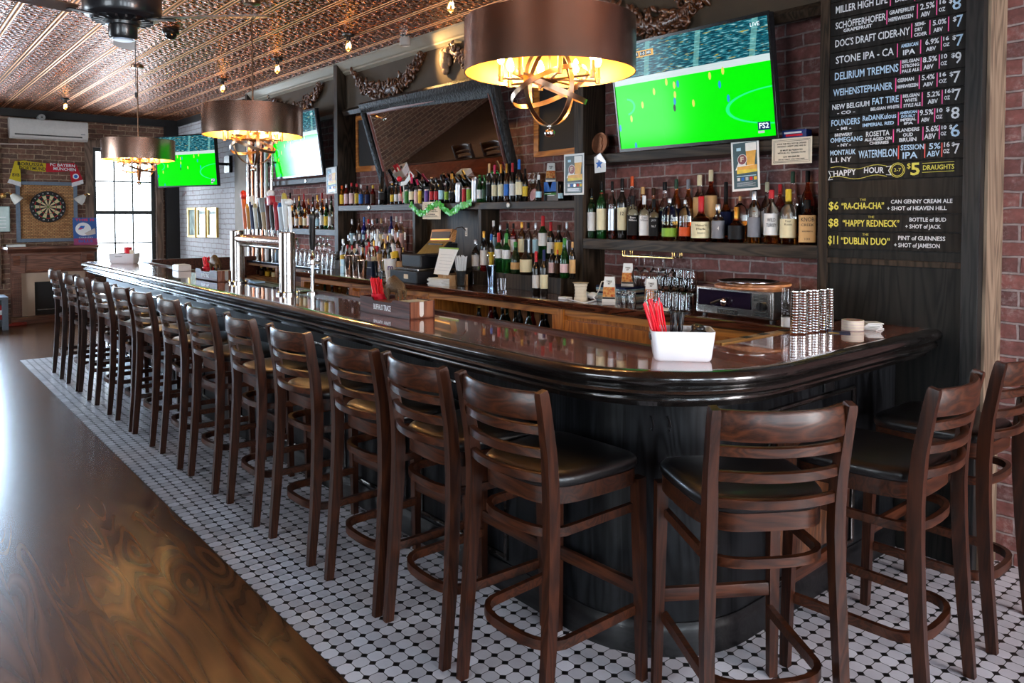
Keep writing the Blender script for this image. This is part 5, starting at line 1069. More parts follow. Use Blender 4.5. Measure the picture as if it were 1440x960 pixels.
shelf_row([(754, 353.5, 11, 'wine', 'dark', 'white', 'red', 'wine bottle with red capsule on the counter'), (765, 351, 11, 'wine', 'dark', 'cream', 'navy', 'wine bottle with dark capsule on the counter')], 3.42, 1.05, 'two wine bottles on the counter edge', 'before the stepped tier')
G5 = 'liquor bottles on the tap-end shelf'
rnd = random.Random(11)
its = []; 
for k, (gl, lb_, cp, ds) in enumerate((('amber', 'cream', 'black', 'amber bottle with cream label'), ('brown', 'tan', 'gold', 'brown bottle with tan label'), ('amber', 'white', 'tan', 'amber bottle with white label'), ('dark', 'tan', 'black', 'dark bottle with tan label'), ('amber', 'cream', 'gold', 'gold-capped amber bottle'), ('ramber', 'palepink', 'black', 'reddish bottle with pink label'), ('dark', 'black', 'silver', 'dark bottle with black label'), ('clear', 'lblue', 'silver', 'clear bottle with blue label'), ('dark', 'white', 'black', 'dark bottle with white label'), ('green', 'yellow', 'black', 'green bottle with yellow label'), ('clear', 'white', 'white', 'clear white-capped bottle'))):
    its.append((405 + k * 5.9, 288 + (k * 7 % 5) * 1.6 - (5 if k in (8, 9) else 0), 6.0, 'tall', gl, lb_, cp, ds))
shelf_row(its, 3.76, 1.44, G5, 'from the beer pipes, front of tap-end shelf')
its = [(408 + k * 6.4, 271 + (k * 5 % 7) * 1.4, 6.2, 'tall', ('amber', 'dark', 'dgreen', 'ramber', 'amber', 'brown', 'lamber', 'amber', 'dark', 'dgreen')[k], ('tan', 'white', 'cream', 'black', 'tan', 'cream', 'white', 'palepink', 'white', 'cream')[k], ('black', 'silver', 'gold', 'red', 'tan', 'black', 'gold', 'red', 'silver', 'black')[k], ('amber bottle', 'dark silver-capped bottle', 'dark green bottle', 'reddish bottle', 'amber corked bottle', 'brown bottle', 'pale amber bottle', 'red-capped amber bottle', 'slim dark bottle', 'slim green bottle')[k]) for k in range(10)]
shelf_row(its, 3.86, 1.44, G5, 'from the beer pipes, back of tap-end shelf')
# bottles inside the open cabinets (laid out in each cabinet's own frame)
def cab_bottles(M, xs, z, d, group, lab, cols, h=.2, r=.028, kind='beer'):
    for i, x in enumerate(xs):
        gl, lb_, cp, ds = cols[i % len(cols)]; p = M @ V((x, z + .0005, -d[i % len(d)]))
        bottle(p, h + .015 * (i * 7 % 3), r, kind, gl, lb_, cp, '%s, %s %s' % (ds, ordw(i + 1), lab), group)
cab_bottles(M_oc1, [.10 + .07 * k for k in range(10)], .72, [.12, .17], 'bottles in the tap-end cabinet', 'from the tap end in the small open cabinet', [('clear', 'white', 'silver', 'clear bottle with white label'), ('lamber', 'cream', 'gold', 'golden bottle with cream label'), ('green', 'yellow', 'gold', 'green bottle with yellow label'), ('clear', 'red', 'red', 'clear bottle with red label'), ('brown', 'white', 'silver', 'brown bottle with white label')])
cab_bottles(M_oc2, [.42 + .066 * k for k in range(13)], .72, [.14, .24], 'bottles in the middle cabinet', 'from the register side in the wide open cabinet', [('dark', 'black', 'gold', 'dark bottle with gold cap'), ('dark', 'brown', 'black', 'dark plain bottle'), ('red', 'red', 'red', 'red bottle'), ('dgreen', 'cream', 'black', 'dark green bottle'), ('dark', 'navy', 'silver', 'dark silver-capped bottle')])
for k in range(9):
    p = V((3.60 + .05 * (k % 2), 9.20 - .093 * k, .8605)); bottle(p, .115, .03, 'mini', ('amber', 'lamber', 'dark')[k % 3], ('cream', 'yellow', 'brown')[k % 3], 'gold', '%s, %s from the pipes in the tan cubby' % (('small amber bottle with cream label', 'small golden bottle with yellow label', 'small dark bottle')[k % 3], ordw(k + 1)), 'small bottles in the tan cubby')

# --- glassware
def glassware(kind):
    root = empty({'wine': 'wine_glass', 'flute': 'champagne_flute', 'tumbler': 'tumbler', 'goblet': 'goblet', 'shot': 'shot_glass', 'pint': 'pint_glass'}[kind], (0, 0, 0), 'x', 'glass')
    m = MB()
    if kind in ('wine', 'flute', 'goblet'):
        H, bw, b0, fr = {'wine': (.20, .037, .085, .034), 'flute': (.22, .024, .085, .028), 'goblet': (.165, .040, .06, .034)}[kind]
        outer = [(0, 0), (fr, 0), (fr, .003), (.006, .010), (.004, .02), (.004, b0 - .012), (.010, b0), (bw * .75, b0 + .02), (bw, b0 + (H - b0) * .42), (bw * .95, b0 + (H - b0) * .7), (bw * .82, H)]
        inn = [(bw * .82 - .0015, H), (bw * .95 - .002, b0 + (H - b0) * .7), (bw - .002, b0 + (H - b0) * .42), (bw * .72, b0 + .024), (0, b0 + .006)]
        m.lathe(outer + inn, seg=20); m.build('bowl_and_stem', M_GLASS, root, 60)
    else:
        H, r0, r1 = {'tumbler': (.095, .030, .037), 'shot': (.065, .019, .025), 'pint': (.148, .029, .042)}[kind]
        m.lathe([(0, 0), (r0, 0), (r0 + .001, .008), (r1, H), (r1 - .002, H), (r0 - .002, .014), (0, .012)], seg=20); m.build('tumbler_wall', M_GLASS, root, 60)
    return root, H
PROTO = {}
def put_glass(kind, loc, lab, group, flip=False):
    if kind not in PROTO:
        r, H = glassware(kind); PROTO[kind] = (r, H, [1])
    r, H, fr = PROTO[kind]
    o = r if fr[0] else dup(r, loc)
    fr[0] = 0; o['label'] = lab; o['group'] = group
    o.location = V(loc) + (V((0, 0, H + .0005)) if flip else V((0, 0, .0005))); o.rotation_euler = (PI, 0, 0) if flip else (0, 0, 0)
# hanging rack under the whiskey shelf
rk = empty('glass_rack', (3.77, 3.1, 1.36), 'wire glass rack under the whiskey shelf holding hanging wine glasses', 'rack'); upd()
m = MB()
for x in (3.725, 3.745, 3.80, 3.82): m.tube([(x, 3.32, 1.359), (x, 3.32, 1.325), (x, 2.92, 1.325), (x, 2.92, 1.359)], .003, 6, up=(1, 0, 0))
m.tube([(3.725, 3.32, 1.328), (3.82, 3.32, 1.328)], .003, 6); m.tube([(3.725, 2.92, 1.328), (3.82, 2.92, 1.328)], .003, 6); pt(rk, m, 'wire_frame', M_GOLD)
for i, px in enumerate((894, 906, 919, 932, 946)):
    y = at(px, 370, X=3.772).y; put_glass('wine', (3.772, y, 1.132), 'wine glass hanging upside down, %s from the cartons under the whiskey shelf' % NTH[i], 'hanging wine glasses', True)
GG = 'glasses on the counter beside the pizza oven'
for i, px in enumerate((915, 928, 938.5, 948, 957.5, 967)):
    p = at(px, 432, X=3.50 + .02 * (i % 2)); put_glass('tumbler', (p.x, p.y, 1.05), 'upturned clear tumbler, %s from the cartons in the row before the oven' % NTH[i], GG, True)
for i, px in enumerate((925, 937, 948, 959, 970)):
    p = at(px, 420, X=3.66); put_glass('goblet', (p.x, p.y, 1.05), 'clear stemmed goblet, %s from the cartons in the middle rank' % NTH[i], GG)
for i, px in enumerate((931, 942, 953, 963, 973)):
    p = at(px, 410, X=3.80); put_glass('wine', (p.x, p.y, 1.05), 'clear wine glass, %s from the cartons in the rear rank by the bricks' % NTH[i], GG)
for i, px in enumerate((877, 889)):
    p = at(px, 424, X=3.56); put_glass('shot', (p.x, p.y, 1.05), ('shot glass between two white cartons, nearer the straw spool', 'shot glass between two white cartons, nearer the tumblers')[i], 'shot glasses by the cartons', True)
    p = at(px - 4, 420, X=3.64); put_glass('shot', (p.x, p.y, 1.05), ('shot glass in the second rank between cartons, nearer the spool', 'shot glass in the second rank between cartons, nearer the tumblers')[i], 'shot glasses by the cartons', True)
for i, px in enumerate((744, 750, 756)):
    p = at(px, 283, X=3.86 - .02 * (i == 2)); put_glass('flute', (p.x, p.y, 1.69), 'champagne flute on the upper shelf, %s from the wine bottles' % NTH[i], 'flutes on the upper shelf')
for i, (px, py) in enumerate(((665, 399), (676, 399), (684, 394), (661, 392))):
    p = at(px, py, Z=1.05); put_glass('tumbler', (p.x, p.y, 1.05), 'short glass on the counter beside the straws, %s from the register' % NTH[(1, 3, 2, 0)[i]], 'short glasses beside the straws', True)
p = at(706, 411, Z=1.05); put_glass('tumbler', (p.x, p.y, 1.05), 'lone short tumbler on the counter edge before the vermouth bottles', 'lone tumblers')
GW = 'upturned glasses at the tap end'
for i in range(11):
    y = 8.10 - .105 * i; put_glass('pint', (3.57, y, 1.05), 'upturned pint glass, %s from the beer pipes in the front rank' % NTH[i], GW, True)
for i in range(11):
    y = 8.08 - .105 * i; put_glass('goblet', (3.67, y, 1.05), 'upturned goblet, %s from the beer pipes in the second rank' % NTH[i], GW, True)
for i in range(3):
    y = 7.42 - .11 * i; put_glass('goblet', (3.57, y, 1.05 + .149), 'goblet stacked on the pint glasses, %s from the beer pipes' % NTH[i], GW, True)
# ================================================================ things on the bar and the back counter
def sheet(name, M, w, h, mat, parent=None, t=.0015):
    """thin board with its lower left corner at M's origin"""
    m = MB(); m.box((0, 0, -t), (w, h, 0)); o = m.build(name, mat, None, 0)
    if parent is None: o.matrix_world = M
    else: o.parent = parent; o.matrix_local = M
    return o
def flat(parent, poly, mat, z=.0006, name='print', t=.0006):
    m = MB(); m.prism(poly, z - t, z); return m.build(name, mat, parent, 0)
def disc(cx, cy, r, n=24, sy=1): return [(cx + r * math.cos(2 * PI * k / n), cy + sy * r * math.sin(2 * PI * k / n)) for k in range(n)]
def rect(x0, y0, x1, y1): return [(x0, y0), (x1, y0), (x1, y1), (x0, y1)]

# --- draught tower
twr = empty('draught_tower', (2.135, 5.36, BT), 'bridge-shaped brushed steel draught tower with copper-toned cross pipe and row of handles', 'beer tower'); upd()
BT0 = BT; BT = BT0 + .001; C1, C2 = V((2.165, 5.90, 0)), V((2.105, 4.83, 0)); ZT = 1.425
for c, h in ((C1, 1.47), (C2, 1.475)):
    m = MB(); m.lathe([(0, BT), (.075, BT), (.075, BT + .012), (.053, BT + .016), (.0515, h - .006), (.046, h), (0, h)], c, 32); pt(twr, m, 'column', M_STEEL, 40)
    for k in range(4):
        a = PI/4 + k * PI/2; m = MB(); m.cyl(c + V((.064 * math.cos(a), .064 * math.sin(a), BT + .011)), c + V((.064 * math.cos(a), .064 * math.sin(a), BT + .020)), .006, seg=8); pt(twr, m, 'base_bolt', M_GOLD)
m = MB(); m.cyl(C1 + V((0, 0, ZT - .015)), C2 + V((0, 0, ZT - .015)), .034, seg=24); pt(twr, m, 'cross_pipe', pm('copper_toned_steel', (.60, .42, .34), .14, .03, metal=1))
m = MB(); m.cyl(C1 + V((.03, 0, ZT - .065)), C2 + V((.03, 0, ZT - .065)), .014, seg=16); pt(twr, m, 'drain_pipe', M_STEEL)
HND = [('paddle', 'D8642A', 'C02818', .285, 'red and orange topped paddle'), ('plain', 'C88A3A', 'E0A030', .20, ''), ('sign', '1B2A52', 'E8E0D0', .255, ''), ('plain', 'E4DFD0', 'C9B98A', .20, ''), ('plain', '1A1A1C', '2A2A2C', .18, ''), ('cone', 'B99A72', '8E8C86', .235, ''), ('plain', '5A1E1A', '8C1A1A', .235, ''), ('helmet', '141416', 'B01828', .30, ''), ('plain', 'B31E2C', 'C62230', .205, ''), ('plain', 'C9D3DC', '2B6CB0', .20, ''), ('slim', 'ECECEC', 'B9A24A', .265, ''), ('knob', 'F0F0F0', 'E8E8E8', .24, '')]
for k, (kd, c1, c2, hh, _) in enumerate(HND):
    t = (k + .35) / 12.2; b = C1.lerp(C2, t) + V((.055, 0, ZT + .015)); m = MB()
    m.cyl(b + V((-.05, 0, -.02)), b + V((.04, 0, -.015)), .010, seg=10); m.cyl(b + V((.04, 0, -.012)), b + V((.055, 0, -.075)), .008, seg=10); m.cyl(b + V((0, 0, -.01)), b + V((0, 0, .045)), .007, seg=10)
    f = pt(twr, m, 'faucet', M_CHROME)
    z0 = b.z + .04; h1 = pm('tap_handle_' + c1, c1, .35, .05); h2 = pm('tap_handle_' + c2, c2, .35, .05); m = MB()
    R = Matrix.Translation((b.x, b.y, z0)) @ Matrix.Rotation(math.radians(-7), 4, 'X')
    if kd in ('plain', 'paddle', 'slim', 'sign'):
        w = .011 if kd != 'slim' else .014
        m.lathe([(0, 0), (.010, 0), (.013, .02), (w + .004, hh * .5), (w + .008, hh * .82), (w, hh * .97), (0, hh)], M=R, seg=14, mis=[0, 0, 0, 0, 1, 1])
        if kd == 'paddle': m.ball((R @ V((0, 0, hh - .02))), .034, 1, 14, (.7, 1, 1.2)); 
        if kd == 'sign': m.box((-.008, -.045, hh * .72), (.008, .045, hh), 1, .006, M=R)
    elif kd == 'cone': m.lathe([(0, 0), (.012, 0), (.020, hh * .55), (.024, hh * .6), (.034, hh), (0, hh)], M=R, seg=16, mis=[0, 0, 1, 1, 1])
    elif kd == 'helmet':
        m.lathe([(0, 0), (.010, 0), (.016, hh * .3), (.013, hh * .62), (0, hh * .62)], M=R, seg=14); m.box((-.022, -.03, hh * .60), (.022, .03, hh * .82), 1, .008, M=R); m.ball(R @ V((0, 0, hh * .88)), .027, 2, 14)
    else: m.lathe([(0, 0), (.010, 0), (.013, .03), (.011, hh * .7), (0, hh * .7)], M=R, seg=14); m.ball(R @ V((0, 0, hh * .82)), .027, 1, 14, (1, 1, .85))
    o = m.build('tap_handle', [h1, h2, M_WHITE], None, 40); o.parent = f
tp = empty('single_tap', (2.22, 4.74, BT), 'black handled single tap on a slim chrome stand beside the draught tower', 'beer tap'); upd()
p = V((2.25, 4.76, 0)); m = MB(); m.lathe([(0, BT), (.035, BT), (.035, BT + .008), (.014, BT + .014), (.012, BT + .19), (.018, BT + .20), (.018, BT + .225), (.010, BT + .235), (.016, BT + .25), (.010, BT + .27), (.008, BT + .30), (0, BT + .30)], p, 18); m.cyl(p + V((0, 0, BT + .21)), p + V((.06, .01, BT + .205)), .009, seg=10); m.cyl(p + V((.06, .01, BT + .21)), p + V((.065, .01, BT + .14)), .008, seg=10); pt(tp, m, 'stand', M_CHROME)
m = MB(); m.lathe([(0, BT + .29), (.012, BT + .29), (.018, BT + .31), (.022, BT + .50), (.026, BT + .515), (.022, BT + .53), (0, BT + .535)], p, 16); pt(tp, m, 'tap_handle', M_BLACK)
a, b, c_ = at(420, 411, Z=BT), at(446, 407, Z=BT), at(441, 402, Z=BT)
dt = empty('drip_tray', (2.36, 5.0, BT), 'low steel drip tray on the bar beside the thick tower column', 'tray'); upd()
m = MB(); m.box((2.20, 4.86, BT + .0005), (2.295, 5.25, BT + .012), bev=.004); pt(dt, m, 'tray', M_STEEL, 0)
for k in range(9):
    m = MB(); m.box((2.21, 4.90 + .038 * k, BT + .012), (2.285, 4.915 + .038 * k, BT + .016)); pt(dt, m, 'grille_bar', M_CHROME, 0)
mt_ = empty('rubber_bar_mat', (2.24, 5.4, BT), 'long black rubber bar mat with a blue cloth under the tower bridge', 'mat'); upd()
m = MB(); m.box((2.198, 5.30, BT + .0005), (2.298, 5.80, BT + .008), bev=.003); pt(mt_, m, 'mat', M_BLACK, 0)
m = MB(); m.box((2.205, 5.66, BT + .008), (2.29, 5.79, BT + .022), bev=.006); pt(mt_, m, 'folded_cloth', pm('blue_cloth', (.30, .45, .62), .9), 0)

BT = BT0
# --- white caddies and the wooden bourbon caddies
M_CADDY = pm('glossy_white_caddy', (.86, .86, .90), .25, .01)
def caddy_shell(w, d, h, t=.004, fl=.012, c=.02):
    def ring(k, z, ins):
        W, D = w / 2 + k - ins, d / 2 + k - ins; r = max(.004, c - ins); pts = []
        for sx, sy, a0 in ((1, -1, -90), (1, 1, 0), (-1, 1, 90), (-1, -1, 180)):
            for q in range(5):
                a = math.radians(a0 + q * 22.5); pts.append(V((sx * (W - r) + r * math.cos(a), sy * (D - r) + r * math.sin(a), z)))
        return pts
    m = MB(); bm = m.bm; R = [[bm.verts.new(p) for p in ring(k, z, i)] for k, z, i in ((-.006, 0, 0), (0, .008, 0), (fl, h, 0), (fl, h, t), (.002, .012, t))]
    n = len(R[0])
    for A, B in zip(R, R[1:]):
        for i in range(n): bm.faces.new((A[i], A[(i+1) % n], B[(i+1) % n], B[i]))
    bm.faces.new(R[0][::-1]); bm.faces.new(R[-1]); return m
def straws(parent, n, c, lean, h, mat, spread=.02, r=.0028, name='straw', seed=1):
    rnd = random.Random(seed)
    for k in range(n):
        b = V(c) + V((rnd.uniform(-spread, spread), rnd.uniform(-spread, spread), 0)); d = V((lean[0] + rnd.uniform(-.10, .10), lean[1] + rnd.uniform(-.10, .10), 1)).normalized()
        m = MB(); m.cyl(b, b + d * h * rnd.uniform(.93, 1.03), r, seg=7); m.build(name, mat, parent)
M_REDSTRAW = pm('red_straw', (.85, .012, .03), .25, .02); M_BLKSTRAW = pm('black_straw', (.012, .012, .014), .25, .02)
a, b = at(919, 508, Z=BT), at(1003, 510, Z=BT); fx = (b - a).normalized(); wv = (b - a).length; c0 = (a + b) / 2 + V((-fx.y, fx.x, 0)) * .075
cad = empty('bar_caddy', (c0.x, c0.y, BT + .0005), 'white plastic bar caddy of red and black straws at the rounded corner', 'caddy', None, math.atan2(fx.y, fx.x))
caddy_shell(wv - .006, .145, .108).build('tub', M_CADDY, cad, 40)
m = MB(); m.box((-wv/2 - .0125, -.035, .070), (-wv/2 - .002, .035, .092), bev=.003); m.build('handle_slot', M_BLACK, cad, 0)
m = MB(); m.box((-.004, -.07, .004), (.0, .07, .085)); m.build('partition', M_CADDY, cad, 0)
straws(cad, 26, (-.060, -.01, .012), (-.24, -.06), .205, M_REDSTRAW, .022, seed=4); straws(cad, 26, (-.022, .03, .012), (.05, .05), .150, M_BLKSTRAW, .02, .0022, 'stirrer', 5)
m = MB()
for k in range(7): m.ball((.062 + .014 * math.cos(k), .015 + .014 * math.sin(k), .088 + .010 * (k % 3)), .020, 0, 10, (1, 1, .8))
m.build('black_napkin_bundle', M_BLKSTRAW, cad, 60)
# the far white caddy
a, b, c_ = at(163, 371, Z=BT), at(195, 371.5, Z=BT), at(176, 374, Z=BT)
cad2 = empty('bar_caddy', (2.11, 9.14, BT + .0005), 'white plastic caddy with red cup and card on the far end of the bar', 'caddy', None, math.radians(-36))
caddy_shell(.26, .14, .11).build('tub', M_CADDY, cad2, 40)
m = MB(); m.box((-.07, -.0785, .075), (.01, -.070, .092), bev=.003); m.build('handle_slot', M_BLACK, cad2, 0)
m = MB(); m.lathe([(0, .02), (.030, .02), (.042, .18), (.040, .18), (.028, .024)], (.03, .02, 0), 20); m.build('red_cup', M_RED, cad2, 40)
for k in range(5): m = MB(); m.ball((-.05 + .016 * k, .01 * (k % 2), .10), .025, 0, 10, (1, 1, .7)); m.build('black_napkin_bundle', (M_BLKSTRAW, M_RED)[k % 2], cad2, 60)
m = MB(); m.box((.06, -.01, .02), (.10, -.005, .15)); m.build('card', M_CREAM, cad2, 0)
straws(cad2, 3, (.05, .0, .10), (-.1, .1), .22, M_BLKSTRAW, .01, .0016, 'stirrer', 9)
M_CADW = wood('brown_stained_caddy', (.045, .014, .013), (.11, .036, .030), 'X', 1, .45, .05, spec=.25); M_CADE = wood('orange_brown_caddy_end', (.20, .062, .03), (.34, .12, .06), 'Z', 1, .45, .2)
def wood_caddy(loc, rz, lab):
    """local x runs along the long side; front at -y"""
    r = empty('wooden_bar_caddy', loc, lab, 'caddy', 'wooden bourbon caddies on the bar', rz); w, d, h = .47, .155, .088
    m = MB(); m.box((-w/2, -d/2, 0), (w/2, d/2, .008)); m.build('base', M_CADW, r, 0)
    m = MB(); m.prism([(-w/2, 0), (w/2, 0), (w/2, h), (.09, h), (.07, h - .016), (-.10, h - .016), (-.12, h), (-w/2, h)], -.004, .004, M=Matrix.Translation((0, -d/2 + .004, 0)) @ Matrix.Rotation(PI/2, 4, 'X')); s = m.build('front_board', M_CADW, r, 0)
    t1 = text('BUFFALO TRACE', .165, .030, M_WHITE, s, 0, 0, bold=.0008); t1.matrix_local = Matrix.Translation((-.015, -d/2 - .0009, .040)) @ Matrix.Rotation(PI/2, 4, 'X')
    m = MB(); m.prism([(-w/2, 0), (w/2, 0), (w/2, h), (.09, h), (.07, h - .016), (-.10, h - .016), (-.12, h), (-w/2, h)], -.004, .004, M=Matrix.Translation((0, d/2 - .004, 0)) @ Matrix.Rotation(PI/2, 4, 'X')); m.build('back_board', M_CADW, r, 0)
    m = MB(); y = d/2 - .0085
    pts = [(-y, 0), (y, 0), (y, h), (.016, h)] + [(.016 * math.cos(a), .024 - .016 * math.sin(a)) for a in [k * PI / 6 for k in range(7)]] + [(-.016, h), (-y, h)]
    m.prism(pts, w/2 - .009, w/2, M=Matrix(((0, 0, 1, 0), (1, 0, 0, 0), (0, 1, 0, 0), (0, 0, 0, 1)))); m.build('end_board', M_CADE, r, 0)
    m = MB(); m.box((-w/2, -y, .0), (-w/2 + .008, y, h)); m.build('end_board', M_CADW, r, 0)
    for x in (-.115, .085): m = MB(); m.box((x, -y, .008), (x + .007, y, h - .018)); m.build('partition', M_CADW, r, 0)
    m = MB(); m.box((.095, -y + .004, .009), (w/2 - .0095, y - .004, h - .004)); m.build('napkin_stack', M_PAPER, r, 0)
    m = MB(); m.box((-.11, -y + .001, h - .030), (.08, y - .001, h - .017)); m.build('plinth', M_CADE, r, 0)
    m = MB(); m.lathe([(0, .009), (.034, .009), (.044, .10), (.042, .10), (.032, .012)], (-.165, 0, 0), 20); m.build('red_cup', M_RED, r, 40)
    straws(r, 40, (-.155, 0, .013), (-.34, 0), .175, M_REDSTRAW, .024, .0026, seed=12)
    return r
def bison(loc, rz, lab):
    """bronze buffalo standing on the caddy's plinth, head towards local -x"""
    r = empty('buffalo_figurine', loc, lab, 'figurine', 'buffalo figurines on the caddies', rz); m = MB(); s = 1.0
    pr = [((.055, 0, .068), .030), ((.02, 0, .075), .036), ((-.02, 0, .085), .044), ((-.05, 0, .078), .040), ((-.082, 0, .058), .029), ((-.100, 0, .042), .018)]
    # body of revolution along the spine, humped at the shoulder
    n = 14; rings = []
    for (x, y, z), rr in [((.078, 0, .060), .012)] + pr + [((-.108, 0, .034), .008)]: rings.append([m.bm.verts.new((x, rr * .72 * math.cos(2*PI*k/n), z + rr * math.sin(2*PI*k/n))) for k in range(n)])
    for A, B in zip(rings, rings[1:]):
        for k in range(n): m.bm.faces.new((A[k], A[(k+1) % n], B[(k+1) % n], B[k]))
    m.bm.faces.new(rings[0]); m.bm.faces.new(rings[-1][::-1])
    for x, y in ((.052, .016), (.060, -.016), (-.030, .020), (-.044, -.020)):
        m.tube([(x, y, .062), (x + .004, y * 1.05, .034), (x + (.004 if x > 0 else -.002), y * 1.05, .018), (x, y * 1.05, .002)], .010, 8, scale=[1.5, .95, .62, .75], up=(1, 0, 0))
    m.ball((-.090, 0, .026), .016, 0, 10, (.7, .6, 1.3))
    for sy in (-1, 1):
        m.tube([(-.078, sy * .018, .072), (-.084, sy * .030, .078), (-.086, sy * .032, .092)], .004, 6, scale=[1.2, .9, .3], up=(1, 0, 0))
        m.ball((-.070, sy * .026, .066), .008, 0, 8, (1, 1, .6))
    m.tube([(.080, 0, .064), (.090, 0, .050), (.088, 0, .030)], .0035, 6, up=(0, 1, 0), scale=[1, .8, 1.4])
    o = m.build('body', pm('dark_bronze_fur', (.13, .075, .035), .42, .4, metal=.6, bump=1.0, scale=150), r, 60); o.scale = (1, 1, 1.05)
    return r
a, b = at(506.6, 438, Z=BT), at(575.7, 450.3, Z=BT); d = (b - a).normalized(); rz = math.atan2(d.y, d.x); nrm = V((-d.y, d.x, 0))
c0 = (a + b) / 2 + nrm * .0775
wc = wood_caddy((c0.x, c0.y, BT + .0005), rz, 'wooden bourbon caddy with red straws and white napkins, nearer the rounded corner')
bison((c0.x - d.x * .0 + .0, c0.y, BT + .0005 + .0715), rz, 'bronze buffalo figurine standing on the nearer wooden caddy'); 
a, b = at(272, 391, Z=BT), at(303, 398, Z=BT)
c1 = V((2.125, 6.28, 0)); rz2 = math.atan2(-1, .03)
k0 = len(COL.objects); wc2 = dup(wc, (c1.x, c1.y, BT + .0005), rz2, 'wooden bourbon caddy with red cup beside the far tower column, far from the corner')
bison((c1.x, c1.y, BT + .072), rz2, 'bronze buffalo figurine on the caddy beside the far tower column')
# --- steel cups, dispenser, coasters on the short end
M_CUP = pm('polished_steel_cup', (.78, .77, .76), .12, .04, metal=1)
rc = [(1117, 470), (1128.5, 470), (1137, 468), (1146, 467.5), (1156.5, 466), (1166, 464.5)]
cup0 = None
for s, (px, py) in enumerate(rc):
    p = at(px, py, Z=BT); t = (p - V((0, 0, EYE))).dot(FW); n = 16
    for k in range(n):
        z = BT + .0005 + .0118 * k; lab = 'polished steel cup in the nested stack %s from the pizza oven' % NTH[s]; gr = 'steel cups, stack %s from the oven' % NTH[s]
        if cup0 is None:
            cup0 = empty('steel_cup', (p.x, p.y, z), lab, 'cup', gr); m = MB()
            m.lathe([(0, .0), (.015, 0), (.0176, .0006), (.0186, .0016), (.0188, .0100), (.0194, .0104), (.0194, .0114), (.0186, .0117), (.0165, .0108), (.0155, .004), (0, .003)], seg=24); m.build('cup_wall', M_CUP, cup0, 50)
        else: dup(cup0, (p.x, p.y, z), None, lab, gr)
p = at(1105, 459, Z=1.05); r = empty('straw_dispenser', (p.x, p.y, 1.0505), 'clear plastic tube dispenser with white base beside the steel cups', 'dispenser')
m = MB(); m.lathe([(0, 0), (.022, 0), (.022, .045), (0, .045)], seg=20); m.build('base', M_WHITE, r); m = MB(); m.lathe([(.020, .045), (.020, .185), (.018, .185), (.018, .046)], seg=20); m.build('tube', M_GLASS, r)
p = at(1199, 464, Z=BT)
for k in range(11):
    r = empty('coaster', (p.x + .0012 * math.sin(k * 2), p.y + .0012 * math.cos(k * 3), BT + .0012 + k * .0042), 'round cream drink coaster in the stack beside the steel cups', 'coaster', 'stacked round coasters'); m = MB(); m.lathe([(0, 0), (.047, 0), (.0475, .002), (.047, .004), (0, .004)], seg=32); m.build('card', M_CREAM if k % 3 else pm('pale_pink_card', (.62, .48, .44), .8), r)
    if k == 10: m = MB(); m.lathe([(.022, .0041), (.030, .0045), (.024, .0045)], seg=24); m.build('print', M_RED, r); r['label'] = 'topmost round coaster with red print, on the stack beside steel cups'
p = at(1227, 463, Z=BT); r = empty('napkin_pile', (p.x, p.y, BT + .0005), 'small pile of folded white napkins beside the coaster stack', 'napkins')
for k in range(5): m = MB(); m.box((-.04, -.035, .007 * k), (.04, .035, .007 * k + .005), bev=.002, M=Matrix.Rotation(.2 * k, 4, 'Z')); m.build('napkin', M_PAPER, r, 0)
p = at(1180, 468, Z=BT); r = empty('beer_mat', (p.x, p.y, BT + .0008), 'square dark blue and yellow beer mat under the edge of coasters', 'coaster'); r.rotation_euler = (0, 0, .5)
m = MB(); m.box((-.045, -.045, 0), (.045, .045, .0015)); m.build('card', pm('dark_blue_print', (.02, .03, .09), .6), r, 0); m = MB(); m.box((-.045, .0, .0015), (-.01, .045, .0018)); m.build('print', pc('yellow'), r, 0)

# --- pizza oven and pans
a, b = at(979, 441, Z=1.05), at(1087, 455, Z=1.05); fx = (b - a).normalized(); Mo = frame_M((a.x, a.y, 1.05), fx, (0, 0, 1)); wo = (b - a).length
ov = empty('pizza_oven', (a.x, a.y, 1.05), 'stainless countertop pizza oven with dark window and black knob', 'oven'); ov.matrix_world = Mo; upd(); ho = .155
def op(mb, name, mat, sm=30): return mb.build(name, mat, ov, sm)
m = MB(); m.box((0, .012, -.30), (wo, ho, 0), bev=.006); case = op(m, 'case', M_STEEL, 0)
for x in (.03, wo - .03):
    for z in (-.04, -.26): m = MB(); m.cyl((x, 0, z), (x, .013, z), .014, seg=12); op(m, 'foot', M_BLACK)
m = MB(); m.box((.018, .056, 0), (wo * .735, ho - .014, .006), bev=.002); dr = op(m, 'door', pm('dark_oven_glass', (.012, .008, .02), .06, 0), 0)
m = MB(); m.box((wo * .745, .022, 0), (wo - .012, ho - .010, .005), bev=.002); pn = op(m, 'control_panel', M_STEEL, 0)
for k in range(5): m = MB(); m.box((wo * .77, ho - .022 - .007 * k, .004), (wo - .03, ho - .018 - .007 * k, .0065)); op(m, 'vent_slot', M_BLACK, 0)
for k in range(3): m = MB(); m.box((wo * .77, .030 + .007 * k, .004), (wo - .03, .034 + .007 * k, .0065)); op(m, 'vent_slot', M_BLACK, 0)
m = MB(); m.cyl((wo * .87, .080, .004), (wo * .87, .080, .022), .021, seg=24); m.box((wo * .87 - .004, .062, .02), (wo * .87 + .004, .098, .030)); op(m, 'knob', M_BLACK)
m = MB(); m.tube([(wo * .26, .066, .005), (wo * .27, .072, .03), (wo * .40, .095, .038), (wo * .43, .10, .008)], .007, 8, up=(0, 1, 0)); op(m, 'handle', M_BLACK)
m = MB(); m.ball((wo * .425, .085, .03), .017, 0, 12, (1, 1.3, .8)); op(m, 'handle_boss', M_CHROME)
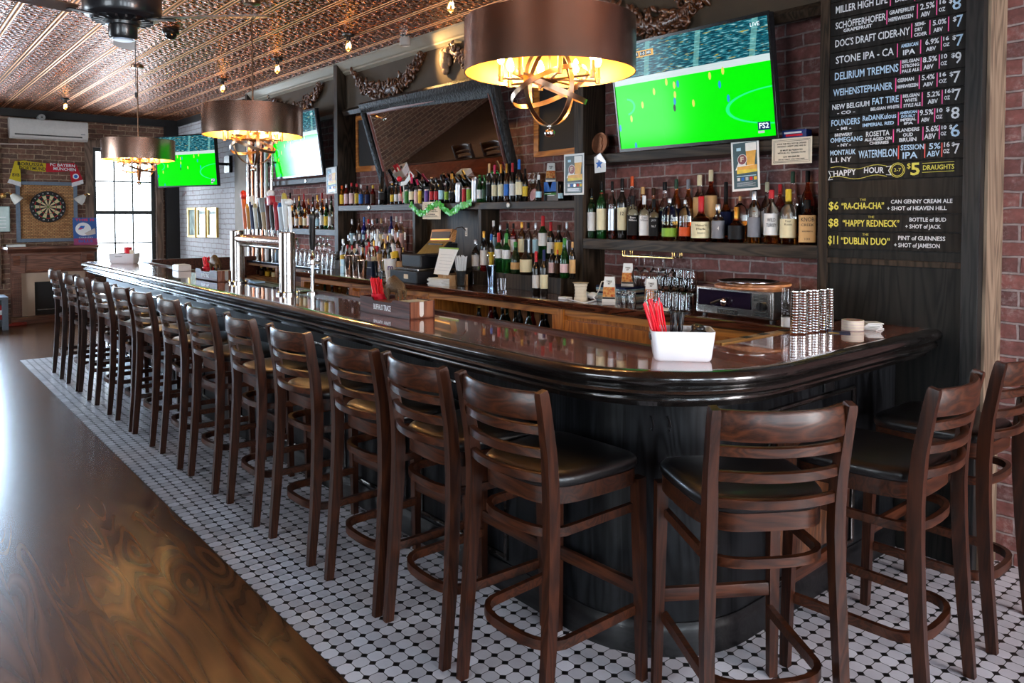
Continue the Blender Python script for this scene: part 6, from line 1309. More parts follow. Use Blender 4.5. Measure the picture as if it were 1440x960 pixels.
m = MB(); m.box((wo * .30, .020, 0), (wo * .56, .044, .004)); nb = op(m, 'name_badge', M_BLACK, 0); text('FUSION', .095, .014, M_STEEL, nb, wo * .43, .032, .0046, bold=.0006)
def on_oven(x, y, z): return Mo @ V((x, y, z))
c = on_oven(wo * .55, ho + .0005, -.14)
for k, (dx, dy, r_, th, mt, lab, cat, nm) in enumerate(((-.02, .02, .17, .014, wood('orange_wood_peel', (.30, .10, .03), (.50, .20, .07), 'X', 1, .5, .2), 'round orange wood board under the others on the oven', 'board', 'pizza_board'), (.01, -.02, .165, .012, MATS['orange_wood_peel'], 'upper round orange wood board on the pizza oven', 'board', 'pizza_board'), (-.05, .0, .15, .012, M_STEEL, 'round aluminium pizza pan on top of the boards', 'pan', 'pizza_pan'))):
    z = c.z + (0, .0145, .027)[k]; r = empty(nm, (c.x + dx, c.y + dy, z), lab, cat); m = MB()
    if k < 2: m.lathe([(0, 0), (r_, 0), (r_ + .002, th / 2), (r_, th), (0, th)], seg=48)
    else: m.lathe([(0, 0), (r_ - .02, 0), (r_, th), (r_ + .006, th), (r_ + .006, th - .002), (r_ - .018, .002), (0, .002)], seg=48)
    m.build('disc', mt, r, 40)
a = at(968, 436, Z=1.05); r = empty('bottle_opener', (3.36, 2.66, 1.0505), 'cream handled bar blade lying on the counter before the glasses', 'opener', None, math.radians(108))
m = MB(); m.box((-.12, -.018, 0), (.0, .018, .004), bev=.001); m.build('blade', M_BLACK, r, 0); m = MB(); m.sweep([(0, 0, .012), (.05, .004, .016), (.10, 0, .014), (.12, -.01, .010)], sq(.028, .016), scale=[.8, 1, 1.1, .7]); m.build('handle', M_CREAM, r, 50)
# --- pizza cartons, spool, plug
M_PIZZA = None
def pizza_mat():
    m, nt, b = nodes('pizza_photo_print'); setp(b, rough=.5, spec=.2); tc = N(nt, 'ShaderNodeTexCoord'); n = N(nt, 'ShaderNodeTexVoronoi', Scale=52); L(nt, tc.outputs['Object'], n.inputs['Vector'])
    n2 = N(nt, 'ShaderNodeTexNoise', Scale=70); L(nt, tc.outputs['Object'], n2.inputs['Vector'])
    L(nt, mix(nt, n2.outputs[0], ramp(nt, n.outputs['Distance'], [(.1, (.50, .03, .01)), (.35, (.60, .14, .03)), (.6, (.70, .36, .10))]), ramp(nt, n2.outputs[0], [(.42, (.60, .28, .07)), (.56, (.45, .03, .01)), (.68, (.05, .10, .01))])), b.inputs['Base Color']); return m
M_PIZZA = pizza_mat()
def carton(px, py, X, sc, lab, Z=1.05, p=None):
    p = p or at(px, py, X=X); r = empty('pizza_carton', (p.x, p.y, Z + .0005), lab, 'carton', 'white pizza cartons'); w, d, h = .085 * sc, .06 * sc, .155 * sc
    x = V((0, 0, 1)).cross(V((-p.x - .5, -p.y + .6, 0)).normalized()); r.rotation_euler = (0, 0, math.atan2(x.y, x.x))
    m = MB(); bm = m.bm; b = [bm.verts.new(q) for q in ((-w/2, -d/2, 0), (w/2, -d/2, 0), (w/2, d/2, 0), (-w/2, d/2, 0))]; t = [bm.verts.new(q) for q in ((-w*.36, -d*.05, h), (w*.36, -d*.05, h), (w*.36, d*.05, h), (-w*.36, d*.05, h))]
    for f in ((b[3], b[2], b[1], b[0]), t, *[(b[i], b[(i+1) % 4], t[(i+1) % 4], t[i]) for i in range(4)]): bm.faces.new(f)
    bx = m.build('box', M_PAPER, r, 0); sl = math.atan2(d * .45, h); M = Matrix.Translation((0, -d/2 - .0005, 0)) @ Matrix.Rotation(PI/2 - sl, 4, 'X')
    m = MB(); m.prism([(-w*.46, h*.20), (w*.46, h*.20), (w*.42, h*.60), (-w*.42, h*.60)], 0, .0006, M=M); m.build('pizza_picture', M_PIZZA, r, 0)
    m = MB(); m.prism([(-w*.47, h*.12), (w*.47, h*.12), (w*.46, h*.19), (-w*.46, h*.19)], 0, .0006, M=M); m.build('black_band', M_INK, r, 0)
    for tx, yy, hh, ww in (('TABLE', .82, .07, .42), ('87', .73, .07, .2)): o = text(tx, w * ww, h * hh, M_INK, r, 0, 0, bold=.0004); o.matrix_local = M @ Matrix.Translation((0, h * yy, .0006))
carton(857, 424, 3.50, 1.0, 'white pizza carton on the counter nearest the cable and spool'); carton(916, 427, 3.60, .98, 'white pizza carton standing before the tumblers')
# a stack of leaflets carries the middle carton
p = at(872, 404, X=3.74); r = empty('leaflet_stack', (p.x, p.y, 1.0505), 'stack of pale leaflets under the middle pizza carton', 'papers')
for k in range(6): m = MB(); m.box((-.09, -.13, .013 * k), (.09, .13, .013 * k + .011), M=Matrix.Rotation(.05 * math.sin(k * 2), 4, 'Z')); m.build('leaflet', (M_PAPER, pc('lblue'), pc('navy'))[k % 3], r, 0)
carton(883, 402, 3.74, .95, 'white pizza carton raised on the leaflet stack', 1.05 + .078); p = at(775, 236, X=3.84); carton(775, 236, 3.84, .9, 'white pizza carton up on the bottle crate by the blackboard', 1.69 + .142)
p = at(815, 424, Z=1.05); r = empty('cord_spool', (p.x + .03, p.y + .02, 1.0505), 'cream waisted spool of stacked coasters on the counter', 'spool'); m = MB(); m.lathe([(0, 0), (.042, 0)] + [(.042 - .010 * math.sin(PI * k / 10) * .8 + (.003 if k % 2 else 0), .008 + .010 * k) for k in range(11)] + [(.052, .115), (0, .115)], seg=28); m.build('stack', M_CREAM, r, 30)
cab_ = empty('white_charger_cable', (3.42, 3.25, 1.0505), 'white charger cable with plug coiled on the counter by the spool', 'cable')
m = MB(); q = [at(800, 421, Z=1.056), at(822, 426, Z=1.056), at(838, 422, Z=1.056), at(828, 412, Z=1.08), at(820, 408, Z=1.10), at(836, 420, Z=1.06), at(842, 408, X=3.5), at(846, 396, X=3.55), at(856, 394, X=3.6)]
m.tube(q, .004, 6); o = m.build('cord', M_WHITE, None, 180); o.parent = cab_; o.matrix_parent_inverse = Matrix.Translation((-3.42, -3.25, -1.0505))
a = at(795, 421, Z=1.05); m = MB(); m.box((a.x - .03, a.y - .035, 1.051), (a.x + .03, a.y + .035, 1.068), bev=.004); o = m.build('power_brick', M_WHITE, None, 0); o.parent = cab_; o.matrix_parent_inverse = Matrix.Translation((-3.42, -3.25, -1.0505))
for px, py in ((824, 411), (834, 415)):
    a = at(px, py, X=3.50); m = MB(); m.ball((a.x, a.y, 1.075), .026, 0, 14, (1, 1.5, .9)); o = m.build('plug', M_WHITE, None, 60); o.parent = cab_; o.matrix_parent_inverse = Matrix.Translation((-3.42, -3.25, -1.0505))

# --- register corner
rg = empty('cash_register', (3.40, 5.25, 1.0505), 'black cash register with amber customer display and open keyboard', 'cash register'); upd()
m = MB(); m.box((3.24, 5.02, 1.0505), (3.60, 5.42, 1.145), bev=.006); pt(rg, m, 'cash_drawer', pm('black_register_plastic', (.010, .010, .012), .4, spec=.2), 0)
m = MB(); m.box((3.236, 5.14, 1.085), (3.242, 5.20, 1.12)); pt(rg, m, 'price_sticker', M_CREAM, 0)
m = MB(); m.box((3.28, 5.06, 1.146), (3.55, 5.40, 1.165), bev=.004); pt(rg, m, 'lid', M_STEEL, 0)
m = MB(); m.box((3.33, 5.10, 1.165), (3.55, 5.38, 1.27), bev=.012); pt(rg, m, 'receipt_printer', MATS['black_register_plastic'], 0)
Mk = Matrix.Translation((3.47, 5.10, 1.33)) @ Matrix.Rotation(math.radians(-38), 4, 'Y') @ Matrix.Rotation(.1, 4, 'Z'); m = MB(); m.box((-.11, -.15, -.012), (.11, .15, .012), bev=.006, M=Mk); kb = pt(rg, m, 'keyboard', MATS['black_register_plastic'], 0)
m = MB(); m.box((-.095, -.135, .0125), (.095, .135, .016), M=Mk); pt(rg, m, 'key_field', pm('amber_lit_keys', (.20, .13, .03), .5, .5, scale=120), 0)
m = MB(); m.box((3.47, 5.0, 1.16), (3.62, 5.2, 1.36)); pt(rg, m, 'stand', MATS['black_register_plastic'], 0)
p0, p1 = at(604, 336, X=3.5), at(633, 336, X=3.5); M = frame_M((3.5, p0.y, 1.375), (0, -1, .03), (0.25, 0, 1)); m = MB(); w = p0.y - p1.y; m.box((0, 0, -.05), (w, .10, 0), bev=.006); o = m.build('customer_display', wood('amber_display_case', (.30, .12, .03), (.55, .26, .09), 'X', 1, .3, .4), None, 0, M=M); o.parent = rg; o.matrix_parent_inverse = rg.matrix_basis.inverted()
m = MB(); m.box((.015, .022, 0), (w - .015, .078, .002)); o = m.build('display_window', M_BLACK, None, 0, M=M); o.parent = rg; o.matrix_parent_inverse = rg.matrix_basis.inverted()
m = MB(); m.box((.015, .012, 0), (w - .015, .020, .003)); o = m.build('lit_strip', glow('amber_glow', (1, .45, .08), 1.6), None, 0, M=M); o.parent = rg; o.matrix_parent_inverse = rg.matrix_basis.inverted()
m = MB(); q = [at(632, 334, X=3.5), at(636, 326, X=3.52), at(643, 320, X=3.55), at(650, 319, X=3.6), at(655, 324, X=3.66)]; m.tube(q, .004, 6); pt(rg, m, 'cable', M_BRONZE)
p0, p1 = at(615, 385, X=3.36), at(641, 385, X=3.36); r = empty('desk_calendar', (3.36, p0.y, 1.05), 'white tent calendar with green top edge beside the register', 'calendar'); upd()
ax = frame_M((3.33, p0.y, 1.135), (.0, -1, 0), (.25, 0, 1)); wv = p0.y - p1.y
def cpart(mb, nm, mt): o = mb.build(nm, mt, None, 0, M=ax); o.parent = r; o.matrix_parent_inverse = r.matrix_basis.inverted(); return o
m = MB(); m.prism([(wv * .12, 0), (wv * .75, 0), (wv, .20), (0, .20)], -.006, 0); pg = cpart(m, 'pages', M_PAPER)
m = MB(); m.box((0, .20, -.008), (wv, .212, .002)); cpart(m, 'green_binding', pc('lgreen'))
m = MB(); m.prism([(-.02, 0), (.05, 0), (.02, .20), (-.0, .20)], -.10, -.008); cpart(m, 'easel_back', M_PAPER)
for k in range(6): m = MB(); m.box((wv * .15, .03 + .025 * k, 0), (wv * .80, .032 + .025 * k, .0006)); cpart(m, 'ruled_line', pc('silver'))
for nm, a, b, c, lab in (('cardboard_box', (3.345, p1.y + .035, 1.0505), (3.50, p0.y - .03, 1.134), None, 'open brown cardboard box under the tent calendar'), ('cardboard_box', (3.38, 5.46, 1.0505), (3.50, 5.58, 1.20), None, 'tall brown cardboard box behind the register drawer')):
    r = empty(nm, ((a[0] + b[0]) / 2, (a[1] + b[1]) / 2, a[2]), lab, 'box'); upd(); m = MB(); m.box(a, b, bev=.002); pt(r, m, 'carton', M_KRAFT, 0); m = MB(); m.box((a[0] - .001, (a[1] + b[1]) / 2 - .02, a[2] + .002), (b[0] + .001, (a[1] + b[1]) / 2 + .02, b[2] + .001)); pt(r, m, 'packing_tape', pm('tan_tape', (.42, .27, .13), .35), 0)
p = at(648, 402, Z=1.05); r = empty('straw_tumbler', (p.x, p.y, 1.0505), 'glass tumbler packed with white paper straws on the counter', 'straws')
m = MB(); m.lathe([(0, 0), (.036, 0), (.046, .12), (.044, .12), (.034, .006), (0, .006)], seg=22); m.build('tumbler_wall', M_GLASS, r, 40)
rnd = random.Random(2)
for k in range(30):
    a = k * 2.4; q = .03 * math.sqrt((k + .5) / 30); m = MB(); m.cyl((q * math.cos(a) * .8, q * math.sin(a) * .8, .008), (q * math.cos(a) * 1.7, q * math.sin(a) * 1.7, .225 + rnd.uniform(-.01, .01)), .0034, seg=7); m.build('straw', M_WHITE, r)
p = at(620, 401, Z=1.05); r = empty('napkin_stack', (p.x, p.y, 1.0505), 'stack of white folded napkins at the counter edge by the register', 'napkins')
for k in range(7): m = MB(); m.box((-.055, -.10, .008 * k), (.055, .10, .008 * k + .0065), bev=.002, M=Matrix.Rotation(.12 * math.sin(k * 1.7), 4, 'Z')); m.build('napkin', M_PAPER, r, 0)
for i, (px, py) in enumerate(((491, 386), (501.5, 387), (510, 389))):
    p = at(px, py, Z=1.05); r = empty('cocktail_shaker', (p.x, p.y, 1.0505), 'steel cocktail shaker tin, %s from the tap-end post on the counter' % NTH[i], 'shaker', 'shaker tins on the counter')
    m = MB(); hh = (.175, .18, .145)[i]; m.lathe([(0, 0), (.032, 0), (.033, .004), (.043, hh), (.041, hh), (.031, .006), (0, .006)], seg=26); m.build('tin', pm('warm_steel', (.55, .42, .36), .16, .03, metal=1), r, 40); m = MB(); m.lathe([(.0425, hh - .006), (.0455, hh - .003), (.0435, hh + .001), (.041, hh)], seg=26); m.build('rim', M_CHROME, r, 60)
p = at(691, 403, Z=1.05); r = empty('bar_spoon_tin', (p.x, p.y, 1.0505), 'blue-tinted mixing tin holding bar spoons before the vermouth bottles', 'mixing tin'); m = MB(); m.lathe([(0, 0), (.030, 0), (.042, .16), (.040, .16), (.028, .005)], seg=24); m.build('tin', pm('blue_steel', (.30, .40, .55), .12, .04, metal=1), r, 40)
for k in range(4): m = MB(); a = k * 1.6; m.cyl((.015 * math.cos(a), .015 * math.sin(a), .006), (.034 * math.cos(a), .034 * math.sin(a), .23), .003, seg=7); m.ball((.034 * math.cos(a), .034 * math.sin(a), .235), .010, 0, 10, (1, .4, 1.5)); m.build('bar_spoon', M_CHROME, r, 40)
for i, (px, py, w, hh, mt, lab) in enumerate(((519, 388, .10, .13, pm('navy_box', (.012, .025, .06), .4), 'dark navy box between shaker tins and the blue glasses'), (481, 384, .07, .13, pc('lblue'), 'pale blue card box beside the shaker tins'))):
    p = at(px, py, Z=1.05); r = empty('small_box', (p.x + .03, p.y, 1.0505), lab, 'box'); m = MB(); m.box((-.03, -w/2, 0), (.03, w/2, hh), bev=.004); m.build('carton', mt, r, 0); m = MB(); m.box((-.032, -w/2 + .01, hh * .55), (-.0305, w/2 - .01, hh * .6)); m.build('print', M_WHITE, r, 0)
for i, (px, py) in enumerate(((533, 390), (541, 391))):
    p = at(px, py, Z=1.05); put_glass('pint', (p.x, p.y, 1.05), ('pint glass beside the navy box on the counter', 'pint glass beside the purple-printed vase on the counter')[i], 'pint glasses by the register')
p = at(549, 392, Z=1.05); r = empty('printed_vase', (p.x, p.y, 1.0505), 'white vase with a purple printed mark beside the register drawer', 'vase'); m = MB(); m.lathe([(0, 0), (.035, 0), (.050, .10), (.053, .17), (.050, .17), (.046, .10), (0, .01)], seg=24); m.build('body', M_WHITE, r, 40); o = text('m', .045, .05, pc('purple'), r, 0, 0, bold=.001); dd = V((-p.x, -p.y, 0)).normalized(); o.matrix_local = frame_M(dd * .052 + V((0, 0, .10)), V((0, 0, 1)).cross(dd), (0, 0, 1))
# books and tins in the tan cubby's top
for k, (c, w, h, nm, lab) in enumerate((('8A5A2A', .09, .10, 'tea_tin', 'brown picture tin on top of the tan cubby cabinet'), ('3A2A24', .035, .15, 'book', 'thin dark book on the tan cubby, beside the picture tin'), ('C9A98A', .03, .155, 'book', 'tan book on the cubby, between dark and pale books'), ('9FC4E0', .045, .16, 'book', 'pale blue book on the tan cubby cabinet'), ('E0E4EA', .04, .155, 'book', 'white book on the tan cubby cabinet'), ('6F93B5', .03, .15, 'book', 'slate blue book on the tan cubby cabinet'), ('D8DEE6', .04, .16, 'book', 'off-white book on the cubby nearest the thick tower column'))):
    y = 9.12 - .105 * k; r = empty(nm, (3.74, y, 1.0505), lab, 'book' if nm == 'book' else 'tin'); m = MB(); m.box((-.055, -w/2, 0), (.055, w/2, h), bev=.002); m.build('cover', pm('cover_' + c, c, .5), r, 0); m = MB(); m.box((-.056, -w/2 + .004, h * .6), (-.0552, w/2 - .004, h * .8)); m.build('print', M_CREAM, r, 0)

# --- papers, posters and signs
M_TEAL = pm('dark_teal_print', (.03, .075, .09), .4, .2, scale=8); M_BEER = pm('amber_beer_print', (.72, .36, .05), .4, .15); M_FOAM = pm('foam_print', (.78, .76, .72), .5); M_MAROON = pm('maroon_print', (.22, .05, .06), .4); M_YEL = pm('yellow_print', (.72, .52, .05), .4, .2)
def beer_poster(M, w, h, lab, grp):
    r = sheet('beer_poster', M, w, h, M_PAPER); tag(r, lab, 'poster', grp); b = .035 * w * 2
    flat(r, rect(b, b, w - b, h - b), M_TEAL, .0006, 'picture')
    flat(r, [(w*.14, h*.42), (w*.30, h*.62), (w*.50, h*.70), (w*.52, h*.50), (w*.9, h*.50), (w*.9, h*.42)], M_FOAM, .0009)
    flat(r, [(w*.56, h*.50), (w*.84, h*.50), (w*.90, h*.80), (w*.54, h*.80)], M_BEER, .0012, 'beer_glass'); flat(r, rect(w*.53, h*.78, w*.91, h*.94), M_FOAM, .0014, 'foam')
    flat(r, disc(w*.40, h*.62, w*.17), M_WHITE, .0014, 'emblem'); d = flat(r, disc(w*.40, h*.62, w*.155), M_MAROON, .0017, 'emblem'); text('F', w*.12, w*.16, M_CREAM, d, w*.40, h*.62, .0022, bold=.001)
    flat(r, [(w*.20, h*.34), (w*.92, h*.36), (w*.92, h*.50), (w*.22, h*.48)], M_BEER, .0020); flat(r, [(w*.20, h*.34), (w*.93, h*.36), (w*.93, h*.41), (w*.20, h*.42)], M_YEL, .0023)
    for k, c in enumerate(('white', 'blue', 'silver', 'red', 'yellow')): flat(r, rect(w*(.20 + .15*k), h*.20, w*(.30 + .15*k), h*.265), pc(c), .0010, 'icon')
    for k in range(4): flat(r, rect(w*.18, h*(.09 + .022*k), w*(.85 - .1*(k % 2)), h*(.098 + .022*k)), pc('silver'), .0010, 'small_print')
    flat(r, rect(w*.18, h*.285, w*.88, h*.30), pc('lblue'), .0010, 'small_print'); flat(r, rect(w*.2, h*.80, w*.36, h*.86), pc('lblue'), .0010, 'small_print')
    return r
def poster_at(x0, y0, x1, y1, lab, X=3.69, rot=0):
    a, b = at(x0, y1, X=X), at(x1, y1, X=X); t = at(x0, y0, X=X); w, h = a.y - b.y, t.z - a.z
    return beer_poster(frame_M((X, a.y, (a.z + b.z) / 2), (0, -1, rot), (0, -rot * .2, 1)), w, h, lab, 'beer posters on the shelving posts')
poster_at(793, 217, 821, 274, 'beer poster with tall glass pinned to the middle post', 3.655); poster_at(1030, 199, 1069, 269, 'beer poster hanging under the large television', 3.685, .05); poster_at(459, 236, 474, 273, 'beer poster on the tap-end post beside the shelf television', 3.69, .03)
def notice(M, w, h, lab, nm='notice_card'):
    r = sheet(nm, M, w, h, M_CREAM, None, .003); tag(r, lab, 'sign', 'cream credit card notices')
    for k in (.045, .075): 
        m = MB(); q = w * k; m.sweep([(q, q, .0004), (w - q, q, .0004), (w - q, h - q, .0004), (q, h - q, .0004)], sq(.0014, .0006), True); m.build('border_line', M_INK, r, 0)
    for tx, yy, hh, ww in (('YOUR TAB WILL NOT BE OPENED', .78, .060, .74), ('WITHOUT CREDIT CARD AND ID', .68, .060, .72), ('ID MUST BE PRESENTED', .53, .060, .56), ('WITH ALL CC TRANSACTIONS', .43, .060, .70), ('$10 MINIMUM', .28, .065, .40), ('ON ALL CREDIT CARD PURCHASES', .18, .045, .66)): text(tx, w * ww, h * hh, M_INK, r, w / 2, h * yy, .0006, bold=.0002)
a, b, t = at(1086, 232, X=3.69), at(1142, 230, X=3.69), at(1087, 196, X=3.69)
notice(frame_M((3.685, a.y, a.z), (0, -1, 0), (0, 0, 1)), a.y - b.y, t.z - a.z, 'cream bordered credit card notice beside the menu board')
a, b, t = at(595, 308, X=3.69), at(620, 308, X=3.69), at(596, 284, X=3.69)
notice(frame_M((3.685, a.y, a.z), (0, -1, 0), (0, 0, 1)), a.y - b.y, t.z - a.z, 'cream credit card notice hanging among shamrocks above the register')
for px, py, X, lab in ((654, 332, 3.72, 'small white tag on the divider beside the vermouth bottles'), (568, 337, 3.72, 'small white tag on the divider beside the pink-capped bottles')):
    a = at(px, py, X=X); r = sheet('price_tag', frame_M((X, a.y, a.z), (0, -1, 0), (0, 0, 1)), .030, .068, M_PAPER); tag(r, lab, 'tag')
    for k in range(5): flat(r, rect(.005, .012 + .011*k, .025, .016 + .011*k), M_INK, .0006, 'small_print')
# shamrock garland
sg = empty('shamrock_garland', (3.68, 5.4, 1.66), 'green foil shamrock garland draped along the upper shelf edge', 'garland'); upd()
M_SHAM = pm('green_foil', (.06, .42, .06), .35, .25, scale=90, coat=.4); pts = [at(x, y, X=3.685) for x, y in ((578, 287), (584, 294), (590, 300), (596, 300), (607, 290), (617, 286), (624, 292), (632, 299), (640, 297), (648, 290), (656, 287), (663, 284))]
m = MB(); m.tube(pts, .002, 5); pt(sg, m, 'string', pm('green_string', (.05, .25, .05), .7))
rnd = random.Random(5)
for i, (p, q) in enumerate(zip(pts, pts[1:])):
    for k in range(3):
        c = p.lerp(q, (k + .5) / 3); m = MB(); a0 = rnd.uniform(0, 6); rr = rnd.uniform(.022, .030)
        for j in range(3):
            a = a0 + 2.1 * j; m.lathe([(0, -.003), (rr * .62, -.001), (rr * .62, .002), (0, .005)], (c.x - .006, c.y + rr * .62 * math.cos(a), c.z + rr * .62 * math.sin(a)), 10, M=Matrix.Rotation(-PI/2 + rnd.uniform(-.5, .5), 4, 'Y'))
        pt(sg, m, 'shamrock', M_SHAM, 60)
# folded star card, penny plate, blue box, upper crate, mirror card
a = at(845, 243, X=3.69); r = empty('folded_star_card', (3.69, a.y, a.z), 'folded white card with a blue star hung beside the middle post', 'card'); upd(); M = frame_M((3.685, at(835.5, 243, X=3.685).y, a.z), (0, -1, 0), (0, 0, 1))
def cp2(poly, mt, z, nm): m = MB(); m.prism(poly, z - .0006, z); o = m.build(nm, mt, None, 0, M=M); o.parent = r; o.matrix_parent_inverse = r.matrix_basis.inverted()
cp2([(.005, 0), (.105, .005), (.105, .075), (.055, .132), (0, .105)], M_PAPER, 0, 'card'); cp2([(.05, .13), (.104, .07), (.10, .06), (.02, .10)], pc('silver'), .0012, 'fold'); sx, sy, R = .045, .058, .034
cp2([(sx + (R if k % 2 == 0 else R * .42) * math.sin(k * PI / 5), sy + (R if k % 2 == 0 else R * .42) * math.cos(k * PI / 5)) for k in range(10)], pc('blue'), .0010, 'star')
c = at(845, 201, X=3.80); r = empty('copper_coin_plaque', (3.80, c.y, 1.99), 'large round copper coin plaque standing on the beam beside the television', 'plaque'); upd(); M_CO = pm('dull_copper', (.30, .13, .07), .42, .2, metal=.8, bump=.3, scale=40)
Mc = frame_M((3.79, c.y, 1.99 + .072 + .012), (0, -1, 0), (.1, 0, 1)); m = MB(); m.lathe([(0, 0), (.064, 0), (.066, .004), (.072, .005), (.072, -.008), (0, -.008)], seg=40, M=Mc); pt(r, m, 'disc', M_CO, 40)
m = MB(); m.prism([(-.02, -.05), (.022, -.05), (.028, -.02), (.018, .0), (.024, .03), (.005, .05), (-.018, .04), (-.026, .015), (-.018, -.01)], 0, .005, M=Mc); pt(r, m, 'raised_profile', M_CO, 30)
m = MB(); m.box((3.77, c.y - .05, 1.9905), (3.83, c.y + .05, 2.004)); pt(r, m, 'stand', M_POST, 0)
a = at(1119, 190, X=3.76); r = empty('tobacco_tin', (3.76, a.y, 1.9905), 'small blue box with red and white print above the credit card notice', 'box'); m = MB(); m.box((-.03, -.075, 0), (.03, .075, .045), bev=.003); m.build('carton', pm('deep_blue_print', (.01, .03, .16), .35), r, 0); m = MB(); m.box((-.031, -.055, .012), (-.0302, .04, .022)); m.build('red_print', M_RED, r, 0); m = MB(); m.box((-.031, -.05, .026), (-.0302, .05, .035)); m.build('white_print', M_WHITE, r, 0)
a = at(1104, 192, X=3.75); r = empty('toy_car', (3.75, a.y - .005, 1.9905), 'tiny red white and blue toy car beside the blue box', 'toy'); m = MB(); m.box((-.015, -.035, .008), (.015, .035, .020), bev=.004); m.build('body', M_RED, r, 0); m = MB(); m.box((-.012, -.02, .019), (.012, .015, .034), bev=.005); m.build('cabin', M_WHITE, r, 0)
for sx in (-1, 1):
    for y in (-.022, .022): m = MB(); m.cyl((sx * .010, y, .008), (sx * .017, y, .008), .008, seg=12); m.build('wheel', pc('blue'), r)
a, b = at(764, 282, X=3.76), at(788, 282, X=3.76); r = empty('picture_crate', (3.80, (a.y + b.y) / 2, 1.6905), 'bottle crate with blue and pink picture front on the upper shelf', 'crate'); upd(); m = MB(); m.box((3.775, b.y + .04, 1.6905), (3.90, a.y + .01, 1.83), bev=.002); pt(r, m, 'crate', M_BLACK, 0)
M = frame_M((3.774, a.y + .008, 1.6905), (0, -1, 0), (0, 0, 1)); w = a.y - b.y - .05
for poly, mt in ((rect(0, .06, w, .138), pc('blue')), ([(w*.3, .138), (w*.7, .138), (w*.52, .085)], pc('pink')), (rect(0, .045, w, .068), pc('green')), (rect(w*.05, .052, w*.6, .056), M_WHITE), (rect(w*.3, .040, w*.85, .044), M_WHITE)):
    m = MB(); m.prism(poly, 0, .0008 if mt is not M_WHITE else .0014, M=M); pt(r, m, 'front_print', mt, 0)
a = at(574, 246, X=3.76); r = empty('paper_roll_card', (3.735, a.y, 1.69), 'white folded paper sticking up behind the upper shelf bottles', 'paper'); upd(); Mw = frame_M((3.735, a.y + .09, 1.86), (0, -1, .18), (.1, 0, 1)); m = MB(); m.prism([(0, 0), (.10, -.01), (.17, .03), (.15, .10), (.13, .06), (.07, .03), (0, .035)], -.001, .001, M=Mw); m.box((.05, -.168, -.002), (.056, .0, .002), M=Mw); pt(r, m, 'sheet', M_PAPER, 0)
m = MB(); m.ball(Mw @ V((-.02, .07, 0)), .026, 0, 12); m.cyl(Mw @ V((-.02, .05, 0)), Mw @ V((.03, -.165, 0)), .003, seg=6); pt(r, m, 'red_pom', M_RED, 60)
a = at(750, 276, X=3.74); r = empty('pink_dish', (3.76, a.y, 1.6905), 'small pink oval dish propped before the champagne flutes', 'dish'); M = frame_M((3.745, a.y, 1.738), (0, -1, 0), (.3, 0, 1)); upd(); m = MB(); m.lathe([(0, 0), (.03, .002), (.045, .008), (.046, .006), (.03, -.002), (0, -.003)], seg=24, M=M, sx=.75); pt(r, m, 'dish', pm('dusty_pink_glaze', (.42, .22, .24), .3), 180)
# ================================================================ far wall: fireplace corner
YW = Y_F
mn = empty('fireplace_mantel', (2.08, 13.25, 0), 'cherry wood fireplace surround with beige stone and black firebox', 'fireplace'); upd()
X0, X1 = 1.56, 2.60
m = MB(); m.sweep([(1.50, YW, 0), (1.50, 13.22, 0), (2.66, 13.22, 0), (2.66, YW, 0)], [(-.02, 1.03), (.01, 1.035), (.02, 1.05), (.035, 1.07), (.06, 1.085), (.085, 1.10), (.085, 1.135), (-.02, 1.135)]); m.box((1.50, 13.22, 1.03), (2.66, YW, 1.135)); pt(mn, m, 'shelf', M_MANTEL, 30)
m = MB(); m.box((1.54, 13.24, .74), (2.62, YW, 1.03)); pt(mn, m, 'frieze', M_MANTEL, 0)
M = frame_M((2.08, 13.238, .89), (1, 0, 0), (0, 0, 1)); pt(mn, panel_frame(M, .72, .20), 'panel_moulding', M_MANTEL, 40)
for x in (X0 - .02, X1 - .10):
    m = MB(); m.box((x, 13.215, .10), (x + .12, YW, .74), bev=.004); pl = pt(mn, m, 'pilaster', M_MANTEL, 0)
    m = MB(); m.sweep([(x + .06, 13.215, .99), (x + .06, 13.195, .96), (x + .06, 13.205, .90), (x + .06, 13.222, .86)], sq(.085, .03), up=(0, -1, 0)); pt(mn, m, 'carved_bracket', M_MANTEL, 40)
    for k in range(4): m = MB(); m.box((x + .018 + .024 * k, 13.208, .15), (x + .030 + .024 * k, 13.217, .70)); pt(mn, m, 'flute', M_MANTEL, 0)
m = MB(); m.box((X0 + .10, 13.27, .10), (1.83, YW, .74)); m.box((2.33, 13.27, .10), (X1 - .10, YW, .74)); m.box((1.83, 13.27, .60), (2.33, YW, .74)); 
bmesh.ops.remove_doubles(m.bm, verts=m.bm.verts[:], dist=1e-4); pt(mn, m, 'stone_surround', pm('beige_marble', (.50, .36, .27), .35, .08, scale=5), 0)
m = MB(); m.box((1.83, 13.30, .10), (2.33, YW - .001, .60)); fb = pt(mn, m, 'firebox', M_MATT, 0); m = MB(); m.box((1.86, 13.292, .17), (2.30, 13.30, .185)); pt(mn, m, 'grate_bar', M_STEEL, 0)
m = MB(); m.box((1.50, 13.10, .0), (2.66, YW, .10), bev=.004); pt(mn, m, 'hearth', M_MANTEL, 0)
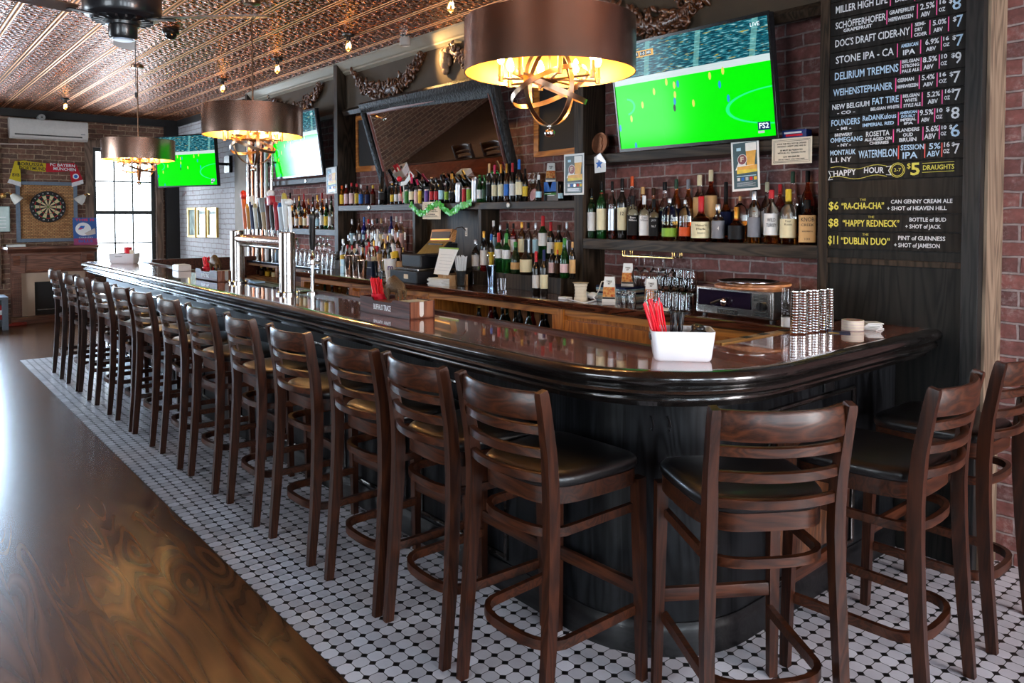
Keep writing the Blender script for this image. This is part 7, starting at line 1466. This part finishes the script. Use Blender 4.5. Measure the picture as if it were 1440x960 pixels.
# dartboard on a cork panel
dc = empty('dart_backboard', (2.03, YW, 1.15), 'square cork backboard in blue-grey frame above the mantel', 'dart backboard'); upd(); d0, d1, z0, z1 = 1.63, 2.43, 1.195, 2.10
def cork_mat():
    m, nt, b = nodes('wine_cork_mosaic'); setp(b, rough=.85); tc = N(nt, 'ShaderNodeTexCoord'); sp = N(nt, 'ShaderNodeSeparateXYZ'); L(nt, tc.outputs['Object'], sp.inputs[0]); cb = N(nt, 'ShaderNodeCombineXYZ'); L(nt, sp.outputs[0], cb.inputs[0]); L(nt, sp.outputs[2], cb.inputs[1])
    br = N(nt, 'ShaderNodeTexBrick'); L(nt, cb.outputs[0], br.inputs['Vector'])
    for a, v in (('Scale', 1), ('Mortar Size', .003), ('Brick Width', .045), ('Row Height', .022), ('Color1', (.62, .33, .13, 1)), ('Color2', (.42, .18, .07, 1)), ('Mortar', (.12, .06, .03, 1))): br.inputs[a].default_value = v
    L(nt, br.outputs['Color'], b.inputs['Base Color']); bp = N(nt, 'ShaderNodeBump', Strength=.8, Distance=.01); L(nt, math_n(nt, 'SUBTRACT', 1.0, br.outputs['Fac']), bp.inputs['Height']); L(nt, bp.outputs[0], b.inputs['Normal']); return m
m = MB(); m.box((d0 + .05, YW - .035, z0 + .05), (d1 - .05, YW - .001, z1 - .05)); pt(dc, m, 'cork_panel', cork_mat(), 0)
M_BLG = pm('blue_grey_paint', (.14, .18, .24), .6, .1)
for a, b in (((d0, YW - .06, z0), (d0 + .05, YW - .001, z1)), ((d1 - .05, YW - .06, z0), (d1, YW - .001, z1)), ((d0 + .05, YW - .06, z0), (d1 - .05, YW - .001, z0 + .05)), ((d0 + .05, YW - .06, z1 - .05), (d1 - .05, YW - .001, z1))):
    m = MB(); m.box(a, b, bev=.004); pt(dc, m, 'frame_rail', M_BLG, 0)
cD = V((2.035, YW - .036, 1.722)); db = empty('dartboard', cD, 'round bristle dartboard with cream and black wedges on cork', 'dartboard'); upd(); Md = frame_M(cD, (1, 0, 0), (0, 0, 1))
m = MB(); m.lathe([(0, 0), (.235, 0), (.235, .034), (.225, .038), (0, .038)], seg=64, M=Md); pt(db, m, 'board', M_MATT, 40)
m = MB(); bm = m.bm; DM = [pm('dart_black', (.012, .012, .012), .9), pm('dart_cream', (.62, .48, .28), .9), pm('dart_red', (.45, .02, .02), .9), pm('dart_green', (.02, .20, .05), .9)]
rs = [.0065, .017, .105, .115, .17, .18]; vs = [[bm.verts.new(Md @ V((r_ * math.sin((k - .5) * PI / 10), r_ * math.cos((k - .5) * PI / 10), .0395))) for k in range(20)] for r_ in rs]
for i in range(5):
    for k in range(20):
        j = (k + 1) % 20; f = bm.faces.new((vs[i][k], vs[i][j], vs[i+1][j], vs[i+1][k])); f.material_index = (3 if i == 0 else (2 if k % 2 == 0 else 3) if i in (2, 4) else k % 2)
f = bm.faces.new(vs[0][::-1]); f.material_index = 2
pt(db, m, 'scoring_face', DM, 0)
for k, n_ in enumerate((20, 1, 18, 4, 13, 6, 10, 15, 2, 17, 3, 19, 7, 16, 8, 11, 14, 9, 12, 5)):
    o = text(str(n_), None, .022, M_WHITE, None, 0, 0, name='number'); o.matrix_world = Md @ Matrix.Translation((.205 * math.sin(k * PI / 10), .205 * math.cos(k * PI / 10), .0388)); o.parent = db; o.matrix_parent_inverse = db.matrix_basis.inverted()
for sx, lab in ((-1, 'white glass wall lamp on the sconce at the mantel picture side of the dartboard'), (1, 'white glass wall lamp between the dartboard and the far window')):
    x = 2.035 + sx * .56; r = empty('wall_lamp', (x, YW, 1.90), lab, 'wall lamp', 'white glass wall lamps beside the dartboard'); upd()
    m = MB(); m.lathe([(0, .001), (.04, .001), (.04, .012), (.015, .02), (0, .02)], seg=20, M=frame_M((x, YW, 1.88), (1, 0, 0), (0, 0, 1))); pt(r, m, 'wall_plate', M_GOLD)
    m = MB(); m.tube([(x, YW - .02, 1.88), (x - sx * .01, YW - .10, 1.92), (x - sx * .05, YW - .16, 1.93), (x - sx * .08, YW - .17, 1.90)], .008, 8); pt(r, m, 'arm', M_GOLD)
    Ml = Matrix.Translation((x - sx * .085, YW - .17, 1.90)) @ Matrix.Rotation(sx * .75, 4, 'Y'); m = MB(); m.lathe([(.022, .0), (.035, -.015), (.062, -.07), (.075, -.135), (.072, -.135), (.058, -.068), (.02, -.006)], seg=24, M=Ml); pt(r, m, 'shade', pm('opal_glass', (.80, .76, .70), .25), 60); m = MB(); m.lathe([(0, .02), (.02, .015), (.024, -.01), (0, -.01)], seg=16, M=Ml); pt(r, m, 'socket', M_GOLD)
# scarf
sc_ = empty('football_scarf', (2.03, YW - .02, 2.2), 'half yellow half red knitted football scarf pinned above the dartboard', 'scarf'); upd()
M_SY = pm('yellow_knit', (.62, .45, .02), .95, .1, bump=.4, scale=200); M_SR = pm('red_knit', (.50, .015, .03), .95, .1, bump=.4, scale=200); M_SW = pm('white_fringe', (.72, .68, .68), .95, .1)
def fp(px, py): return at(px, py, Y=YW - .072)
def strip_(name, mat, top, bot):
    m = MB(); bm = m.bm; T = [bm.verts.new(fp(*p)) for p in top]; B = [bm.verts.new(fp(*p)) for p in bot]; T2 = [bm.verts.new(fp(*p) + V((0, .008, 0))) for p in top]; B2 = [bm.verts.new(fp(*p) + V((0, .008, 0))) for p in bot]; n = len(T)
    for i in range(n - 1):
        bm.faces.new((T[i], T[i+1], B[i+1], B[i])); bm.faces.new((T2[i], B2[i], B2[i+1], T2[i+1])); bm.faces.new((T[i], T2[i], T2[i+1], T[i+1])); bm.faces.new((B[i], B[i+1], B2[i+1], B2[i]))
    bm.faces.new((T[0], B[0], B2[0], T2[0])); bm.faces.new((T[-1], T2[-1], B2[-1], B[-1])); return pt(sc_, m, name, mat, 0)
sy = strip_('yellow_half', M_SY, [(24, 226.5), (34, 225.5), (48, 228), (64.5, 229.5)], [(27.5, 236), (38, 238.5), (50, 240.5), (64.5, 241.5)])
sr = strip_('red_half', M_SR, [(64.5, 229.5), (78, 230), (92, 229.5), (105, 229)], [(64.5, 241.5), (78, 242), (92, 241), (106, 238.5)])
strip_('yellow_tail', M_SY, [(21, 226), (28, 226)], [(13, 251.5), (29.5, 256)]); strip_('white_fringe', M_SW, [(13, 251.5), (29.5, 256)], [(10.5, 256.5), (29.5, 262.5)])
strip_('red_tail', M_SR, [(98, 240), (107, 231)], [(101, 257), (116.5, 252.5)]); strip_('white_fringe', M_SW, [(101, 257), (116.5, 252.5)], [(101, 263), (117.5, 258)])
for tx, px, py, w, h, mt in (('BORUSSIA', 43, 231.2, .33, .050, M_INK), ('DORTMUND', 46, 237, .34, .050, M_INK), ('FC BAYERN', 88, 232.5, .33, .045, M_WHITE), ('MÜNCHEN', 91, 238, .30, .045, M_WHITE), ('BVB', 22.5, 246, .09, .05, M_INK)):
    o = text(tx, w, h, mt, None, 0, 0, bold=.001); q = fp(px, py); o.matrix_world = Matrix.Translation((0, -.003, 0)) @ on_far(*q) @ Matrix.Rotation(-.03, 4, 'Z'); o.parent = sc_; o.matrix_parent_inverse = sc_.matrix_basis.inverted()
q = fp(106.5, 248); m = MB(); m.lathe([(0, .003), (.042, .003), (.042, .0)], seg=24, M=on_far(*q)); pt(sc_, m, 'round_crest', M_WHITE, 0); m = MB(); m.lathe([(0, .005), (.026, .005), (.026, .0)], seg=24, M=on_far(*q)); pt(sc_, m, 'round_crest', pc('blue'), 0)
# air conditioner
a, b = at(14, 200, Y=YW - .2), at(124, 196, Y=YW - .2); t = at(14, 163, Y=YW - .2); w = b.x - a.x; z0, z1 = 2.60, 2.93
a0, a1 = at(14, 193.5, Y=YW - .21), at(14, 164, Y=YW - .21); z0, z1 = a0.z + .0, a1.z + .0
ac = empty('air_conditioner', ((a.x + b.x) / 2, YW, z0), 'white wall-mounted split air conditioner high on the far brick wall', 'air conditioner'); upd()
prof = [(YW - .001, z0 + .02), (YW - .14, z0), (YW - .19, z0 + .03), (YW - .205, z0 + .06), (YW - .21, z1 - .05), (YW - .19, z1 - .01), (YW - .15, z1), (YW - .001, z1)]
m = MB(); m.prism(prof, a.x, b.x, M=Matrix(((0, 0, 1, 0), (1, 0, 0, 0), (0, 1, 0, 0), (0, 0, 0, 1)))); pt(ac, m, 'case', pm('warm_white_plastic', (.66, .60, .57), .4), 30)
m = MB(); m.box((a.x + .06, YW - .207, z0 + .052), (b.x - .08, YW - .185, z0 + .072)); pt(ac, m, 'outlet_slot', M_BLACK, 0); m = MB(); m.box((a.x + .06, YW - .200, z0 + .02), (b.x - .08, YW - .16, z0 + .048)); pt(ac, m, 'louvre', pm('warm_white_plastic', 'FFFFFF'), 0)
m = MB(); m.box((b.x - .10, YW - .2125, z0 + .10), (b.x - .04, YW - .209, z0 + .112)); pt(ac, m, 'badge', pc('grey'), 0)
# poster, framed picture, book, cord, table
a, b = at(104, 345, Y=13.24), at(137.5, 345, Y=13.24); t = at(104, 305.5, Y=13.24)
ps_ = sheet('helmet_poster', frame_M((a.x, 13.24, 1.138), (1, 0, 0), (0, .15, 1)), b.x - a.x, t.z - 1.138, pm('blue_poster', (.02, .10, .34), .4)); tag(ps_, 'blue tin sign with white football helmet on the mantel by the window', 'sign'); w, h = b.x - a.x, t.z - 1.138
text('THIS IS', w * .8, h * .09, M_RED, ps_, w * .5, h * .91, .0012, bold=.001); flat(ps_, disc(w * .42, h * .58, w * .33, 28, .95), M_WHITE, .0010, 'helmet'); flat(ps_, [(w*.45, h*.42), (w*.92, h*.62), (w*.93, h*.40), (w*.60, h*.34)], pc('silver'), .0014, 'face_guard'); flat(ps_, [(w*.2, h*.58), (w*.32, h*.70), (w*.5, h*.70), (w*.44, h*.60), (w*.3, h*.56)], pc('blue'), .0016, 'helmet_stripe'); flat(ps_, [(w*.2, h*.55), (w*.3, h*.62), (w*.42, h*.62), (w*.3, h*.57)], M_RED, .0018, 'helmet_stripe')
flat(ps_, rect(0, 0, w, h*.24), pm('purple_red_print', (.30, .03, .14), .4), .0010, 'band'); text('BILLS', w * .6, h * .10, pc('blue'), ps_, w * .5, h * .14, .0016, bold=.001); text('COUNTRY', w * .6, h * .05, M_WHITE, ps_, w * .52, h * .27, .0016)
a, b, t = at(-12, 326, Y=YW - .04), at(14.5, 326, Y=YW - .04), at(0, 290, Y=YW - .04)
r = empty('pale_green_picture', ((a.x + b.x) / 2, YW - .03, a.z), 'pale green glass plaque on the wall beside the mantel', 'plaque'); upd(); m = MB(); m.box((a.x, YW - .045, a.z), (b.x, YW - .025, t.z), bev=.012); pt(r, m, 'panel', pm('pale_sea_green', (.38, .52, .50), .25, .15, scale=10), 0); m = MB(); m.box((a.x + .05, YW - .025, a.z + .05), (b.x - .05, YW - .001, t.z - .05)); pt(r, m, 'wall_block', M_BLACK, 0)
for k in range(4): m = MB(); m.box((a.x + .05, YW - .0465, a.z + .06 + .05 * k), (b.x - .05, YW - .0445, a.z + .068 + .05 * k)); pt(r, m, 'line', M_WHITE, 0)
a = at(10, 346, Y=13.18); b = at(36, 346, Y=13.18); r = empty('white_book', ((a.x + b.x) / 2, 13.22, 1.1355), 'white closed book lying on the end of the mantel', 'book'); m = MB(); wv = (b.x - a.x) / 2; m.box((-wv, -.07, 0), (wv, .07, .003)); m.box((-wv, -.07, .027), (wv, .07, .030)); m.box((-wv, -.07, 0), (-wv + .004, .07, .030)); m.build('cover', M_WHITE, r, 0); m = MB(); m.box((-wv + .004, -.066, .003), (wv - .004, .066, .027)); m.build('pages', M_PAPER, r, 0)
p = at(22, 447, Y=13.05); r = empty('red_cord', (p.x, 13.02, .0), 'loose coil of red cord on the floor beside the hearth', 'cord'); m = MB(); m.tube([(.13 * math.cos(k * .5), .05 * math.sin(k * .5), .01 + .012 * (k // 12)) for k in range(30)], .007, 6); m.build('coil', pm('red_cord_rubber', (.35, .03, .02), .6), r, 180)
# low blue-grey table with shoes under it, cut by the picture's edge
tb = empty('low_side_table', (1.12, 12.75, 0), 'low blue-grey painted table beside the fireplace', 'table'); upd(); M_TBL = pm('blue_grey_table_paint', (.09, .11, .14), .5, .1)
m = MB(); m.box((.62, 12.55, .42), (1.42, 13.05, .46), bev=.006); pt(tb, m, 'table_top', M_TBL, 0)
for x, y in ((.66, 12.59), (1.38, 12.59), (.66, 13.01), (1.38, 13.01)): m = MB(); m.box((x - .035, y - .035, 0), (x + .035, y + .035, .42), bev=.003); pt(tb, m, 'leg', M_TBL, 0)
m = MB(); m.box((.66, 12.60, .12), (1.38, 13.0, .14)); pt(tb, m, 'lower_shelf', M_TBL, 0)
for k, (c, lab) in enumerate((('8C1C20', 'red folded towel on the low table shelf, lower'), ('DADADA', 'white folded towel on the low table shelf, middle'), ('A02228', 'dark red folded towel on the low table shelf, topmost'))):
    r = empty('folded_towel', (1.24, 12.8, .1405 + .066 * k), lab, 'towel'); m = MB(); m.box((-.12, -.15, 0), (.12, .15, .031), bev=.012); m.build('cloth_fold', pm('towel_' + c, c, .95), r, 0); m = MB(); m.box((-.118, -.148, .032), (.118, .148, .064), bev=.012); m.build('cloth_fold', pm('towel_' + c, c, .95), r, 0)
# three narrow gold-framed pictures on the stretch of paler brick
for i, (x0, x1) in enumerate(((265, 276), (278, 290.5), (292.5, 306))):
    a, b = at(x0, 333, X=X_R - .02), at(x1, 335, X=X_R - .02); t = at(x0, 292, X=X_R - .02); M = frame_M((X_R - .02, a.y, a.z), (0, -1, 0), (0, 0, 1)); w, h = a.y - b.y, t.z - a.z
    r = empty('framed_picture', M.translation, '%s narrow gold-framed print on the pale bricks, counted from the far window' % NTH[i], 'picture', 'gold-framed prints'); upd()
    m = MB(); q = .035; m.sweep([M @ V(c) for c in ((0, 0, 0), (w, 0, 0), (w, h, 0), (0, h, 0))], [(0, -.018), (0, .016), (-q, .010), (-q, -.018)], True, up=M.to_3x3() @ V((0, 0, 1))); pt(r, m, 'frame', pm('gold_leaf_frame', (.62, .40, .10), .35, .1, metal=.6), 0)
    m = MB(); m.box((q * .8, q * .8, -.012), (w - q * .8, h - q * .8, -.006), M=M); pt(r, m, 'print', pm('pale_landscape_print', (.42, .52, .50), .12, .4, scale=9), 0)
p = at(256, 379, Z=BT); r = empty('napkin_box', (2.24, 7.55, BT + .0005), 'small white napkin box on the inner edge of the bar before the far caddy', 'box'); m = MB(); m.box((-.06, -.09, 0), (.06, .09, .055), bev=.004); m.build('box', M_WHITE, r, 0); m = MB(); m.box((-.05, -.08, .055), (.05, .08, .062)); m.build('napkins', M_PAPER, r, 0)
